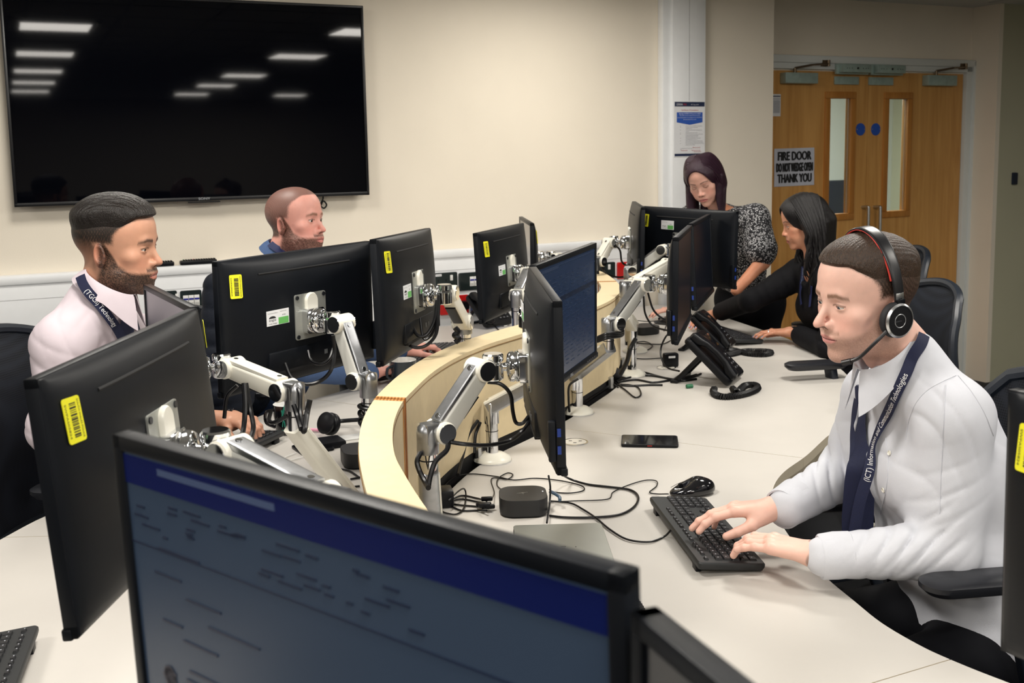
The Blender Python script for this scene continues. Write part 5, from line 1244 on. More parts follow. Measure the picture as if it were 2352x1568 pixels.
def head_sdf(F, male=1., jaw=1., nose=1., smile=0., chin=1., face_w=1., parts=False, eyes_open=1.):
    """head in its own frame: x to its right, y forward, z up, origin between the ears at eye height"""
    skull = ell(F, (0, -.016, .034), (.0765, .098, .083))
    skull = smin(skull, ell(F, (0, .022, .045), (.064, .066, .062)), .03)
    face = ell(F, (0, .030, -.028), (.058*face_w, .058, .080))
    d = smin(skull, face, .03)
    d = smin(d, ell(F, (0, .030, -.078), (.046*jaw, .050, .034)), .025)
    for s in (-1, 1):
        d = smin(d, ell(F, (s*.047*jaw, .004, -.066), (.016, .024, .022)), .03)     # jaw angle
        d = smin(d, ell(F, (s*.043*face_w, .055, -.022), (.021, .019, .017)), .02)     # cheekbone
        d = smin(d, ell(F, (s*.030, .058, -.052), (.022, .024, .022)), .02)     # cheek
    d = smin(d, ell(F, (0, .070, -.102*chin), (.021*jaw, .017, .015)), .022)     # chin
    d = smin(d, cap(F, (-.030, .077, .018), (.030, .077, .018), .0085+.0015*male), .016)   # brow ridge
    d = smin(d, ell(F, (0, .079, -.064), (.026, .016, .020)), .015)     # muzzle
    for s in (-1, 1): d = smax(d, -ell(F, (s*.031, .098, -.001), (.0165, .0150, .0115)), .014)     # orbits
    # nose
    n_ = cap(F, (0, .080, .008), (0, .1000*nose, -.026), .0064, .0080)
    n_ = smin(n_, ell(F, (0, .1045*nose, -.0350), (.0088, .0104, .0088)), .008)
    for s in (-1, 1): n_ = smin(n_, ell(F, (s*.0118, .0925, -.0385), (.0066, .0098, .0068)), .006)
    n_ = smin(n_, cap(F, (0, .088, -.043), (0, .100, -.0405), .004, .0045), .006)
    d = smin(d, n_, .010)
    for s in (-1, 1): d = smax(d, -ell(F, (s*.0062, .0965, -.0455), (.0030, .0050, .0036)), .002)
    # lids: ball with a lens-shaped opening
    for s in (-1, 1):
        c = (s*.0310, .0715, -.001)
        ball = ell(F, c, (.0148, .0142, .0138))
        op = smax(np.abs(F.Z-np.float32(c[2]-.0008)-np.float32(.0))-(.0012+.0034*eyes_open)*np.clip(1-((F.X-np.float32(c[0]))/.0150)**2, 0, 1), -(F.Y-np.float32(c[1]+.004)), .001)
        lid = smax(ball, -op, .0012) if eyes_open >= .15 else ball
        d = smin(d, lid, .0035)
        if eyes_open >= .15: d = smax(d, -ell(F, (c[0], c[1]+.0002, c[2]), (.0122, .0126, .0122)), .001)
    # lips
    zc = -.0685
    for s in (-1, 1):
        d = smin(d, ell(F, (s*.0085, .0905-.001, zc+.0045), (.0125, .0062, .0036)), .004)
    d = smin(d, ell(F, (0, .0895, zc-.0055), (.0155, .0068, .0046)), .004)
    xs = [-.025, -.014, 0, .014, .025]
    for a, b in zip(xs, xs[1:]):
        za = zc+smile*.006*(abs(a)/.025)**2; zb_ = zc+smile*.006*(abs(b)/.025)**2; ya = .0965-.012*(abs(a)/.025)**2; yb = .0965-.012*(abs(b)/.025)**2
        d = smax(d, -cap(F, (a, ya, za), (b, yb, zb_), .0014), .0022)
    if smile > .5: d = smax(d, -ell(F, (0, .094, zc-.0003), (.016, .008, .0026)), .002)
    base_ = d.copy()
    # ears
    for s in (-1, 1):
        Re = [[math.cos(.35*s), math.sin(.35*s)*-1., 0], [math.sin(.35*s), math.cos(.35*s), .18], [0, -.18, 1]]
        c = np.array((s*.0795, -.012, -.018)); e = ell(F, c, (.0085, .0175, .031), Re)
        e = smax(e, -ell(F, c+np.array((s*.0075, .001, .004)), (.0060, .0115, .0205), Re), .003)
        e = smin(e, ell(F, c+np.array((-s*.003, .010, -.004)), (.007, .006, .010), Re), .004)
        d = smin(d, e, .005)
    return d, base_
def skin_colors(p, base, male, lips, brow, stub=None, stubc=(.12, .08, .06), stubk=.6, browk=.85, blush=.12, nails=None, closed=False):
    x, y, z = p[:, 0], p[:, 1], p[:, 2]; C_ = np.tile(np.array(base), (len(p), 1))
    C_ *= (1+.05*vnoise(p, 60, 3))[:, None]
    def mixc(C_, c, m): return C_*(1-m[:, None])+np.array(c)*m[:, None]
    g = np.exp(-(((np.abs(x)-.042)/.02)**2+((z+.035)/.02)**2))*(y > .03); C_ = mixc(C_, np.array(base)*np.array([1.05, .72, .70]), g*blush*3)
    g = np.exp(-((x/.012)**2+((z+.036)/.012)**2))*(y > .09); C_ = mixc(C_, np.array(base)*np.array([1.05, .75, .72]), g*blush*3)
    e = (np.abs(x) > .075) & (y < .02) & (y > -.04) & (z < .02) & (z > -.06); C_ = mixc(C_, np.array(base)*np.array([1.02, .70, .66]), e*.6)
    lz = np.clip(1-(x/.024)**2, 0, 1); lm = (y > .078)*sstep(.0022, 0, np.abs(z+.0690)-(.0078*lz**.7))*(np.abs(x) < .024); C_ = mixc(C_, lips, lm*.75)
    m_ = (y > .07)*(np.abs(z+.0685) < .0012)*(np.abs(x) < .026); C_ = mixc(C_, np.array(lips)*.35, m_*.8)
    bz = .0185+.0035*male*0+.0045*(np.abs(x)/.03-.25)+.003*(1-male)*(np.abs(x)/.03)-.012*np.clip((np.abs(x)-.034)/.02, 0, 1)
    bm_ = (y > .05)*(np.abs(x) > .011)*(np.abs(x) < .050)*np.exp(-((z-bz)/(.0026+.0018*male))**2)*(1-.5*np.clip((np.abs(x)-.036)/.014, 0, 1))
    C_ = mixc(C_, brow, np.clip(bm_*1.25*(1+.25*vnoise(p*1, 900, 8)), 0, 1)*browk)
    # lash line
    ez = np.abs(z+.001)-.0042; lm2 = (y > .075)*(np.abs(np.abs(x)-.031) < .0145)*np.exp(-((z-.0035*np.clip(1-((np.abs(x)-.031)/.015)**2, 0, 1)-.0005)/.0015)**2); C_ = mixc(C_, np.array(brow)*.4, np.clip(lm2, 0, 1)*.75)
    if closed:
        u_ = (np.abs(x)-.031)/.0135; lm3 = (y > .07)*(np.abs(u_) < 1)*np.exp(-((z+.0055-.0030*u_**2)/.0013)**2); C_ = mixc(C_, np.array(brow)*.3, np.clip(lm3, 0, 1)*.9)
    return C_, mixc
def beard_mask(p, full=1.):
    x, y, z = p[:, 0], p[:, 1], p[:, 2]
    zl = np.interp(y, [-.03, -.005, .010, .028, .050, .075, .1], [.030, .016, -.012, -.042, -.056, -.062, -.062])
    m = sstep(.007, -.007, z-zl)*sstep(-.024, -.006, y+.25*np.clip(-.05-z, 0, .1))*sstep(-.134, -.116, z)
    lz = np.clip(1-(x/.026)**2, 0, 1); lip = (y > .07)*(np.abs(z+.069) < .010*lz); m = m*(1-lip)
    mou = (y > .07)*np.exp(-((z+.0545)/.0055)**2)*(np.abs(x) < .032); m = np.maximum(m, mou*.95)
    
    return np.clip(m, 0, 1)
def hair_region(X, Y, Z, line):
    """>0 where short hair grows: one smooth hairline from sideburn over temple to forehead"""
    zz = Z-(line-.074)
    curve = np.interp(zz, [-.03, -.006, .012, .034, .050, .062, .074, .086], [.006, .012, .017, .021, .032, .050, .074, .120]).astype(np.float32)
    r1 = curve-Y-.010*np.exp(-((np.abs(X)-.044)/.013)**2)
    r2 = Z+.055+.0*Y
    r3 = np.maximum(Z-.010, -(Y+.030)+0*X)
    return np.minimum(np.minimum(r1, r2), r3)
def hair_short(F, skull, d_head, top=.014, fade=(.012, .045), side=.0035, line=.058, temple=.052, seed=1, spike=.0, back=-.045):
    """cap of short hair over the skull; thickness dives under the skin outside the hairline"""
    X, Y, Z = F.X, F.Y, F.Z
    reg = hair_region(X, Y, Z, line)
    t = sstep(.040, .105, Z+.25*np.clip(-Y, 0, .08)+0*X)*(top-side)+side
    t = (t+.0045)*sstep(fade[0], fade[1], Z+.15*np.clip(-Y-.02, 0, .08)+0*X)-.0045
    t = t*sstep(-.001, .020, reg)-.006*(1-sstep(-.005, .002, reg))
    wv = np.sin(X*980+np.sin(Y*50+Z*40)*2.0+Y*90+Z*60)*.7+np.sin(X*430+Y*140+np.sin(Z*70)*2)*.4
    t = t+(.00035+spike)*wv*sstep(.0, .006, t)*(.4+.6*sstep(.03, .08, Z+0*X+0*Y))
    return smax(skull-t.astype(np.float32), -(reg+.010), .003)
def xf(M4, p):
    M_ = np.array(M4); return p @ M_[:3, :3].T+M_[:3, 3]
def head_matrix(o, ang, pitch=0., roll=0., s=1.):
    """ang: heading in degrees; pitch>0 looks down; roll>0 tips the head to its own right"""
    a = math.radians(ang); f = Vector((math.cos(a), math.sin(a), 0)); z = Vector((0, 0, 1)); x = f.cross(z)
    R = Matrix((x, f, z)).transposed()
    R = R @ Matrix.Rotation(-math.radians(pitch), 3, 'X') @ Matrix.Rotation(math.radians(roll), 3, 'Y')
    return Matrix.Translation(o) @ (R*s).to_4x4() if False else Matrix.Translation(o) @ R.to_4x4() @ Matrix.Scale(s, 4)
def stretch(p, k=.15):      # lower face length
    p = p.copy(); z = p[:, 2]; p[:, 2] = np.where(z < 0, z*(1+k*sstep(0, -.02, z)*sstep(-.40, -.12, z)), z); return p
def make_head(M4, base, lips, brow, h=.0019, male=1., neck_to=None, neck_r=.056, beard=None, scalp=None, hair=None, **kw):
    """returns (skin p,f,c), hair (p,f) in world space"""
    F = Fld((-.098, -.125, -.23), (.098, .125, .135), h)
    d, skull = head_sdf(F, male=male, **kw)
    nt = (0, -.045, -.19) if neck_to is None else tuple(Matrix(M4).inverted() @ Vector(neck_to))
    nk = cap(F, (0, -.022, -.055), nt, neck_r, neck_r*1.06)
    if male > .5: nk = smin(nk, ell(F, (0, nt[1]*.45+.022, -.13), (.012, .02, .02)), .02)
    d = smin(d, nk, .028)
    if beard and beard.get('thick'):
        zz = F.Z; bm_ = sstep(-.048, -.066, zz+0*F.X+0*F.Y)*sstep(.0, .03, F.Y+0*zz)*sstep(-.128, -.115, zz)
        bm_ = bm_*(1-np.exp(-((F.X/.024)**2+((zz+.069)/.009)**2)))
        d = d-bm_*beard['thick']*(1+.35*np.sin(F.X*900+zz*300)*np.sin(zz*800))
    p, f = extract(F, d); p = relax(p, f, 1, .4)
    C_, mixc = skin_colors(p, base, male, lips, brow, closed=kw.get('eyes_open', 1) < .15)
    if beard:
        m = beard_mask(p)*beard['k']; n = .72+.5*rng.rand(len(p)); C_ = mixc(C_, beard['c'], np.clip(m*n, 0, .97))
    if scalp:
        x, y, z = p[:, 0], p[:, 1], p[:, 2]; reg = hair_region(x, y, z, scalp['line'])
        m = sstep(-.006, .008, reg+.004*(rng.rand(len(p))-.5))*(scalp['k0']+(scalp['k1']-scalp['k0'])*sstep(*scalp.get('ramp', (-.04, .02)), z)); C_ = mixc(C_, scalp['c'], np.clip(m*(1+.15*vnoise(p, 800, 2)), 0, 1))
    if kw.get('smile', 0) > .5:
        tm = (np.abs(p[:, 0]) < .011)*(np.abs(p[:, 2]+.0686) < .0018)*(p[:, 1] > .075)*(p[:, 1] < .0985); C_ = mixc(C_, hx(225, 220, 210), tm*.85)
    nz = (np.abs(np.abs(p[:, 0])-.0062) < .004)*(np.abs(p[:, 2]+.044) < .0035)*(p[:, 1] > .088); C_ = mixc(C_, np.array(base)*.12, nz*.75)
    hr = None
    if kw.get('smile', 0) > .5: pass
    if hair:
        dh = hair_short(F, skull, d, **hair); hp_, hf = extract(F, dh); hr = (xf(M4, stretch(hp_)), hf)
    return (xf(M4, p), f, C_), hr, p
def eyes(parent, M4, iris=(.10, .16, .22), look=(0, 0), close=0.):
    """a pair of eyeballs with iris and pupil"""
    for s in (-1, 1):
        bm = bmesh.new(); n = 24; prof = []
        for k in range(13):
            a = PI*k/12; prof.append((.0121*math.sin(a), .0121*math.cos(a)))
        lathe(bm, prof, (0, 0, 0), (0, 1, 0), n, False)
        me = bpy.data.meshes.new('eyeball'); bmesh.ops.recalc_face_normals(bm, faces=bm.faces); bm.to_mesh(me); bm.free()
        me.materials.append(mat('eye_white', (.62, .58, .55), .15, coat=.5)); 
        ML = M4 @ Matrix.Translation((s*.031, .0715, -.001)) @ Matrix.Rotation(math.radians(look[0]), 4, 'Z') @ Matrix.Rotation(math.radians(look[1]), 4, 'X')
        o = link('eyeball', me, None, parent); o.matrix_local = parent.matrix_basis.inverted() @ ML
        bm = bmesh.new(); prof = [(.0121*math.sin(a), .0123*math.cos(a)) for a in np.linspace(.0, .48, 6)]; lathe(bm, prof, (0, 0, 0), (0, 1, 0), n, False)
        o2 = from_bm('iris', bm, mat('iris_%d' % int(iris[0]*1000), iris, .1, coat=1.), o)
        bm = bmesh.new(); prof = [(.0121*math.sin(a), .0125*math.cos(a)) for a in np.linspace(.0, .21, 4)]; lathe(bm, prof, (0, 0, 0), (0, 1, 0), n, False)
        from_bm('pupil', bm, GLOSS, o)
def frame3(d, n):
    d = np.array(d, float); d /= np.linalg.norm(d); n = np.array(n, float); n = n-d*(n @ d); n /= np.linalg.norm(n); return d, n
def make_hand(W, d, n, right, base, curl=(.25, .45, .35), spread=.05, h=.0018, scale=1., thumb=(.7, .62, .25), fore=None, fr=.026, fc=None, nail=None, female=False):
    """W wrist, d towards the knuckles, n out of the palm (towards the desk); returns p,f,c in world space"""
    d, n = frame3(d, n); s = np.cross(d, n)*(1 if right else -1)   # s: towards the thumb
    W = np.array(W, float); S = scale
    chains = []; offs = (.028, .0095, -.0095, -.027); ml = (.086, .089, .084, .077); fl = ((.041, .025, .019), (.045, .028, .020), (.041, .026, .019), (.031, .020, .017)); rr = ((.0092, .0082, .0072), (.0094, .0084, .0074), (.0090, .0080, .0070), (.0080, .0070, .0062))
    fem = .86 if female else 1.; tips = []
    for i in range(4):
        K = W+(d*ml[i]+s*offs[i]-n*.004*(1-abs(i-1.5)/2))*S; a = 0; p0 = K; seg = []
        cc = curl[i] if hasattr(curl[0], '__len__') else curl
        sp = (offs[i]/.028)*spread
        for j in range(3):
            a += cc[j]; v = (d*math.cos(a)+n*math.sin(a)); v = v*math.cos(sp)+s*math.sin(sp); p1 = p0+v*fl[i][j]*S
            seg.append((p0, p1, rr[i][j]*S*fem*(1.08 if j == 0 else 1.02), rr[i][j]*S*fem*.95)); p0 = p1
        tips.append((p1-v*.006*S, v)); chains.append((K, seg))
    T0 = W+(d*.020+s*.020+n*.008)*S; t = thumb; v1 = d*t[0]+s*t[1]+n*t[2]; v1 /= np.linalg.norm(v1); T1 = T0+v1*.042*S; v2 = d*(t[0]+.25)+s*(t[1]-.28)+n*t[2]; v2 /= np.linalg.norm(v2); T2 = T1+v2*.032*S; v3 = d*(t[0]+.4)+s*(t[1]-.45)+n*t[2]; v3 /= np.linalg.norm(v3); T3 = T2+v3*.024*S; tips.append((T3-v3*.006*S, v3))
    pts = [W, T3]+[q for K, sg in chains for x_ in sg for q in x_[:2]]
    if fore is not None: pts.append(np.array(fore))
    lo = np.min(pts, 0)-.035; hi = np.max(pts, 0)+.035
    F = Fld(lo, hi, h)
    palm = None
    for i, (K, sg) in enumerate(chains):
        c_ = cap(F, W+(s*offs[i]*.55+d*.006)*S, K, .0150*S*fem, .0112*S*fem); palm = c_ if palm is None else smin(palm, c_, .012)
    palm = smin(palm, ell(F, W+(d*.035+s*.020+n*.010)*S, (.024*S, .020*S, .016*S)), .014)
    palm = smin(palm, cap(F, T0, T1, .0155*S*fem, .0118*S*fem), .014)
    if fore is not None: palm = smin(palm, cap(F, W+d*.004, np.array(fore), fr*.93, fr*1.1), .022)
    d_ = palm
    for i, (K, sg) in enumerate(chains):
        fg = None
        for (a, b, r0, r1) in sg:
            c_ = cap(F, a, b, r0, r1); fg = c_ if fg is None else smin(fg, c_, .003)
            
        for kk in range(2): fg = smin(fg, ell(F, sg[kk][1]-n*.001, (sg[kk][3]*1.07,)*3), .003)
        fg = smin(fg, ell(F, K-n*.003, (.0105*S*fem,)*3), .006)
        d_ = smin(d_, fg, .0035)
    th = smin(cap(F, T1, T2, .0112*S*fem, .0100*S*fem), cap(F, T2, T3, .0102*S*fem, .0085*S*fem), .003); d_ = smin(d_, th, .006)
    p, f = extract(F, d_); p = relax(p, f, 1, .4)
    C_ = np.tile(np.array(base), (len(p), 1))*(1+.05*vnoise(p, 90, 4))[:, None]
    for K, sg in chains:
        for q in (K, sg[0][1], sg[1][1]): g = np.exp(-np.sum((p-q)**2, 1)/.009**2); C_ = C_*(1-g[:, None]*.35)+np.array(base)*np.array([1.0, .72, .68])*g[:, None]*.35
    for k, (q, v) in enumerate(tips):
        nd = -n if k < 4 else (-n*.6+s*.5); nd = nd-v*(nd @ v); nd /= np.linalg.norm(nd); rel = p-(q+nd*.0065*S); g = ((rel @ v)**2/.0070**2+np.sum((rel-np.outer(rel @ v, v))**2, 1)/.0052**2) < 1
        nc = np.array(nail) if nail is not None else np.array(base)*np.array([1.12, .98, .98]); C_[g] = nc
    if fc is not None: C_ = fc(p, C_)
    return p, f, C_
def vnormals(p, f):
    q = np.array([g if len(g) == 4 else (*g, g[-1]) for g in f]); n = np.cross(p[q[:, 2]]-p[q[:, 0]], p[q[:, 3]]-p[q[:, 1]]); o = np.zeros_like(p)
    for k in range(4): 
        for c in range(3): o[:, c] += np.bincount(q[:, k], n[:, c], len(p))
    return o/(np.linalg.norm(o, axis=1)[:, None]+1e-12)
def apply_folds(p, f, folds):
    n = vnormals(p, f); D = np.zeros(len(p))
    for i, (c, w, lam, amp, R_) in enumerate(folds):
        w = np.array(w, float); w /= np.linalg.norm(w); r = p-np.array(c); g = np.exp(-np.sum(r**2, 1)/R_**2)
        u = (r @ w)/(lam*1.25)*PI+1.3*vnoise(p, 8, 20+i)+.35*vnoise(p, 22, 40+i)
        D += .55*amp*g*((1-np.abs(np.sin(u)))**2.2*1.35-.25)*np.clip(.6+.9*vnoise(p, 10, 60+i), 0, 1.5)
    return p+n*D[:, None]
def sweep_cloth(name, F, d, m, parent, relaxn=2, fold=None, col=None):
    p, f = extract(F, d); p = relax(p, f, relaxn, .5)
    if fold: p = apply_folds(p, f, fold)
    me = mesh_of(name, p, f, col(p) if col else None); o = link(name, me, m, parent)
    if parent is not None: o.matrix_parent_inverse = parent.matrix_basis.inverted()
    return o
def put(name, p, f, c, m, parent):
    o = link(name, mesh_of(name, p, f, c), m, parent); o.matrix_parent_inverse = parent.matrix_basis.inverted(); return o
def bvh_of(objs):
    V = []; T = []
    for o in objs:
        b = len(V); V += [v.co.copy() for v in o.data.vertices]; T += [tuple(i+b for i in q.vertices) for q in o.data.polygons]
    return BVHTree.FromPolygons(V, T)
def on_surface(bv, px, off):
    """first surface point seen along a pixel ray of the camera, lifted by off along the normal"""
    d = Vector(ray(*px)).normalized(); h_ = bv.ray_cast(Vector(CC), d)
    if h_[0] is None: return None, None
    n = h_[1]; n = n if n.dot(d) < 0 else -n
    return np.array(h_[0]+n*off), np.array(n)
def ribbon(name, bv, pts, widths, off, m, parent, k=6, thick=.0016, smooth_n=6, uv=None):
    P_, N_ = [], []
    for q in pts:
        if len(q) == 3 and not isinstance(q, tuple): P_.append(q); N_.append(N_[-1]*.3+(CC-q)/np.linalg.norm(CC-q)); continue
        a, n = on_surface(bv, q, off)
        if a is not None: P_.append(a); N_.append(n)
    if not hasattr(widths, '__len__'): widths = [widths]*len(P_)
    C_ = np.array(catmull(P_, k)); Nn = np.array(catmull(N_, k)); Wd = np.interp(np.linspace(0, 1, len(C_)), np.linspace(0, 1, len(P_)), widths[:len(P_)])
    for _ in range(smooth_n):
        C_[1:-1] = (C_[:-2]+C_[2:]+2*C_[1:-1])/4; Nn[1:-1] = (Nn[:-2]+Nn[2:]+2*Nn[1:-1])/4
    T_ = np.gradient(C_, axis=0); T_ /= np.linalg.norm(T_, axis=1)[:, None]; Nn /= np.linalg.norm(Nn, axis=1)[:, None]
    S_ = np.cross(T_, Nn); S_ /= np.linalg.norm(S_, axis=1)[:, None]; Nn = np.cross(S_, T_)
    bm = bmesh.new(); rings = []
    for c, s, n, w_ in zip(C_, S_, Nn, Wd):
        rings.append([c-s*w_/2, c+n*thick*.6, c+s*w_/2, c-n*thick*.6])
    loft(bm, rings); o = from_bm(name, bm, m, parent)
    if parent is not None: o.matrix_parent_inverse = parent.matrix_basis.inverted()
    return o, (C_, S_, Nn, Wd)
def text_along(name, s, path, start, height, m, parent, flip=False, width_scale=1., maxlen=None):
    C_, S_, Nn, Wd = path; seg = np.linalg.norm(np.diff(C_, axis=0), axis=1); cum = np.concatenate([[0], np.cumsum(seg)])
    v, f = text_arrays(s); x = (v[:, 0]-v[:, 0].min())*height/.70*width_scale+start; y = v[:, 1]*height/.70-height/2
    if flip: u = cum[-1]-x
    else: u = x
    keep = (u >= 0) & (u <= cum[-1])
    P_ = np.array([[np.interp(t, cum, C_[:, k]) for k in range(3)] for t in u]); Q = np.array([[np.interp(t, cum, S_[:, k]) for k in range(3)] for t in u]); N_ = np.array([[np.interp(t, cum, Nn[:, k]) for k in range(3)] for t in u])
    pos = P_+Q*(y*(1 if flip else -1))[:, None]+N_*.0016; fs = [g for g in f if all(keep[i] for i in g)]
    me = bpy.data.meshes.new(name); me.from_pydata([tuple(q) for q in pos], [], fs); o = link(name, me, m, parent, False)
    if parent is not None: o.matrix_parent_inverse = parent.matrix_basis.inverted()
    return o
def collar(parent, M4, m, r=.062, gap=.12, hgt=.032, leaf=.040, point=.045, flare=.012, ry=1.08):
    """shirt collar round a neck: M4 has z along the neck, y to the front, origin at the foot of the stand"""
    bm = bmesh.new(); n = 44; rows = []
    dl = M4.to_3x3().inverted() @ Vector((0, 0, -1)); dl = np.array(dl); dl[0] = 0; dl /= np.linalg.norm(dl)
    for k in range(n+1):
        ang = PI/2+gap+(2*PI-2*gap)*(k/n); fr = max(0, 1-min(k, n-k)/8.)**1.3
        x, y = math.cos(ang), math.sin(ang); out = np.array((x, y*ry, 0)); tp = out*r+np.array((0, 0, hgt))
        di = np.array((0, 0, -1.))*(1-fr)+dl*fr; di = di/np.linalg.norm(di); side = np.array((np.sign(x) if abs(x) > .02 else 0, 0, 0))
        L_ = leaf+point*fr
        rows.append([out*r*.985+np.array((0, 0, -.012)), tp-np.array((0, 0, .006)), tp+out*.003, tp+out*.007+di*.006, tp+out*(.009+flare*.5)+di*L_*.5+side*.008*fr, tp+out*(.010+flare)+di*L_+side*.020*fr])
    g = [[bm.verts.new(M4 @ Vector(q)) for q in R_] for R_ in rows]
    for A, B in zip(g, g[1:]):
        for j in range(5): bm.faces.new((A[j], A[j+1], B[j+1], B[j]))
    bmesh.ops.recalc_face_normals(bm, faces=bm.faces)
    bmesh.ops.solidify(bm, geom=bm.faces[:], thickness=.0018)
    o = from_bm('collar', bm, m, parent)
    if parent is not None: o.matrix_parent_inverse = parent.matrix_basis.inverted()
    return o
def torso_sdf(F, f, neck, shL, shR, pel, chest_r=.115, belly_r=.115, hip_r=.125, w=.085, sh_r=.058, lean=0.):
    """cloth body between shoulders and hips; f forward unit vector"""
    neck, shL, shR, pel = [np.array(v, float) for v in (neck, shL, shR, pel)]; f = np.array(f, float)
    mid = (shL+shR)/2; ax = (shR-shL)/np.linalg.norm(shR-shL); dn = (pel-mid)
    d = cap(F, shL, shR, sh_r)
    d = smin(d, cap(F, neck+np.array((0, 0, .01)), mid, .060, .07), .05)
    for s, sh in ((-1, shL), (1, shR)): d = smin(d, cap(F, neck+ax*s*.02, sh, .045, sh_r*.92), .04)
    c1 = mid+dn*.28+f*.012; d = smin(d, cap(F, c1-ax*w, c1+ax*w, chest_r), .06)
    c2 = mid+dn*.62+f*.012; d = smin(d, cap(F, c2-ax*w*.8, c2+ax*w*.8, belly_r), .07)
    d = smin(d, cap(F, pel-ax*w*.9, pel+ax*w*.9, hip_r), .07)
    return d
def sleeve(F, d, sh, el, wr, r0=.062, r1=.050, r2=.040, k=.035, folds=1., seed=0):
    sh, el, wr = [np.array(v, float) for v in (sh, el, wr)]
    a = cap(F, sh, el, r0, r1); b = cap(F, el, wr, r1*1.02, r2); s = smin(a, b, .02)
    # creases: rings round the elbow and along the sleeve
    def crease(A, B, lo, hi, amp, fr, tw):
        v = B-A; L = np.linalg.norm(v); v = v/L; hx_, hy_, _ = frame_of(v); hx_, hy_ = np.array(hx_), np.array(hy_)
        px, py, pz_ = F.X-np.float32(A[0]), F.Y-np.float32(A[1]), F.Z-np.float32(A[2])
        t = (px*v[0]+py*v[1]+pz_*v[2])/L; cx = px*hx_[0]+py*hx_[1]+pz_*hx_[2]; cy = px*hy_[0]+py*hy_[1]+pz_*hy_[2]; ph = np.arctan2(cy, cx)
        m_ = sstep(lo, lo+.15, t)*sstep(hi, hi-.15, t); u = t*fr+tw*np.sin(ph+seed)+.6*np.sin(2*ph+seed*2+t*5)
        w_ = np.sin(px*60+seed)*np.sin(pz_*50)+np.sin(py*70-seed); return .45*amp*m_*((1-np.abs(np.sin(u*.5+.5*w_)))**1.8-.3)*(.55+.45*np.sin(ph*1+seed*3+t*9))
    s = s-folds*crease(sh, el, .1, 1.05, .008, 13, 1.5)-folds*crease(el, wr, -.1, .85, .009, 14, 1.8)
    return smin(d, s, k)

def strand_hair(M4, length=.30, n=70, parting=0., wave=.0, side_out=.0, r0=.0065, vol=.016, back_only=False, seed=3, front=.070, gather=.0, lens=None, flow=(0, 0, 0), low=.0):
    """long hair: locks that leave a parting, follow the skull and hang; head frame in, world points out"""
    R_ = np.random.RandomState(seed); dl = np.array(M4.to_3x3().inverted() @ Vector((0, 0, -1))); dl /= np.linalg.norm(dl); dl = dl+np.array(flow)
    bm = bmesh.new()
    for s in (-1, 1):
        for i in range(n):
            u = i/(n-1); y0 = front-(front+.085)*u+R_.randn()*.002; lay = R_.rand()
            zt = .034+.083*math.sqrt(max(0, 1-((y0+.016)/.100)**2))
            P0 = np.array((parting+s*.003, y0, zt+vol*.5*lay+.002))
            a = (y0+.016)/.1; out = vol*(.55+.6*lay)
            xm = .058*math.sqrt(max(.05, 1-a*a*.75)); P1 = np.array((s*(xm+parting*.3), y0*.96-.002, zt*.86+.012+out*.3))
            ys = y0*.80-.012; xs = (.0765+out)*math.sqrt(max(.08, 1-((ys+.016)/(.100+out))**2)); P2 = np.array((s*xs, ys, .035))
            yl = y0*.62-.018-gather*.02; P3 = np.array((s*(xs*.97+side_out+low*.01), yl, -.045))
            L_ = (lens(u) if lens else length)*(.85+.25*R_.rand()); pts = [P0, P1, P2, P3]; p = P3
            for k in range(1, 7):
                t = k/6; q = P3+dl*L_*t+np.array((s*side_out*t, 0, 0))+np.array((math.sin(t*9+i*.35+s)*wave, math.cos(t*8+i*.3)*wave, 0))*t**.5
                q[0] *= (1-.22*t*(1-gather)); pts.append(q)
            c = catmull(pts, 5); m = len(c); rr_ = [r0*(.55+.6*math.sin(PI*min(1, .15+j/m*.8)))*(1 if j < m-3 else .5) for j in range(m)]
            tube(bm, [M4 @ Vector(q) for q in c], rr_, 5)
    return bm
def hair_base(M4, r, m, vol=.012, hang=None, line=.078, h=.0035):
    """soft volume under the locks so that no scalp shows"""
    F = Fld((-.12, -.17, -.32), (.12, .11, .15), h); X, Y, Z = F.X, F.Y, F.Z
    skull = smin(ell(F, (0, -.016, .034), (.0765, .098, .083)), ell(F, (0, .022, .045), (.064, .066, .062)), .03)
    d = skull-vol; cut = smin(ell(F, (0, .088, -.022), (.064, .078, .108)), ell(F, (0, .07, -.14), (.05, .09, .1)), .02)
    d = smax(d, -cut, .008)
    dl = np.array(M4.to_3x3().inverted() @ Vector((0, 0, -1)))
    for (a, L_, ra, rb) in (hang or []): a = np.array(a); d = smin(d, smax(cap(F, a, a+dl*L_, ra, rb), -cut, .005), .02)
    p, f = extract(F, d); return xf(M4, p), f
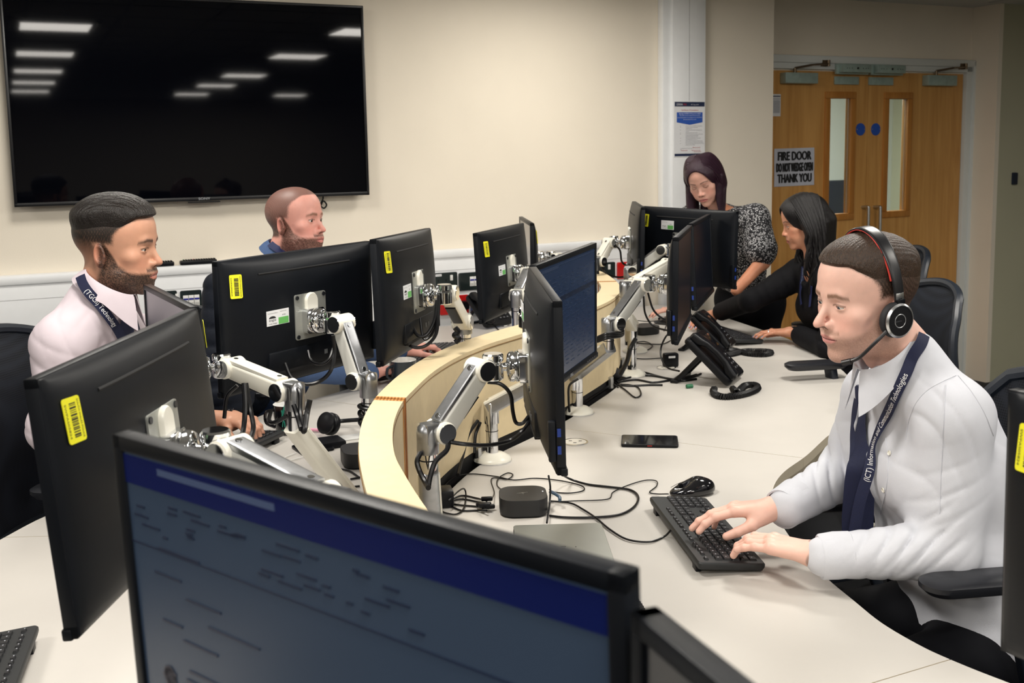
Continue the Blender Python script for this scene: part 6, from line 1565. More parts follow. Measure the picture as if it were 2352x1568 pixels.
# ------------------------------------------------------------------ people
def cloth(name, c, rough=.8, noise=.06, nscale=30, bump=.25, bscale=700, sheen=0.): return mat(name, c, rough, noise=noise, nscale=nscale, bump=bump, bscale=bscale, spec=.2)
def person(label, loc): return thing('person', label, 'person', tuple(loc))
def body_mesh(r, parts):
    p, f, c = join_pf(parts); return put('body', p, f, c, skin_mat(), r)
def core(jo, rr=.06, col=(.4, .28, .2)):
    """plain inner body joining neck, hands and legs beneath the clothes"""
    pts = np.array([q for a, b, *_ in jo for q in (a, b)]); F = Fld(pts.min(0)-.16, pts.max(0)+.16, .014); d = None
    for a, b, r0, r1 in jo:
        c_ = cap(F, a, b, r0, r1); d = c_ if d is None else smin(d, c_, .03)
    p, f = extract(F, d); return p, f, np.array(col)
def trousers(r, pel, ax, kneeL, kneeR, ankL, ankR, m, name='trousers', hip=.125):
    pts = np.array([pel, kneeL, kneeR, ankL, ankR]); F = Fld(pts.min(0)-.17, pts.max(0)+.17, .012)
    pel = np.array(pel); ax = np.array(ax); d = cap(F, pel-ax*.07, pel+ax*.07, hip)
    for s, k_, a_ in ((-1, kneeL, ankL), (1, kneeR, ankR)):
        h_ = pel+ax*s*.09; d = smin(d, smin(cap(F, h_, k_, .092, .066), cap(F, k_, a_, .062, .05), .03), .05)
    sweep_cloth(name, F, d, m, r)
    for s, a_, k_ in ((-1, ankL, kneeL), (1, ankR, kneeR)):
        a_ = np.array(a_); bm = bmesh.new(); bmesh.ops.create_icosphere(bm, subdivisions=2, radius=1)
        fdir = np.array(k_)-pel; fdir[2] = 0; fdir /= max(np.linalg.norm(fdir), 1e-6); sd = np.array([-fdir[1], fdir[0], 0])
        for v in bm.verts:
            q = v.co; w_ = np.array([0., 0, 0])+a_+fdir*(.06+q.x*.13)+sd*q.y*.045; v.co = (w_[0], w_[1], FLOOR+.002+max(0, (q.z+.55))*.05)
        o = from_bm('shoe', bm, BLACK, r); o.matrix_parent_inverse = r.matrix_basis.inverted()
def ear_frame(px, Y, ang, pitch, roll, s, side):
    """head matrix with the near ear at a pixel and depth; side=-1 left ear near, +1 right ear near"""
    M0 = head_matrix((0, 0, 0), ang, pitch, roll, s); e = np.array(M0 @ Vector((side*.080, -.012, -.02))); o = pd(px[0], px[1], Y)-e
    return head_matrix(tuple(o), ang, pitch, roll, s), o
# ============ 1: the man with the headset
def man_headset():
    r = person('man in white shirt and navy tie wearing a headset, typing at right', (.9, 2.2, FLOOR))
    M4, o = ear_frame((2060, 718), 2.13, 197, 7, -3, 1.07, -1)
    ang = math.radians(192); fd = np.array([math.cos(ang), math.sin(ang), 0]); rt = np.array([fd[1], -fd[0], 0])
    neck = pd(2062, 838, 2.20)
    shL = pd(2196, 955, 2.10); shR = pd(2010, 905, 2.42); elL = pd(2172, 1262, 2.07); elR = pd(1940, 1085, 2.47)
    wL = pz(1893, 1277, .805); wR = pz(1800, 1165, .835); pel = P(1.02, 2.24, .56)
    base = hx(228, 184, 168)
    hd, hr, _ = make_head(M4, base, hx(196, 120, 118), hx(110, 78, 56), h=.0016, neck_to=tuple(neck+P(.035, .02, .0)), neck_r=.057, nose=1.05, jaw=1.0, chin=1.05, eyes_open=.35,
        beard=dict(c=hx(120, 84, 62), k=.42), scalp=dict(c=hx(52, 37, 27), k0=.55, k1=1.0, line=.076, ramp=(-.055, -.005)), hair=dict(top=.010, side=.0006, line=.076, spike=.0002, fade=(-.045, .095)))
    dn = np.array([0, 0, -1.])
    kL = pz(1722, 1238, .812); kR = pz(1652, 1172, .825)
    def tattoo(p, C_):
        q = p-(wL-(wL-kL)/np.linalg.norm(wL-kL)*.012); n_ = vnoise(p, 110, 11); g = (np.abs(q @ ((wL-kL)/np.linalg.norm(wL-kL))) < .022)*sstep(-.1, .35, n_); return C_*(1-g[:, None]*.55)+np.array([.02, .025, .03])*g[:, None]*.55
    hL = make_hand(wL+(kL-wL)*.12, kL-wL, dn+fd*.0, False, base, curl=((.14, .55, .45), (.18, .60, .42), (.16, .50, .40), (.10, .18, .15)), fore=wL+(elL-wL)*.30, fr=.025, scale=1.10, fc=tattoo, h=.0016)
    hR = make_hand(wR+(kR-wR)*.12, kR-wR, dn+np.array([0, -.15, 0]), True, base, curl=((.22, .32, .25), (.20, .28, .22), (.24, .4, .3), (.32, .5, .4)), fore=wR+(elR-wR)*.35, fr=.025, scale=1.10, thumb=(.8, .38, .42), h=.0016)
    body_mesh(r, [hd, hL, hR, core([(neck-P(-.05, 0, .15), pel+P(0, 0, .1), .03, .09), (shL, elL, .04, .035), (shR, elR, .04, .035), (elL, wL, .035, .025), (elR, wR, .035, .025), (pel-rt*.08, pel+rt*.08, .09, .09)])])
    put('hair', hr[0], hr[1], None, HAIRM('hair_brown', hx(54, 38, 26)), r)
    eyes(r, M4, (.03, .05, .07), look=(-4, -20))
    # shirt
    SH = cloth('shirt_white', hx(206, 208, 216), .75, .03, 20, .3, 1200)
    lo = np.min([shL, shR, elL, elR, wL, wR, pel], 0)-.17; hi = np.max([shL, shR, elL, elR, wL, wR, pel], 0)+.17; lo[2] = .50; hi[2] = 1.30
    F = Fld(lo, hi, .0055)
    d = torso_sdf(F, fd, pd(2078, 860, 2.2), shL-P(.01, 0, .005), shR, pel, .122, .118, .13, w=.08, sh_r=.062)
    d = smin(d, cap(F, pd(2105, 808, 2.2), shL, .040, .052), .05)
    d = smin(d, cap(F, pd(2195, 985, 2.22), pd(2222, 1110, 2.22), .088, .108), .06)
    d = d+.0012*np.sin(F.Z*46+F.Y*30+2*np.sin(F.X*18))*sstep(1.15, 1.0, F.Z+0*F.X)*np.sin(F.Y*22+F.X*14+1.)
    d = sleeve(F, d, shL, elL, wL+(wL-kL)*.02, .066, .062, .043, .04, .15, 1)
    d = sleeve(F, d, shR, elR, wR+(wR-kR)*.05, .068, .060, .044, .03, .15, 2)
    zax = P(0, 0, math.cos(.66))+fd*math.sin(.66); cc_ = pd(2047, 822, 2.215)
    d = smax(d, (F.X-cc_[0])*zax[0]+(F.Y-cc_[1])*zax[1]+(F.Z-cc_[2])*zax[2]-.014, .006)
    # shoulder seam ridge
    sd_ = (shL-neck); sd_ /= np.linalg.norm(sd_)
    FO = [(pd(2120, 1235, 2.0), (-1, .2, 1), .026, .020, .08), (pd(2010, 1265, 2.1), (-1, .5, .45), .034, .012, .10), (pd(2165, 1150, 2.02), (-.5, 0, 1), .035, .005, .09), (pd(2085, 1010, 2.06), (1, .3, .5), .035, .014, .10),
          (pd(2190, 940, 2.04), (1, 0, .3), .03, .003, .06), (pd(1905, 1075, 2.40), (-1, .3, -.2), .026, .020, .09), (pd(1850, 1120, 2.5), (-1, .3, .6), .028, .012, .08), (pd(2050, 1130, 2.12), (1, .5, .15), .04, .006, .10),
          (pd(2260, 1230, 2.2), (.2, 0, 1), .035, .008, .10), (pd(2240, 1080, 2.15), (.6, 0, 1), .03, .004, .08), (pd(1945, 960, 2.35), (.3, .3, 1), .04, .007, .09), (pd(2010, 1030, 2.2), (.8, .2, .6), .05, .006, .1)]
    shirt = sweep_cloth('shirt', F, d, SH, r, 1, FO)
    for W_, K_, E_, rad in ((wL, kL, elL, .0435), (wR, kR, elR, .0445)):
        v = (E_-W_)/np.linalg.norm(E_-W_); bm = bmesh.new(); a = W_-v*.008; prof = [(rad-.004, .0), (rad-.0005, -.001), (rad+.0015, .002), (rad+.003, .030), (rad+.0045, .060), (rad-.002, .068)]
        lathe(bm, prof, a, v, 36, False)
        for q in bm.verts: q.co += Vector((0, 0, .0025*math.sin((q.co.x+q.co.y)*60)))
        o_ = from_bm('cuff', bm, SH, r); o_.matrix_parent_inverse = r.matrix_basis.inverted()
    yv = fd-zax*(fd @ zax); yv /= np.linalg.norm(yv); xv = np.cross(yv, zax)
    col_ = collar(r, basis(xv, yv, zax, cc_), SH, .063)
    bv = bvh_of([shirt, col_]); bs = bvh_of([shirt])
    def hang(bvv, px, off, pts):
        a = on_surface(bvv, px, off)[0]; out = [px]; Yc = a[1]
        for q in pts:
            h_ = on_surface(bvv, q, 0.)[0]
            if h_ is not None and h_[1] < Yc+off+.02 and h_[1] > a[1]-.12: Yc = min(Yc, h_[1]-off-.012)
            out.append(pd(q[0], q[1], Yc))
        return out
    ribbon('tie', bs, [(1990, 915), (1988, 950), (1983, 990)]+hang(bs, (1980, 1030), .007, [(1977, 1070), (1974, 1110), (1972, 1150), (1970, 1190), (1969, 1222)]), [.028, .036, .046, .054, .060, .064, .066, .068, .066], .007, NAVY, r, thick=.004)
    kc = np.array(on_surface(bs, (1991, 912), .010)[0])
    bm = bmesh.new(); vv = np.array([0, 0, 1.]); sx_ = np.cross(zax, -fd)
    loft(bm, [[kc+vv*z_+rt*p*w_+fd*(q*.018+.004) for p, q in rrect(1, 1, .3, 3)] for z_, w_ in ((.030, .020), (.024, .036), (.008, .032), (-.010, .022))])
    o_ = from_bm('tie_knot', bm, NAVY, r); o_.matrix_parent_inverse = r.matrix_basis.inverted()
    LW_ = .0245
    _, path = ribbon('lanyard', bv, [(2116, 776), (2110, 795), (2098, 825), (2086, 855), (2070, 895), (2050, 940), (2030, 985)]+hang(bs, (2014, 1030), .014, [(1998, 1075), (1984, 1120), (1972, 1165), (1962, 1226)]), LW_, .012, NAVY, r)
    text_along('lanyard_print', '(ICT) Information and Communication Technologies', path, .122, .0125, mat('print_white', (.8, .8, .82), .6), r, flip=True, width_scale=.80)
    _, path2 = ribbon('lanyard', bs, [(1978, 915), (1972, 950)]+hang(bs, (1968, 990), .013, [(1963, 1030), (1959, 1070), (1956, 1120), (1955, 1170), (1956, 1222)]), .020, .012, NAVY, r)
    text_along('lanyard_print', 'and Finance', path2, .03, .010, mat('print_white', (.8, .8, .82), .6), r, flip=True, width_scale=.8)
    e = path[0][-1]
    bm = bmesh.new(); tube(bm, [e+np.array([.010*math.cos(a), -.006, -.01+.010*math.sin(a)]) for a in np.linspace(0, 2*PI, 17)], .0012, 6); tube(bm, catmull([e+P(0, -.006, -.02), e+P(.006, -.008, -.032), e+P(-.004, -.008, -.042), e+P(.004, -.006, -.05)], 5), .0016, 6)
    o_ = from_bm('clip', bm, CHROME, r); o_.matrix_parent_inverse = r.matrix_basis.inverted()
    for q in ((2030, 1125), (2010, 1206), (2044, 1040)):
        a, n_ = on_surface(bv, q, .001)
        if a is not None:
            bm = bmesh.new(); lathe(bm, [(.001, .0008), (.0035, .0008), (.0050, .0022), (.0056, .0016), (.0056, 0)], a, n_, 16); o_ = from_bm('button', bm, IVORY, r); o_.matrix_parent_inverse = r.matrix_basis.inverted()
    trousers(r, pel, rt, P(.60, 2.02, .50), P(.60, 2.38, .50), P(.58, 2.0, FLOOR+.08), P(.58, 2.4, FLOOR+.08), cloth('trouser_black', (.003, .0035, .006), .8))
    for nm_, q_ in (('armhole_seam', [(2196, 862), (2165, 876), (2130, 896), (2104, 925), (2088, 965), (2080, 1010)]), ('sleeve_crease', [(2172, 884), (2168, 950), (2164, 1030), (2160, 1110), (2158, 1180)]), ('shoulder_seam', [(2200, 862), (2232, 900), (2262, 950), (2282, 1000)]), ('placket_edge', [(2034, 1005), (2040, 1060), (2036, 1120), (2022, 1180)])):
        q_ = [c_[:2] for c_ in catmull([(*a_, 0) for a_ in q_], 8)]; pp = [on_surface(bs, a_, .0006)[0] for a_ in q_]; pp = [a_ for a_ in pp if a_ is not None]
        bm = bmesh.new(); tube(bm, pp, .0009, 6); o_ = from_bm(nm_, bm, SH, r); o_.matrix_parent_inverse = r.matrix_basis.inverted()
    # headset: a thing of its own
    hs = thing('headset', 'black headset with red-lined band and microphone boom on the typing man', 'headset', mw=M4)
    BP = []
    for t in np.linspace(-.08, PI+.08, 33): BP.append((math.cos(t)*(.0890+.006*math.sin(t)), -.012+.004*math.sin(t), .002+math.sin(t)*.1345 if math.sin(t) > 0 else math.sin(t)*.0))
    bm = bmesh.new(); rings = []
    for i, q in enumerate(BP):
        t = Vector(BP[min(i+1, 32)])-Vector(BP[max(i-1, 0)]); t.normalize(); y = Vector((0, 1, 0)); n_ = t.cross(y).normalized(); w_ = .0095+.0045*math.sin(max(0, PI*i/32))
        rings.append([Vector(q)+y*(p*w_*2)+n_*(z_*.006) for p, z_ in rrect(1, 1, .3, 3)])
    loft(bm, rings); from_bm('headband', bm, mat('headset_black', (.008, .008, .010), .35), hs)
    bm = bmesh.new(); tube(bm, [np.array(q)*np.array((.985, 1, .985))+np.array((0, .0125, 0)) for q in BP[4:29]], .0018, 6); from_bm('red_lining', bm, mat('lining_red', hx(190, 50, 40), .5), hs)
    for s in (-1, 1):
        bm = bmesh.new(); bx(bm, (s*.0872, -.012, .014), (.010, .018, .016), .002); from_bm('silver_slider', bm, STEEL, hs)
        bm = bmesh.new(); bx(bm, (s*.090, -.012, -.004), (.006, .008, .03), .001); bx(bm, (s*.091, -.012, .004), (.008, .018, .010), .001); from_bm('yoke', bm, BLACK, hs)
        c = Vector((s*.078, .000, -.030)); ax_ = (s, -.10, 0)
        bm = bmesh.new(); lathe(bm, [(.001, .0), (.026, .0), (.033, .004), (.035, .010), (.033, .016), (.03, .018)], c, ax_, 40); from_bm('ear_cushion', bm, mat('cushion', (.010, .010, .012), .7), hs)
        bm = bmesh.new(); lathe(bm, [(.001, .018), (.0315, .018), (.0325, .021), (.0315, .0245), (.0290, .0255), (.0285, .0245), (.001, .0245)], c, ax_, 44); from_bm('ear_cup', bm, mat('headset_black', (.008, .008, .010), .35), hs)
        bm = bmesh.new(); lathe(bm, [(.0290, .0240), (.0330, .0215), (.0335, .023), (.0300, .0265), (.0288, .0262)], c, ax_, 44, False); from_bm('silver_ring', bm, mat('silver_satin', (.65, .66, .67), .3, 1.), hs)
        bm = bmesh.new(); lathe(bm, [(.0120, .0246), (.0128, .0252), (.0136, .0246)], c, ax_, 36, False); from_bm('inner_ring', bm, mat('ring_dim', (.35, .36, .37), .35, .8), hs)
    text('maker_print', [('Jabra', 0, 0, .014, .0035)], Matrix.Translation((-.1036, .0025, -.031)) @ Matrix.Rotation(-PI/2, 4, 'Z') @ RX, mat('mark_dim', (.08, .08, .09), .4), hs)
    bm = bmesh.new(); c = Vector((-.102, .0, -.030)); b_ = catmull([c+Vector((.004, .026, -.016)), (-.090, .050, -.068), (-.074, .072, -.094), (-.058, .088, -.104)], 6); tube(bm, b_, [.0036]*len(b_)); tube(bm, [(-.063, .083, -.102), (-.050, .094, -.107)], .0062, 10); from_bm('microphone_boom', bm, mat('headset_black', (.008, .008, .010), .35), hs)
    return r
man_headset()

# ============ 2: bearded man in the pale pink shirt
def man_pink():
    r = person('dark-haired bearded man in pale pink shirt with navy lanyard at left', (-1.05, 2.85, FLOOR))
    M4, o = ear_frame((228, 590), 2.74, -3, 5, 2, 1.07, 1)
    ang = math.radians(-2); fd = np.array([math.cos(ang), math.sin(ang), 0]); rt = np.array([fd[1], -fd[0], 0])
    neck = pd(238, 690, 2.80); shR = pd(140, 790, 2.70); shL = pd(315, 775, 3.05); elR = pd(120, 985, 2.66); wR = pd(300, 1010, 2.85); elL = pd(400, 960, 3.2); wL = pd(526, 960, 3.36); pel = P(-1.14, 2.9, .56)
    base = hx(196, 146, 120)
    hd, hr, _ = make_head(M4, base, hx(178, 106, 96), hx(28, 20, 16), h=.0019, neck_to=tuple(neck+P(-.03, 0, -.05)), neck_r=.056, nose=1.0, jaw=.98, eyes_open=.45,
        beard=dict(c=hx(38, 26, 20), k=.92, thick=.003), scalp=dict(c=hx(30, 24, 20), k0=.35, k1=1.0, line=.074, ramp=(-.03, .030)), hair=dict(top=.015, side=.0006, line=.074, spike=.0005, fade=(-.005, .095)))
    dn = P(0, 0, -1); kL = pz(588, 975, .80)
    hL = make_hand(wL+(kL-wL)*.1, kL-wL, dn, False, base, curl=((.5, .8, .5), (.5, .8, .5), (.5, .8, .5), (.5, .7, .5)), fore=wL+(elL-wL)*.6, fr=.027, h=.0024, scale=1.1)
    body_mesh(r, [hd, hL, core([(neck-P(.02, 0, .15), pel+P(0, 0, .1), .03, .09), (shL, elL, .04, .035), (shR, elR, .04, .035), (elL, wL, .035, .024), (elR, wR, .035, .025), (pel-rt*.08, pel+rt*.08, .09, .09)])])
    put('hair', hr[0], hr[1], None, HAIRM('hair_black', hx(24, 18, 15), .35), r)
    eyes(r, M4, (.05, .03, .02), look=(0, -6))
    SH = cloth('shirt_pink', hx(212, 200, 208), .75, .03, 20, .3, 1200)
    pts = np.array([shL, shR, elL, elR, wR, pel]); lo = pts.min(0)-.17; hi = pts.max(0)+.15; hi[2] = 1.38
    F = Fld(lo, hi, .006); d = torso_sdf(F, fd, pd(228, 700, 2.82), shL, shR, pel, .118, .118, .13, w=.08, sh_r=.055)
    d = smin(d, cap(F, pd(218, 686, 2.8), shR, .055, .050), .06)
    d = smin(d, cap(F, pd(240, 720, 2.84), pd(230, 760, 2.86), .07, .09), .05)
    d = sleeve(F, d, shR, elR, wR, .062, .060, .045, .04, .5, 1); d = sleeve(F, d, shL, elL, elL+(wL-elL)*.45, .066, .056, .046, .03, 1., 2)
    zax = P(0, 0, math.cos(.55))+fd*math.sin(.55); cc_ = pd(243, 668, 2.80)
    d = smax(d, (F.X-cc_[0])*zax[0]+(F.Y-cc_[1])*zax[1]+(F.Z-cc_[2])*zax[2]-.014, .006)
    FO = [(pd(110, 950, 2.62), (.3, 0, 1), .035, .010, .10), (pd(180, 800, 2.68), (1, 0, .4), .05, .006, .12), (pd(110, 860, 2.64), (.5, 0, 1), .05, .007, .12), (pd(250, 800, 2.75), (1, 0, -.5), .05, .008, .12), (pd(120, 1040, 2.8), (.1, 0, 1), .05, .007, .12), (pd(330, 700, 2.9), (1, .2, .5), .04, .006, .09)]
    sh = sweep_cloth('shirt', F, d, SH, r, 1, FO)
    yv = fd-zax*(fd @ zax); yv /= np.linalg.norm(yv); xv = np.cross(yv, zax)
    col_ = collar(r, basis(xv, yv, zax, cc_), SH, .062); bv = bvh_of([sh, col_]); bs = bvh_of([sh])
    _, path = ribbon('lanyard', bv, [(190, 640), (196, 655), (208, 675), (222, 697), (240, 722), (258, 745), (275, 775)], .026, .013, NAVY, r)
    text_along('lanyard_print', '(TGCh) Technology', path, .05, .013, mat('print_white', (.8, .8, .82), .6), r, width_scale=.85)
    ribbon('lanyard', bs, [(296, 705), (303, 730), (310, 752), (318, 775)], .022, .008, NAVY, r)
    ribbon('tie', bs, [(290, 712), (288, 735), (287, 760), (286, 800)], [.03, .045, .055, .06], .006, NAVY, r, thick=.004)
    q = wL+(kL-wL)*.02; v = (kL-wL)/np.linalg.norm(kL-wL)
    wt = thing('wristwatch', 'black sports watch on the wrist of bearded man in pink', 'watch', q)
    bm = bmesh.new(); lathe(bm, [(.0285, -.011), (.0315, -.011), (.0315, .011), (.0285, .011)], (0, 0, 0), v, 28, False); from_bm('strap', bm, BLACK, wt)
    bm = bmesh.new(); bx(bm, (0, -.01, .031), (.032, .03, .009), .003); from_bm('watch_face', bm, GLOSS, wt)
    trousers(r, pel, rt, P(-.72, 2.75, .52), P(-.72, 3.1, .52), P(-.7, 2.75, FLOOR+.08), P(-.7, 3.1, FLOOR+.08), cloth('trouser_navy', (.008, .010, .018), .8))
man_pink()
# ============ 3: balding man in the blue shirt
def man_blue():
    r = person('balding bearded man in blue shirt behind the widest monitor', (-.95, 4.0, FLOOR))
    M4, o = ear_frame((645, 522), 3.88, -20, -2, -2, 1.07, 1)
    ang = math.radians(-12); fd = np.array([math.cos(ang), math.sin(ang), 0]); rt = np.array([fd[1], -fd[0], 0])
    neck = pd(648, 600, 3.95); shR = pd(590, 670, 3.80); shL = pd(700, 660, 4.18); elR = pd(700, 840, 3.82); wR = pz(848, 858, .785); elL = pd(800, 800, 4.32); wL = pz(922, 803, .80); pel = P(-1.02, 4.05, .58)
    base = hx(222, 160, 146)
    hd, hr, _ = make_head(M4, base, hx(184, 104, 98), hx(120, 84, 62), h=.0021, neck_to=tuple(neck+P(-.02, 0, -.05)), neck_r=.060, nose=1.02, jaw=1.1, face_w=1.05, eyes_open=.5,
        beard=dict(c=hx(70, 44, 32), k=.85, thick=.004), scalp=dict(c=hx(46, 37, 31), k0=.9, k1=.74, line=.090))
    dn = P(0, 0, -1); kR = pz(893, 850, .78); kL = pz(975, 795, .80)
    hR = make_hand(wR+(kR-wR)*.1, kR-wR, dn, True, base, curl=(.3, .5, .4), fore=wR+(elR-wR)*.3, fr=.03, h=.0026, scale=1.1)
    hL = make_hand(wL+(kL-wL)*.1, kL-wL, dn, False, base, curl=(.2, .45, .35), fore=wL+(elL-wL)*.4, fr=.029, h=.0026, scale=1.12)
    body_mesh(r, [hd, hR, hL, core([(neck-P(.02, 0, .15), pel+P(0, 0, .1), .03, .09), (shL, elL, .04, .035), (shR, elR, .04, .035), (elL, wL, .035, .024), (elR, wR, .035, .025), (pel-rt*.08, pel+rt*.08, .09, .09)])])
    eyes(r, M4, (.05, .06, .05), look=(0, -10))
    SH = cloth('shirt_blue', hx(76, 98, 138), .8, .10, 400, .3, 1200)
    pts = np.array([shL, shR, elL, elR, wR, wL, pel]); lo = pts.min(0)-.18; hi = pts.max(0)+.15; hi[2] = 1.40
    F = Fld(lo, hi, .008); d = torso_sdf(F, fd, neck, shL, shR, pel, .13, .135, .14, w=.09, sh_r=.065)
    d = sleeve(F, d, shR, elR, wR-(kR-wR)*.1, .072, .062, .048, .03, 1., 1); d = sleeve(F, d, shL, elL, wL-(kL-wL)*.1, .070, .058, .042, .03, 1., 2)
    zax = P(0, 0, math.cos(.5))+fd*math.sin(.5); cc_ = pd(652, 588, 3.93)
    d = smax(d, (F.X-cc_[0])*zax[0]+(F.Y-cc_[1])*zax[1]+(F.Z-cc_[2])*zax[2]-.014, .006)
    sh = sweep_cloth('shirt', F, d, SH, r, 1, [(pd(790, 850, 3.8), (1, 0, .3), .04, .008, .12)])
    yv = fd-zax*(fd @ zax); yv /= np.linalg.norm(yv); xv = np.cross(yv, zax)
    col_ = collar(r, basis(xv, yv, zax, cc_), SH, .068); bv = bvh_of([sh, col_])
    ribbon('lanyard', bv, [(622, 562), (632, 570), (645, 577), (660, 582)], .026, .008, mat('lanyard_blue', hx(12, 24, 72), .7), r)
    trousers(r, pel, rt, P(-.62, 3.75, .54), P(-.62, 4.1, .54), P(-.6, 3.75, FLOOR+.08), P(-.6, 4.1, FLOOR+.08), MATS['trouser_navy'])
man_blue()
# ============ 4: standing woman with purple hair
def speckle():
    m = bpy.data.materials.new('blouse_speckle'); m.use_nodes = True; nt = m.node_tree; b = nt.nodes['Principled BSDF']; tc = nt.nodes.new('ShaderNodeTexCoord')
    v = nt.nodes.new('ShaderNodeTexVoronoi'); v.feature = 'DISTANCE_TO_EDGE'; v.inputs['Scale'].default_value = 150
    n = nt.nodes.new('ShaderNodeTexVoronoi'); n.inputs['Scale'].default_value = 150
    r = nt.nodes.new('ShaderNodeValToRGB'); r.color_ramp.elements[0].position = .16; r.color_ramp.elements[1].position = .22; r.color_ramp.elements[0].color = (.008, .008, .011, 1); r.color_ramp.elements[1].color = (.72, .72, .74, 1)
    mt = nt.nodes.new('ShaderNodeMath'); mt.operation = 'LESS_THAN'; mt.inputs[1].default_value = .62; sp = nt.nodes.new('ShaderNodeSeparateColor')
    mx = nt.nodes.new('ShaderNodeMix'); mx.data_type = 'RGBA'; mx.inputs[6].default_value = (.008, .008, .011, 1)
    nt.links.new(tc.outputs['Object'], v.inputs['Vector']); nt.links.new(tc.outputs['Object'], n.inputs['Vector']); nt.links.new(v.outputs['Distance'], r.inputs[0]); nt.links.new(n.outputs['Color'], sp.inputs[0]); nt.links.new(sp.outputs[0], mt.inputs[0])
    nt.links.new(mt.outputs[0], mx.inputs[0]); nt.links.new(r.outputs[0], mx.inputs[7]); nt.links.new(mx.outputs[2], b.inputs['Base Color']); b.inputs['Roughness'].default_value = .8
    return m
def woman_standing():
    r = person('standing woman with purple hair and speckled blouse leaning over monitor', (1.2, 5.6, FLOOR))
    M4 = head_matrix(tuple(pd(1607, 430, 5.30)), 243, 24, 12, 1.0); M4 = head_matrix(tuple(np.array(pd(1607, 430, 5.30))-np.array(M4.to_3x3() @ Vector((0, .082, 0)))), 243, 24, 12, 1.0)
    ang = math.radians(225); fd = np.array([math.cos(ang), math.sin(ang), 0]); rt = np.array([fd[1], -fd[0], 0])
    neck = pd(1655, 490, 5.42); shL = pd(1735, 500, 5.32); shR = pd(1590, 500, 5.66); elL = pd(1752, 600, 5.28); wL = pd(1690, 668, 5.15); elR = pd(1580, 620, 5.66); wR = pz(1562, 708, .79); pel = pd(1722, 690, 5.66)
    base = hx(216, 166, 148)
    hd, hr, _ = make_head(M4, base, hx(190, 96, 100), hx(60, 38, 34), h=.0021, male=0., neck_to=tuple(neck), neck_r=.046, nose=.95, jaw=.88, face_w=.97, eyes_open=.12, smile=1.)
    dn = P(0, 0, -1); kR = pz(1525, 712, .785)
    hR = make_hand(wR+(kR-wR)*.1, kR-wR, dn, True, base, curl=(.15, .3, .2), fore=wR+(elR-wR)*.4, fr=.024, h=.0026, scale=.98, female=True, nail=hx(40, 30, 34))
    arm = core([(shL, elL, .042, .036), (elL, wL, .037, .026), (shR, elR, .04, .034), (elR, wR, .034, .024), (neck, pel, .05, .08), (neck, shL, .04, .045), (neck, shR, .04, .045)], col=base)
    body_mesh(r, [hd, hR, (arm[0], arm[1], np.array(hx(206, 140, 108)))])
    eyes(r, M4, (.05, .03, .02), look=(0, -20))
    HM = HAIRM('hair_purple', hx(40, 16, 32), .4, (300, 300, 40))
    p, f = hair_base(M4, r, HM, .010, [((-.074, -.01, .0), .20, .030, .022), ((.074, -.01, .0), .20, .030, .022), ((0, -.07, -.02), .18, .05, .04)]); put('hair', p, f, None, HM, r)
    bm = strand_hair(M4, .22, 60, .008, .002, .004, .0055, .016, front=.056); o_ = from_bm('hair_locks', bm, HM, r); o_.matrix_parent_inverse = r.matrix_basis.inverted(); o_['kind'] = 'stuff'
    SP = speckle(); pts = np.array([shL, shR, elL, elR, pel, neck]); F = Fld(pts.min(0)-.17, pts.max(0)+.12, .008)
    d = torso_sdf(F, fd, neck-P(0, 0, .03), shL, shR, pel, .10, .10, .12, w=.075, sh_r=.058)
    for a, b in ((shL, elL), (shR, elR)): d = smin(d, smin(cap(F, a, a+(b-a)*.75, .070, .082), cap(F, a+(b-a)*.75, b-(b-a)*.08, .080, .048), .02), .03)
    d = smax(d, -cap(F, neck, neck+P(-.02, -.02, .2), .055), .01)
    sweep_cloth('blouse', F, d, SP, r, 1, [((shL+elL)/2, (1, 0, .2), .03, .007, .10), (elL, (1, .3, 0), .02, .006, .05), (pd(1700, 560, 5.3), (.6, 0, 1), .04, .006, .12)])
    trousers(r, pel, rt, pel+P(.02, -.02, -.42)-rt*.08, pel+P(.0, .02, -.42)+rt*.08, P(pel[0]+.05, pel[1]-.08, FLOOR+.08), P(pel[0]+.0, pel[1]+.12, FLOOR+.08), cloth('trouser_black', (.003, .0035, .006), .8), hip=.13)
woman_standing()
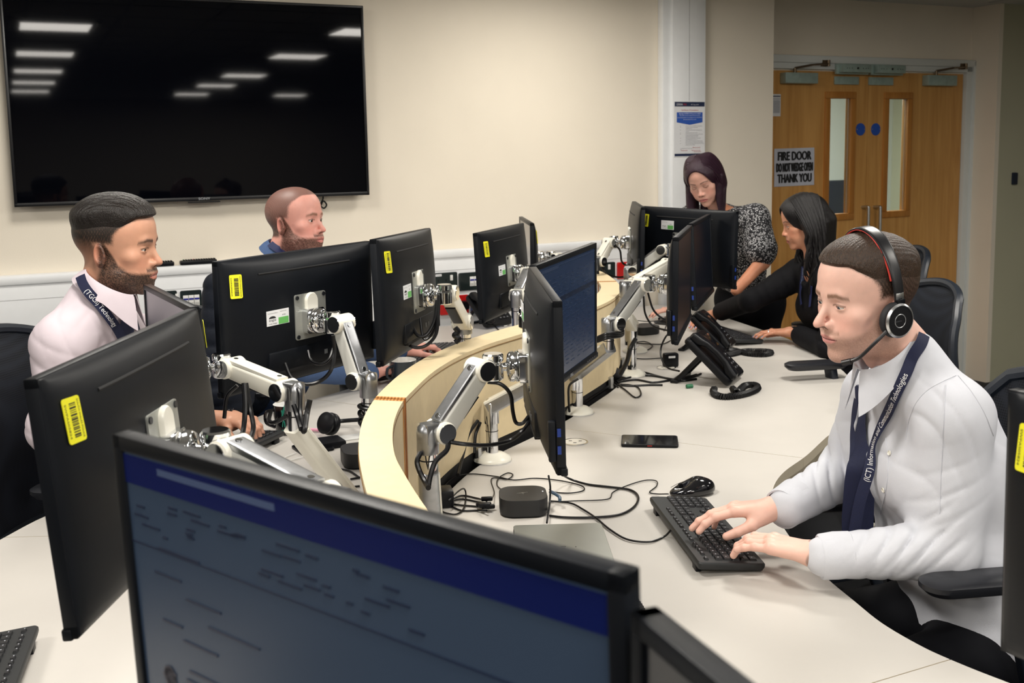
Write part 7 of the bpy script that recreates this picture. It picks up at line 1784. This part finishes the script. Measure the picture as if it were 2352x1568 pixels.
# ============ 5: seated woman with long dark hair
def woman_seated():
    r = person('seated woman with long black hair and black top reaching across keyboard', (1.5, 4.75, FLOOR))
    M4, o = ear_frame((1862, 520), 4.78, 176, 14, 0, .99, -1)
    ang = math.radians(190); fd = np.array([math.cos(ang), math.sin(ang), 0]); rt = np.array([fd[1], -fd[0], 0])
    neck = pd(1872, 590, 4.82); shR = pd(1835, 632, 5.02); shL = pd(1925, 655, 4.64); elR = pd(1725, 690, 4.95); wR = pz(1640, 722, .80); elL = pd(1905, 800, 4.52); wL = pz(1822, 762, .785); pel = P(1.56, 4.8, .56)
    base = hx(206, 146, 116)
    hd, hr, _ = make_head(M4, base, hx(176, 84, 84), hx(22, 14, 12), h=.0021, male=0., neck_to=tuple(neck), neck_r=.046, nose=.95, jaw=.88, face_w=.97, eyes_open=.3, smile=1.)
    dn = P(0, 0, -1); kL = pz(1772, 762, .785); kR = pz(1600, 735, .785); NL = hx(150, 148, 178)
    hL = make_hand(wL+(kL-wL)*.1, kL-wL, dn, False, base, curl=(.18, .3, .2), fore=wL+(elL-wL)*.4, fr=.024, h=.0024, scale=1.0, female=True, nail=NL)
    hR = make_hand(wR+(kR-wR)*.1, kR-wR, dn, True, base, curl=(.18, .3, .2), fore=wR+(elR-wR)*.5, fr=.026, h=.0026, scale=1.0, female=True, nail=NL)
    body_mesh(r, [hd, hL, hR, core([(neck-P(0, 0, .05), pel, .045, .08), (neck-P(0, 0, .08), shL, .035, .04), (neck-P(0, 0, .08), shR, .035, .04), (shL, elL, .036, .032), (elL, wL, .032, .022), (shR, elR, .036, .032), (elR, wR, .032, .024)], col=base)])
    eyes(r, M4, (.03, .02, .015), look=(0, -20))
    HM = HAIRM('hair_raven', hx(15, 12, 14), .35, (300, 300, 40))
    p, f = hair_base(M4, r, HM, .014, [((.05, -.06, -.02), .30, .05, .05), ((-.05, -.06, -.02), .34, .05, .045), ((0, -.09, -.02), .34, .06, .05)]); put('hair', p, f, None, HM, r)
    bm = strand_hair(M4, .42, 80, .0, .014, .020, .0065, .024, seed=5, front=.060, lens=lambda u: .20+.30*min(1, u*1.3), flow=(0, -.05, 0)); o_ = from_bm('hair_locks', bm, HM, r); o_.matrix_parent_inverse = r.matrix_basis.inverted(); o_['kind'] = 'stuff'
    BK_ = cloth('top_black', (.003, .003, .005), .75, .3, 90, .5, 300, sheen=.3); pts = np.array([shL, shR, elL, elR, wL, wR, pel]); F = Fld(pts.min(0)-.17, pts.max(0)+.14, .008)
    d = torso_sdf(F, fd, neck-P(0, 0, .06), shL, shR, pel, .10, .10, .13, w=.07, sh_r=.055)
    for a, b, c, kk in ((shL, elL, wL, kL), (shR, elR, wR, kR)):
        e = c+(b-c)*.22; d = smin(d, smin(cap(F, a+P(0, 0, .02), a+(b-a)*.4, .066, .062), smin(cap(F, a+(b-a)*.3, b, .060, .052), cap(F, b, e, .052, .046), .02), .03), .03)
    d = smax(d, -ell(F, neck+fd*.05-P(0, 0, .03), (.05, .05, .09)), .01)
    top = sweep_cloth('black_top', F, d, BK_, r, 1, [((shR+elR)/2, (1, 0, .3), .035, .010, .14), ((elR+wR)/2, (1, 0, .3), .03, .010, .12), ((shL+elL)/2, (0, 0, 1), .04, .009, .12), (elL, (1, 0, 1), .03, .009, .1)])
    bv = bvh_of([top])
    _, pth = ribbon('lanyard', bv, [(1845, 612), (1843, 640), (1842, 670), (1845, 700)], .018, .010, mat('lanyard_blue', hx(12, 24, 72), .7), r)
    text_along('lanyard_print', 'Information and Commun', pth, .01, .008, mat('print_pale', (.3, .4, .6), .6), r, width_scale=.6)
    ribbon('lanyard', bv, [(1868, 655), (1866, 680), (1864, 705)], .018, .010, MATS['lanyard_blue'], r)
    v = (kL-wL)/np.linalg.norm(kL-wL); q = wL-v*.004
    wt = thing('wristwatch', 'square smart watch with pink strap on the wrist of the seated woman', 'watch', q)
    bm = bmesh.new(); lathe(bm, [(.0255, -.010), (.0285, -.010), (.0285, .010), (.0255, .010)], (0, 0, 0), v, 28, False); from_bm('strap', bm, mat('strap_pink', hx(205, 165, 150), .5), wt)
    bm = bmesh.new(); bx(bm, (0, -.016, .024), (.030, .030, .010), .004); from_bm('watch_face', bm, GLOSS, wt)
    rg = thing('finger_ring', 'thin silver ring with a stone on the seated woman\'s near hand', 'ring', kL+v*.018+P(0, -.012, .0)); bm = bmesh.new(); lathe(bm, [(.0088, -.001), (.0098, -.001), (.0098, .001), (.0088, .001)], (0, 0, 0), v, 20, False); bx(bm, (0, 0, .011), (.005, .005, .004)); from_bm('ring_band', bm, CHROME, rg)
    trousers(r, pel, rt, P(1.18, 4.62, .54), P(1.18, 4.95, .54), P(1.16, 4.6, FLOOR+.08), P(1.16, 4.95, FLOOR+.08), MATS['trouser_black'])
woman_seated()
# ------------------------------------------------------------------ office chairs
def mesh_fabric():
    m = bpy.data.materials.new('chair_mesh'); m.use_nodes = True; nt = m.node_tree; b = nt.nodes['Principled BSDF']; tc = nt.nodes.new('ShaderNodeTexCoord')
    mp = nt.nodes.new('ShaderNodeMapping'); mp.inputs['Scale'].default_value = (170, 60, 170)
    v = nt.nodes.new('ShaderNodeTexVoronoi'); v.inputs['Scale'].default_value = 1.; v.inputs['Randomness'].default_value = 0.
    r = nt.nodes.new('ShaderNodeValToRGB'); r.color_ramp.elements[0].position = .25; r.color_ramp.elements[1].position = .5; r.color_ramp.elements[0].color = (.002, .003, .006, 1); r.color_ramp.elements[1].color = (.018, .023, .036, 1)
    nt.links.new(tc.outputs['Object'], mp.inputs[0]); nt.links.new(mp.outputs[0], v.inputs['Vector']); nt.links.new(v.outputs['Distance'], r.inputs[0]); nt.links.new(r.outputs[0], b.inputs['Base Color'])
    b.inputs['Roughness'].default_value = .7; return m
CM = mesh_fabric(); CF = mat('chair_frame', (.008, .012, .020), .42); PADM = mat('armpad_black', (.010, .011, .015), .38)
def chair(label, x, y, ang, seat_z=.46, back_top=1.15, arm_z=.80, arms=True, lean=.10):
    """local +y is the way the chair faces; origin on the floor"""
    r = thing('office_chair', label, 'chair', (x, y, FLOOR), math.radians(ang)-PI/2)
    z0 = seat_z-FLOOR; zt = back_top-FLOOR; za = arm_z-FLOOR; H_ = zt-z0-.08
    prof = lambda v: -.24-lean*v**1.2-.055*math.cos(v*4.2)+.055        # y of the back at height v
    W = lambda v: .20+.055*math.sin(PI*min(1, v*.9+.05))-.03*max(0, v-.85)/.15
    bm = bmesh.new(); nu, nv = 14, 22; g = []
    for j in range(nv+1):
        v = j/nv; row = []
        for i in range(nu+1):
            u = i/nu*2-1; row.append(bm.verts.new((u*W(v), prof(v)+.05*u*u, z0+.08+H_*v-.035*u*u*max(0, v-.7)/.3)))
        g.append(row)
    for j in range(nv):
        for i in range(nu): bm.faces.new((g[j][i], g[j][i+1], g[j+1][i+1], g[j+1][i]))
    edge = [tuple(q.co) for q in [g[0][i] for i in range(nu+1)]+[g[j][nu] for j in range(1, nv+1)]+[g[nv][i] for i in range(nu-1, -1, -1)]+[g[j][0] for j in range(nv-1, 0, -1)]]
    bmesh.ops.solidify(bm, geom=bm.faces[:], thickness=.012); from_bm('mesh_back', bm, CM, r)
    bm = bmesh.new(); tube(bm, catmull(edge, 1, True)+[edge[0]], .016, 8, False); from_bm('back_frame', bm, CF, r)
    bm = bmesh.new(); beam(bm, (0, -.20, z0-.03), (0, -.32, z0+.14), .07, .03); beam(bm, (0, -.32, z0+.14), (0, prof(.5)-.04, z0+.30), .06, .02); from_bm('back_spine', bm, CF, r)
    bm = bmesh.new(); R = rrect(.49, .47, .09, 6); loft(bm, [[(p*.9, q*.9, z0-.045) for p, q in R], [(p, q, z0-.03) for p, q in R], [(p, q, z0) for p, q in R], [(p*.93, q*.93, z0+.022) for p, q in R], [(p*.6, q*.6, z0+.028) for p, q in R]]); from_bm('seat', bm, CM, r)
    if arms:
        for s in (-1, 1):
            ar = None
            bm = bmesh.new(); R = rrect(.085, .26, .04, 6); loft(bm, [[(s*.255+p*.8, .12+q*.9, za-.028) for p, q in R], [(s*.255+p, .12+q, za-.016) for p, q in R], [(s*.255+p, .12+q, za-.006) for p, q in R], [(s*.255+p*.8, .12+q*.92, za) for p, q in R]]); from_bm('armrest_pad', bm, PADM, r)
            bm = bmesh.new(); beam(bm, (s*.255, .06, za-.03), (s*.27, .0, z0+.02), .05, .03); beam(bm, (s*.27, .0, z0+.02), (s*.20, -.02, z0-.05), .05, .03); from_bm('armrest_post', bm, CF, r)
    bm = bmesh.new(); cyl(bm, (0, 0, .10), (0, 0, z0-.04), .028, n=14); from_bm('gas_lift', bm, BLACK, r)
    for k in range(5):
        a = 2*PI*k/5+.3; bm = bmesh.new(); beam(bm, (0, 0, .11), (.30*math.cos(a), .30*math.sin(a), .075), .045, .03, tb=.7); from_bm('base_leg', bm, CF, r)
        bm = bmesh.new(); cyl(bm, (.30*math.cos(a)-.02*math.sin(a), .30*math.sin(a)+.02*math.cos(a), .028), (.30*math.cos(a)+.02*math.sin(a), .30*math.sin(a)-.02*math.cos(a), .028), .027, n=14); from_bm('castor', bm, BLACK, r)
    return r
chair('dark mesh office chair of the man wearing the headset', 1.00, 2.25, 188, .47, 1.13, .80)
chair('empty dark mesh office chair between headset man and seated woman', 1.36, 3.86, 190, .47, 1.13, .80)
chair('dark office chair under the seated woman with long hair', 1.62, 4.80, 184, .47, 1.17, .80)
chair('black mesh office chair of the bearded man in pink', -1.20, 2.92, -12, .50, 1.16, .80, lean=.16)
chair('office chair of the balding man in blue', -1.06, 4.05, -12, .50, 1.05, .80)
jk = thing('jacket', 'dark navy padded jacket hung over the chair behind widest monitor', 'jacket', (-1.1, 3.75, .5))
F = Fld((-1.5, 3.35, .35), (-.75, 4.2, 1.3), .012); a_ = pd(500, 700, 3.75)
d = smin(cap(F, pd(505, 660, 3.7), pd(520, 900, 3.6), .06, .10), cap(F, pd(560, 640, 4.0), pd(560, 900, 3.8), .06, .10), .06)
sweep_cloth('jacket_cloth', F, d, cloth('jacket_navy', (.006, .009, .017), .7, .2, 20, .4, 80), jk, 1, [(pd(505, 800, 3.6), (0, 0, 1), .05, .02, .3)])
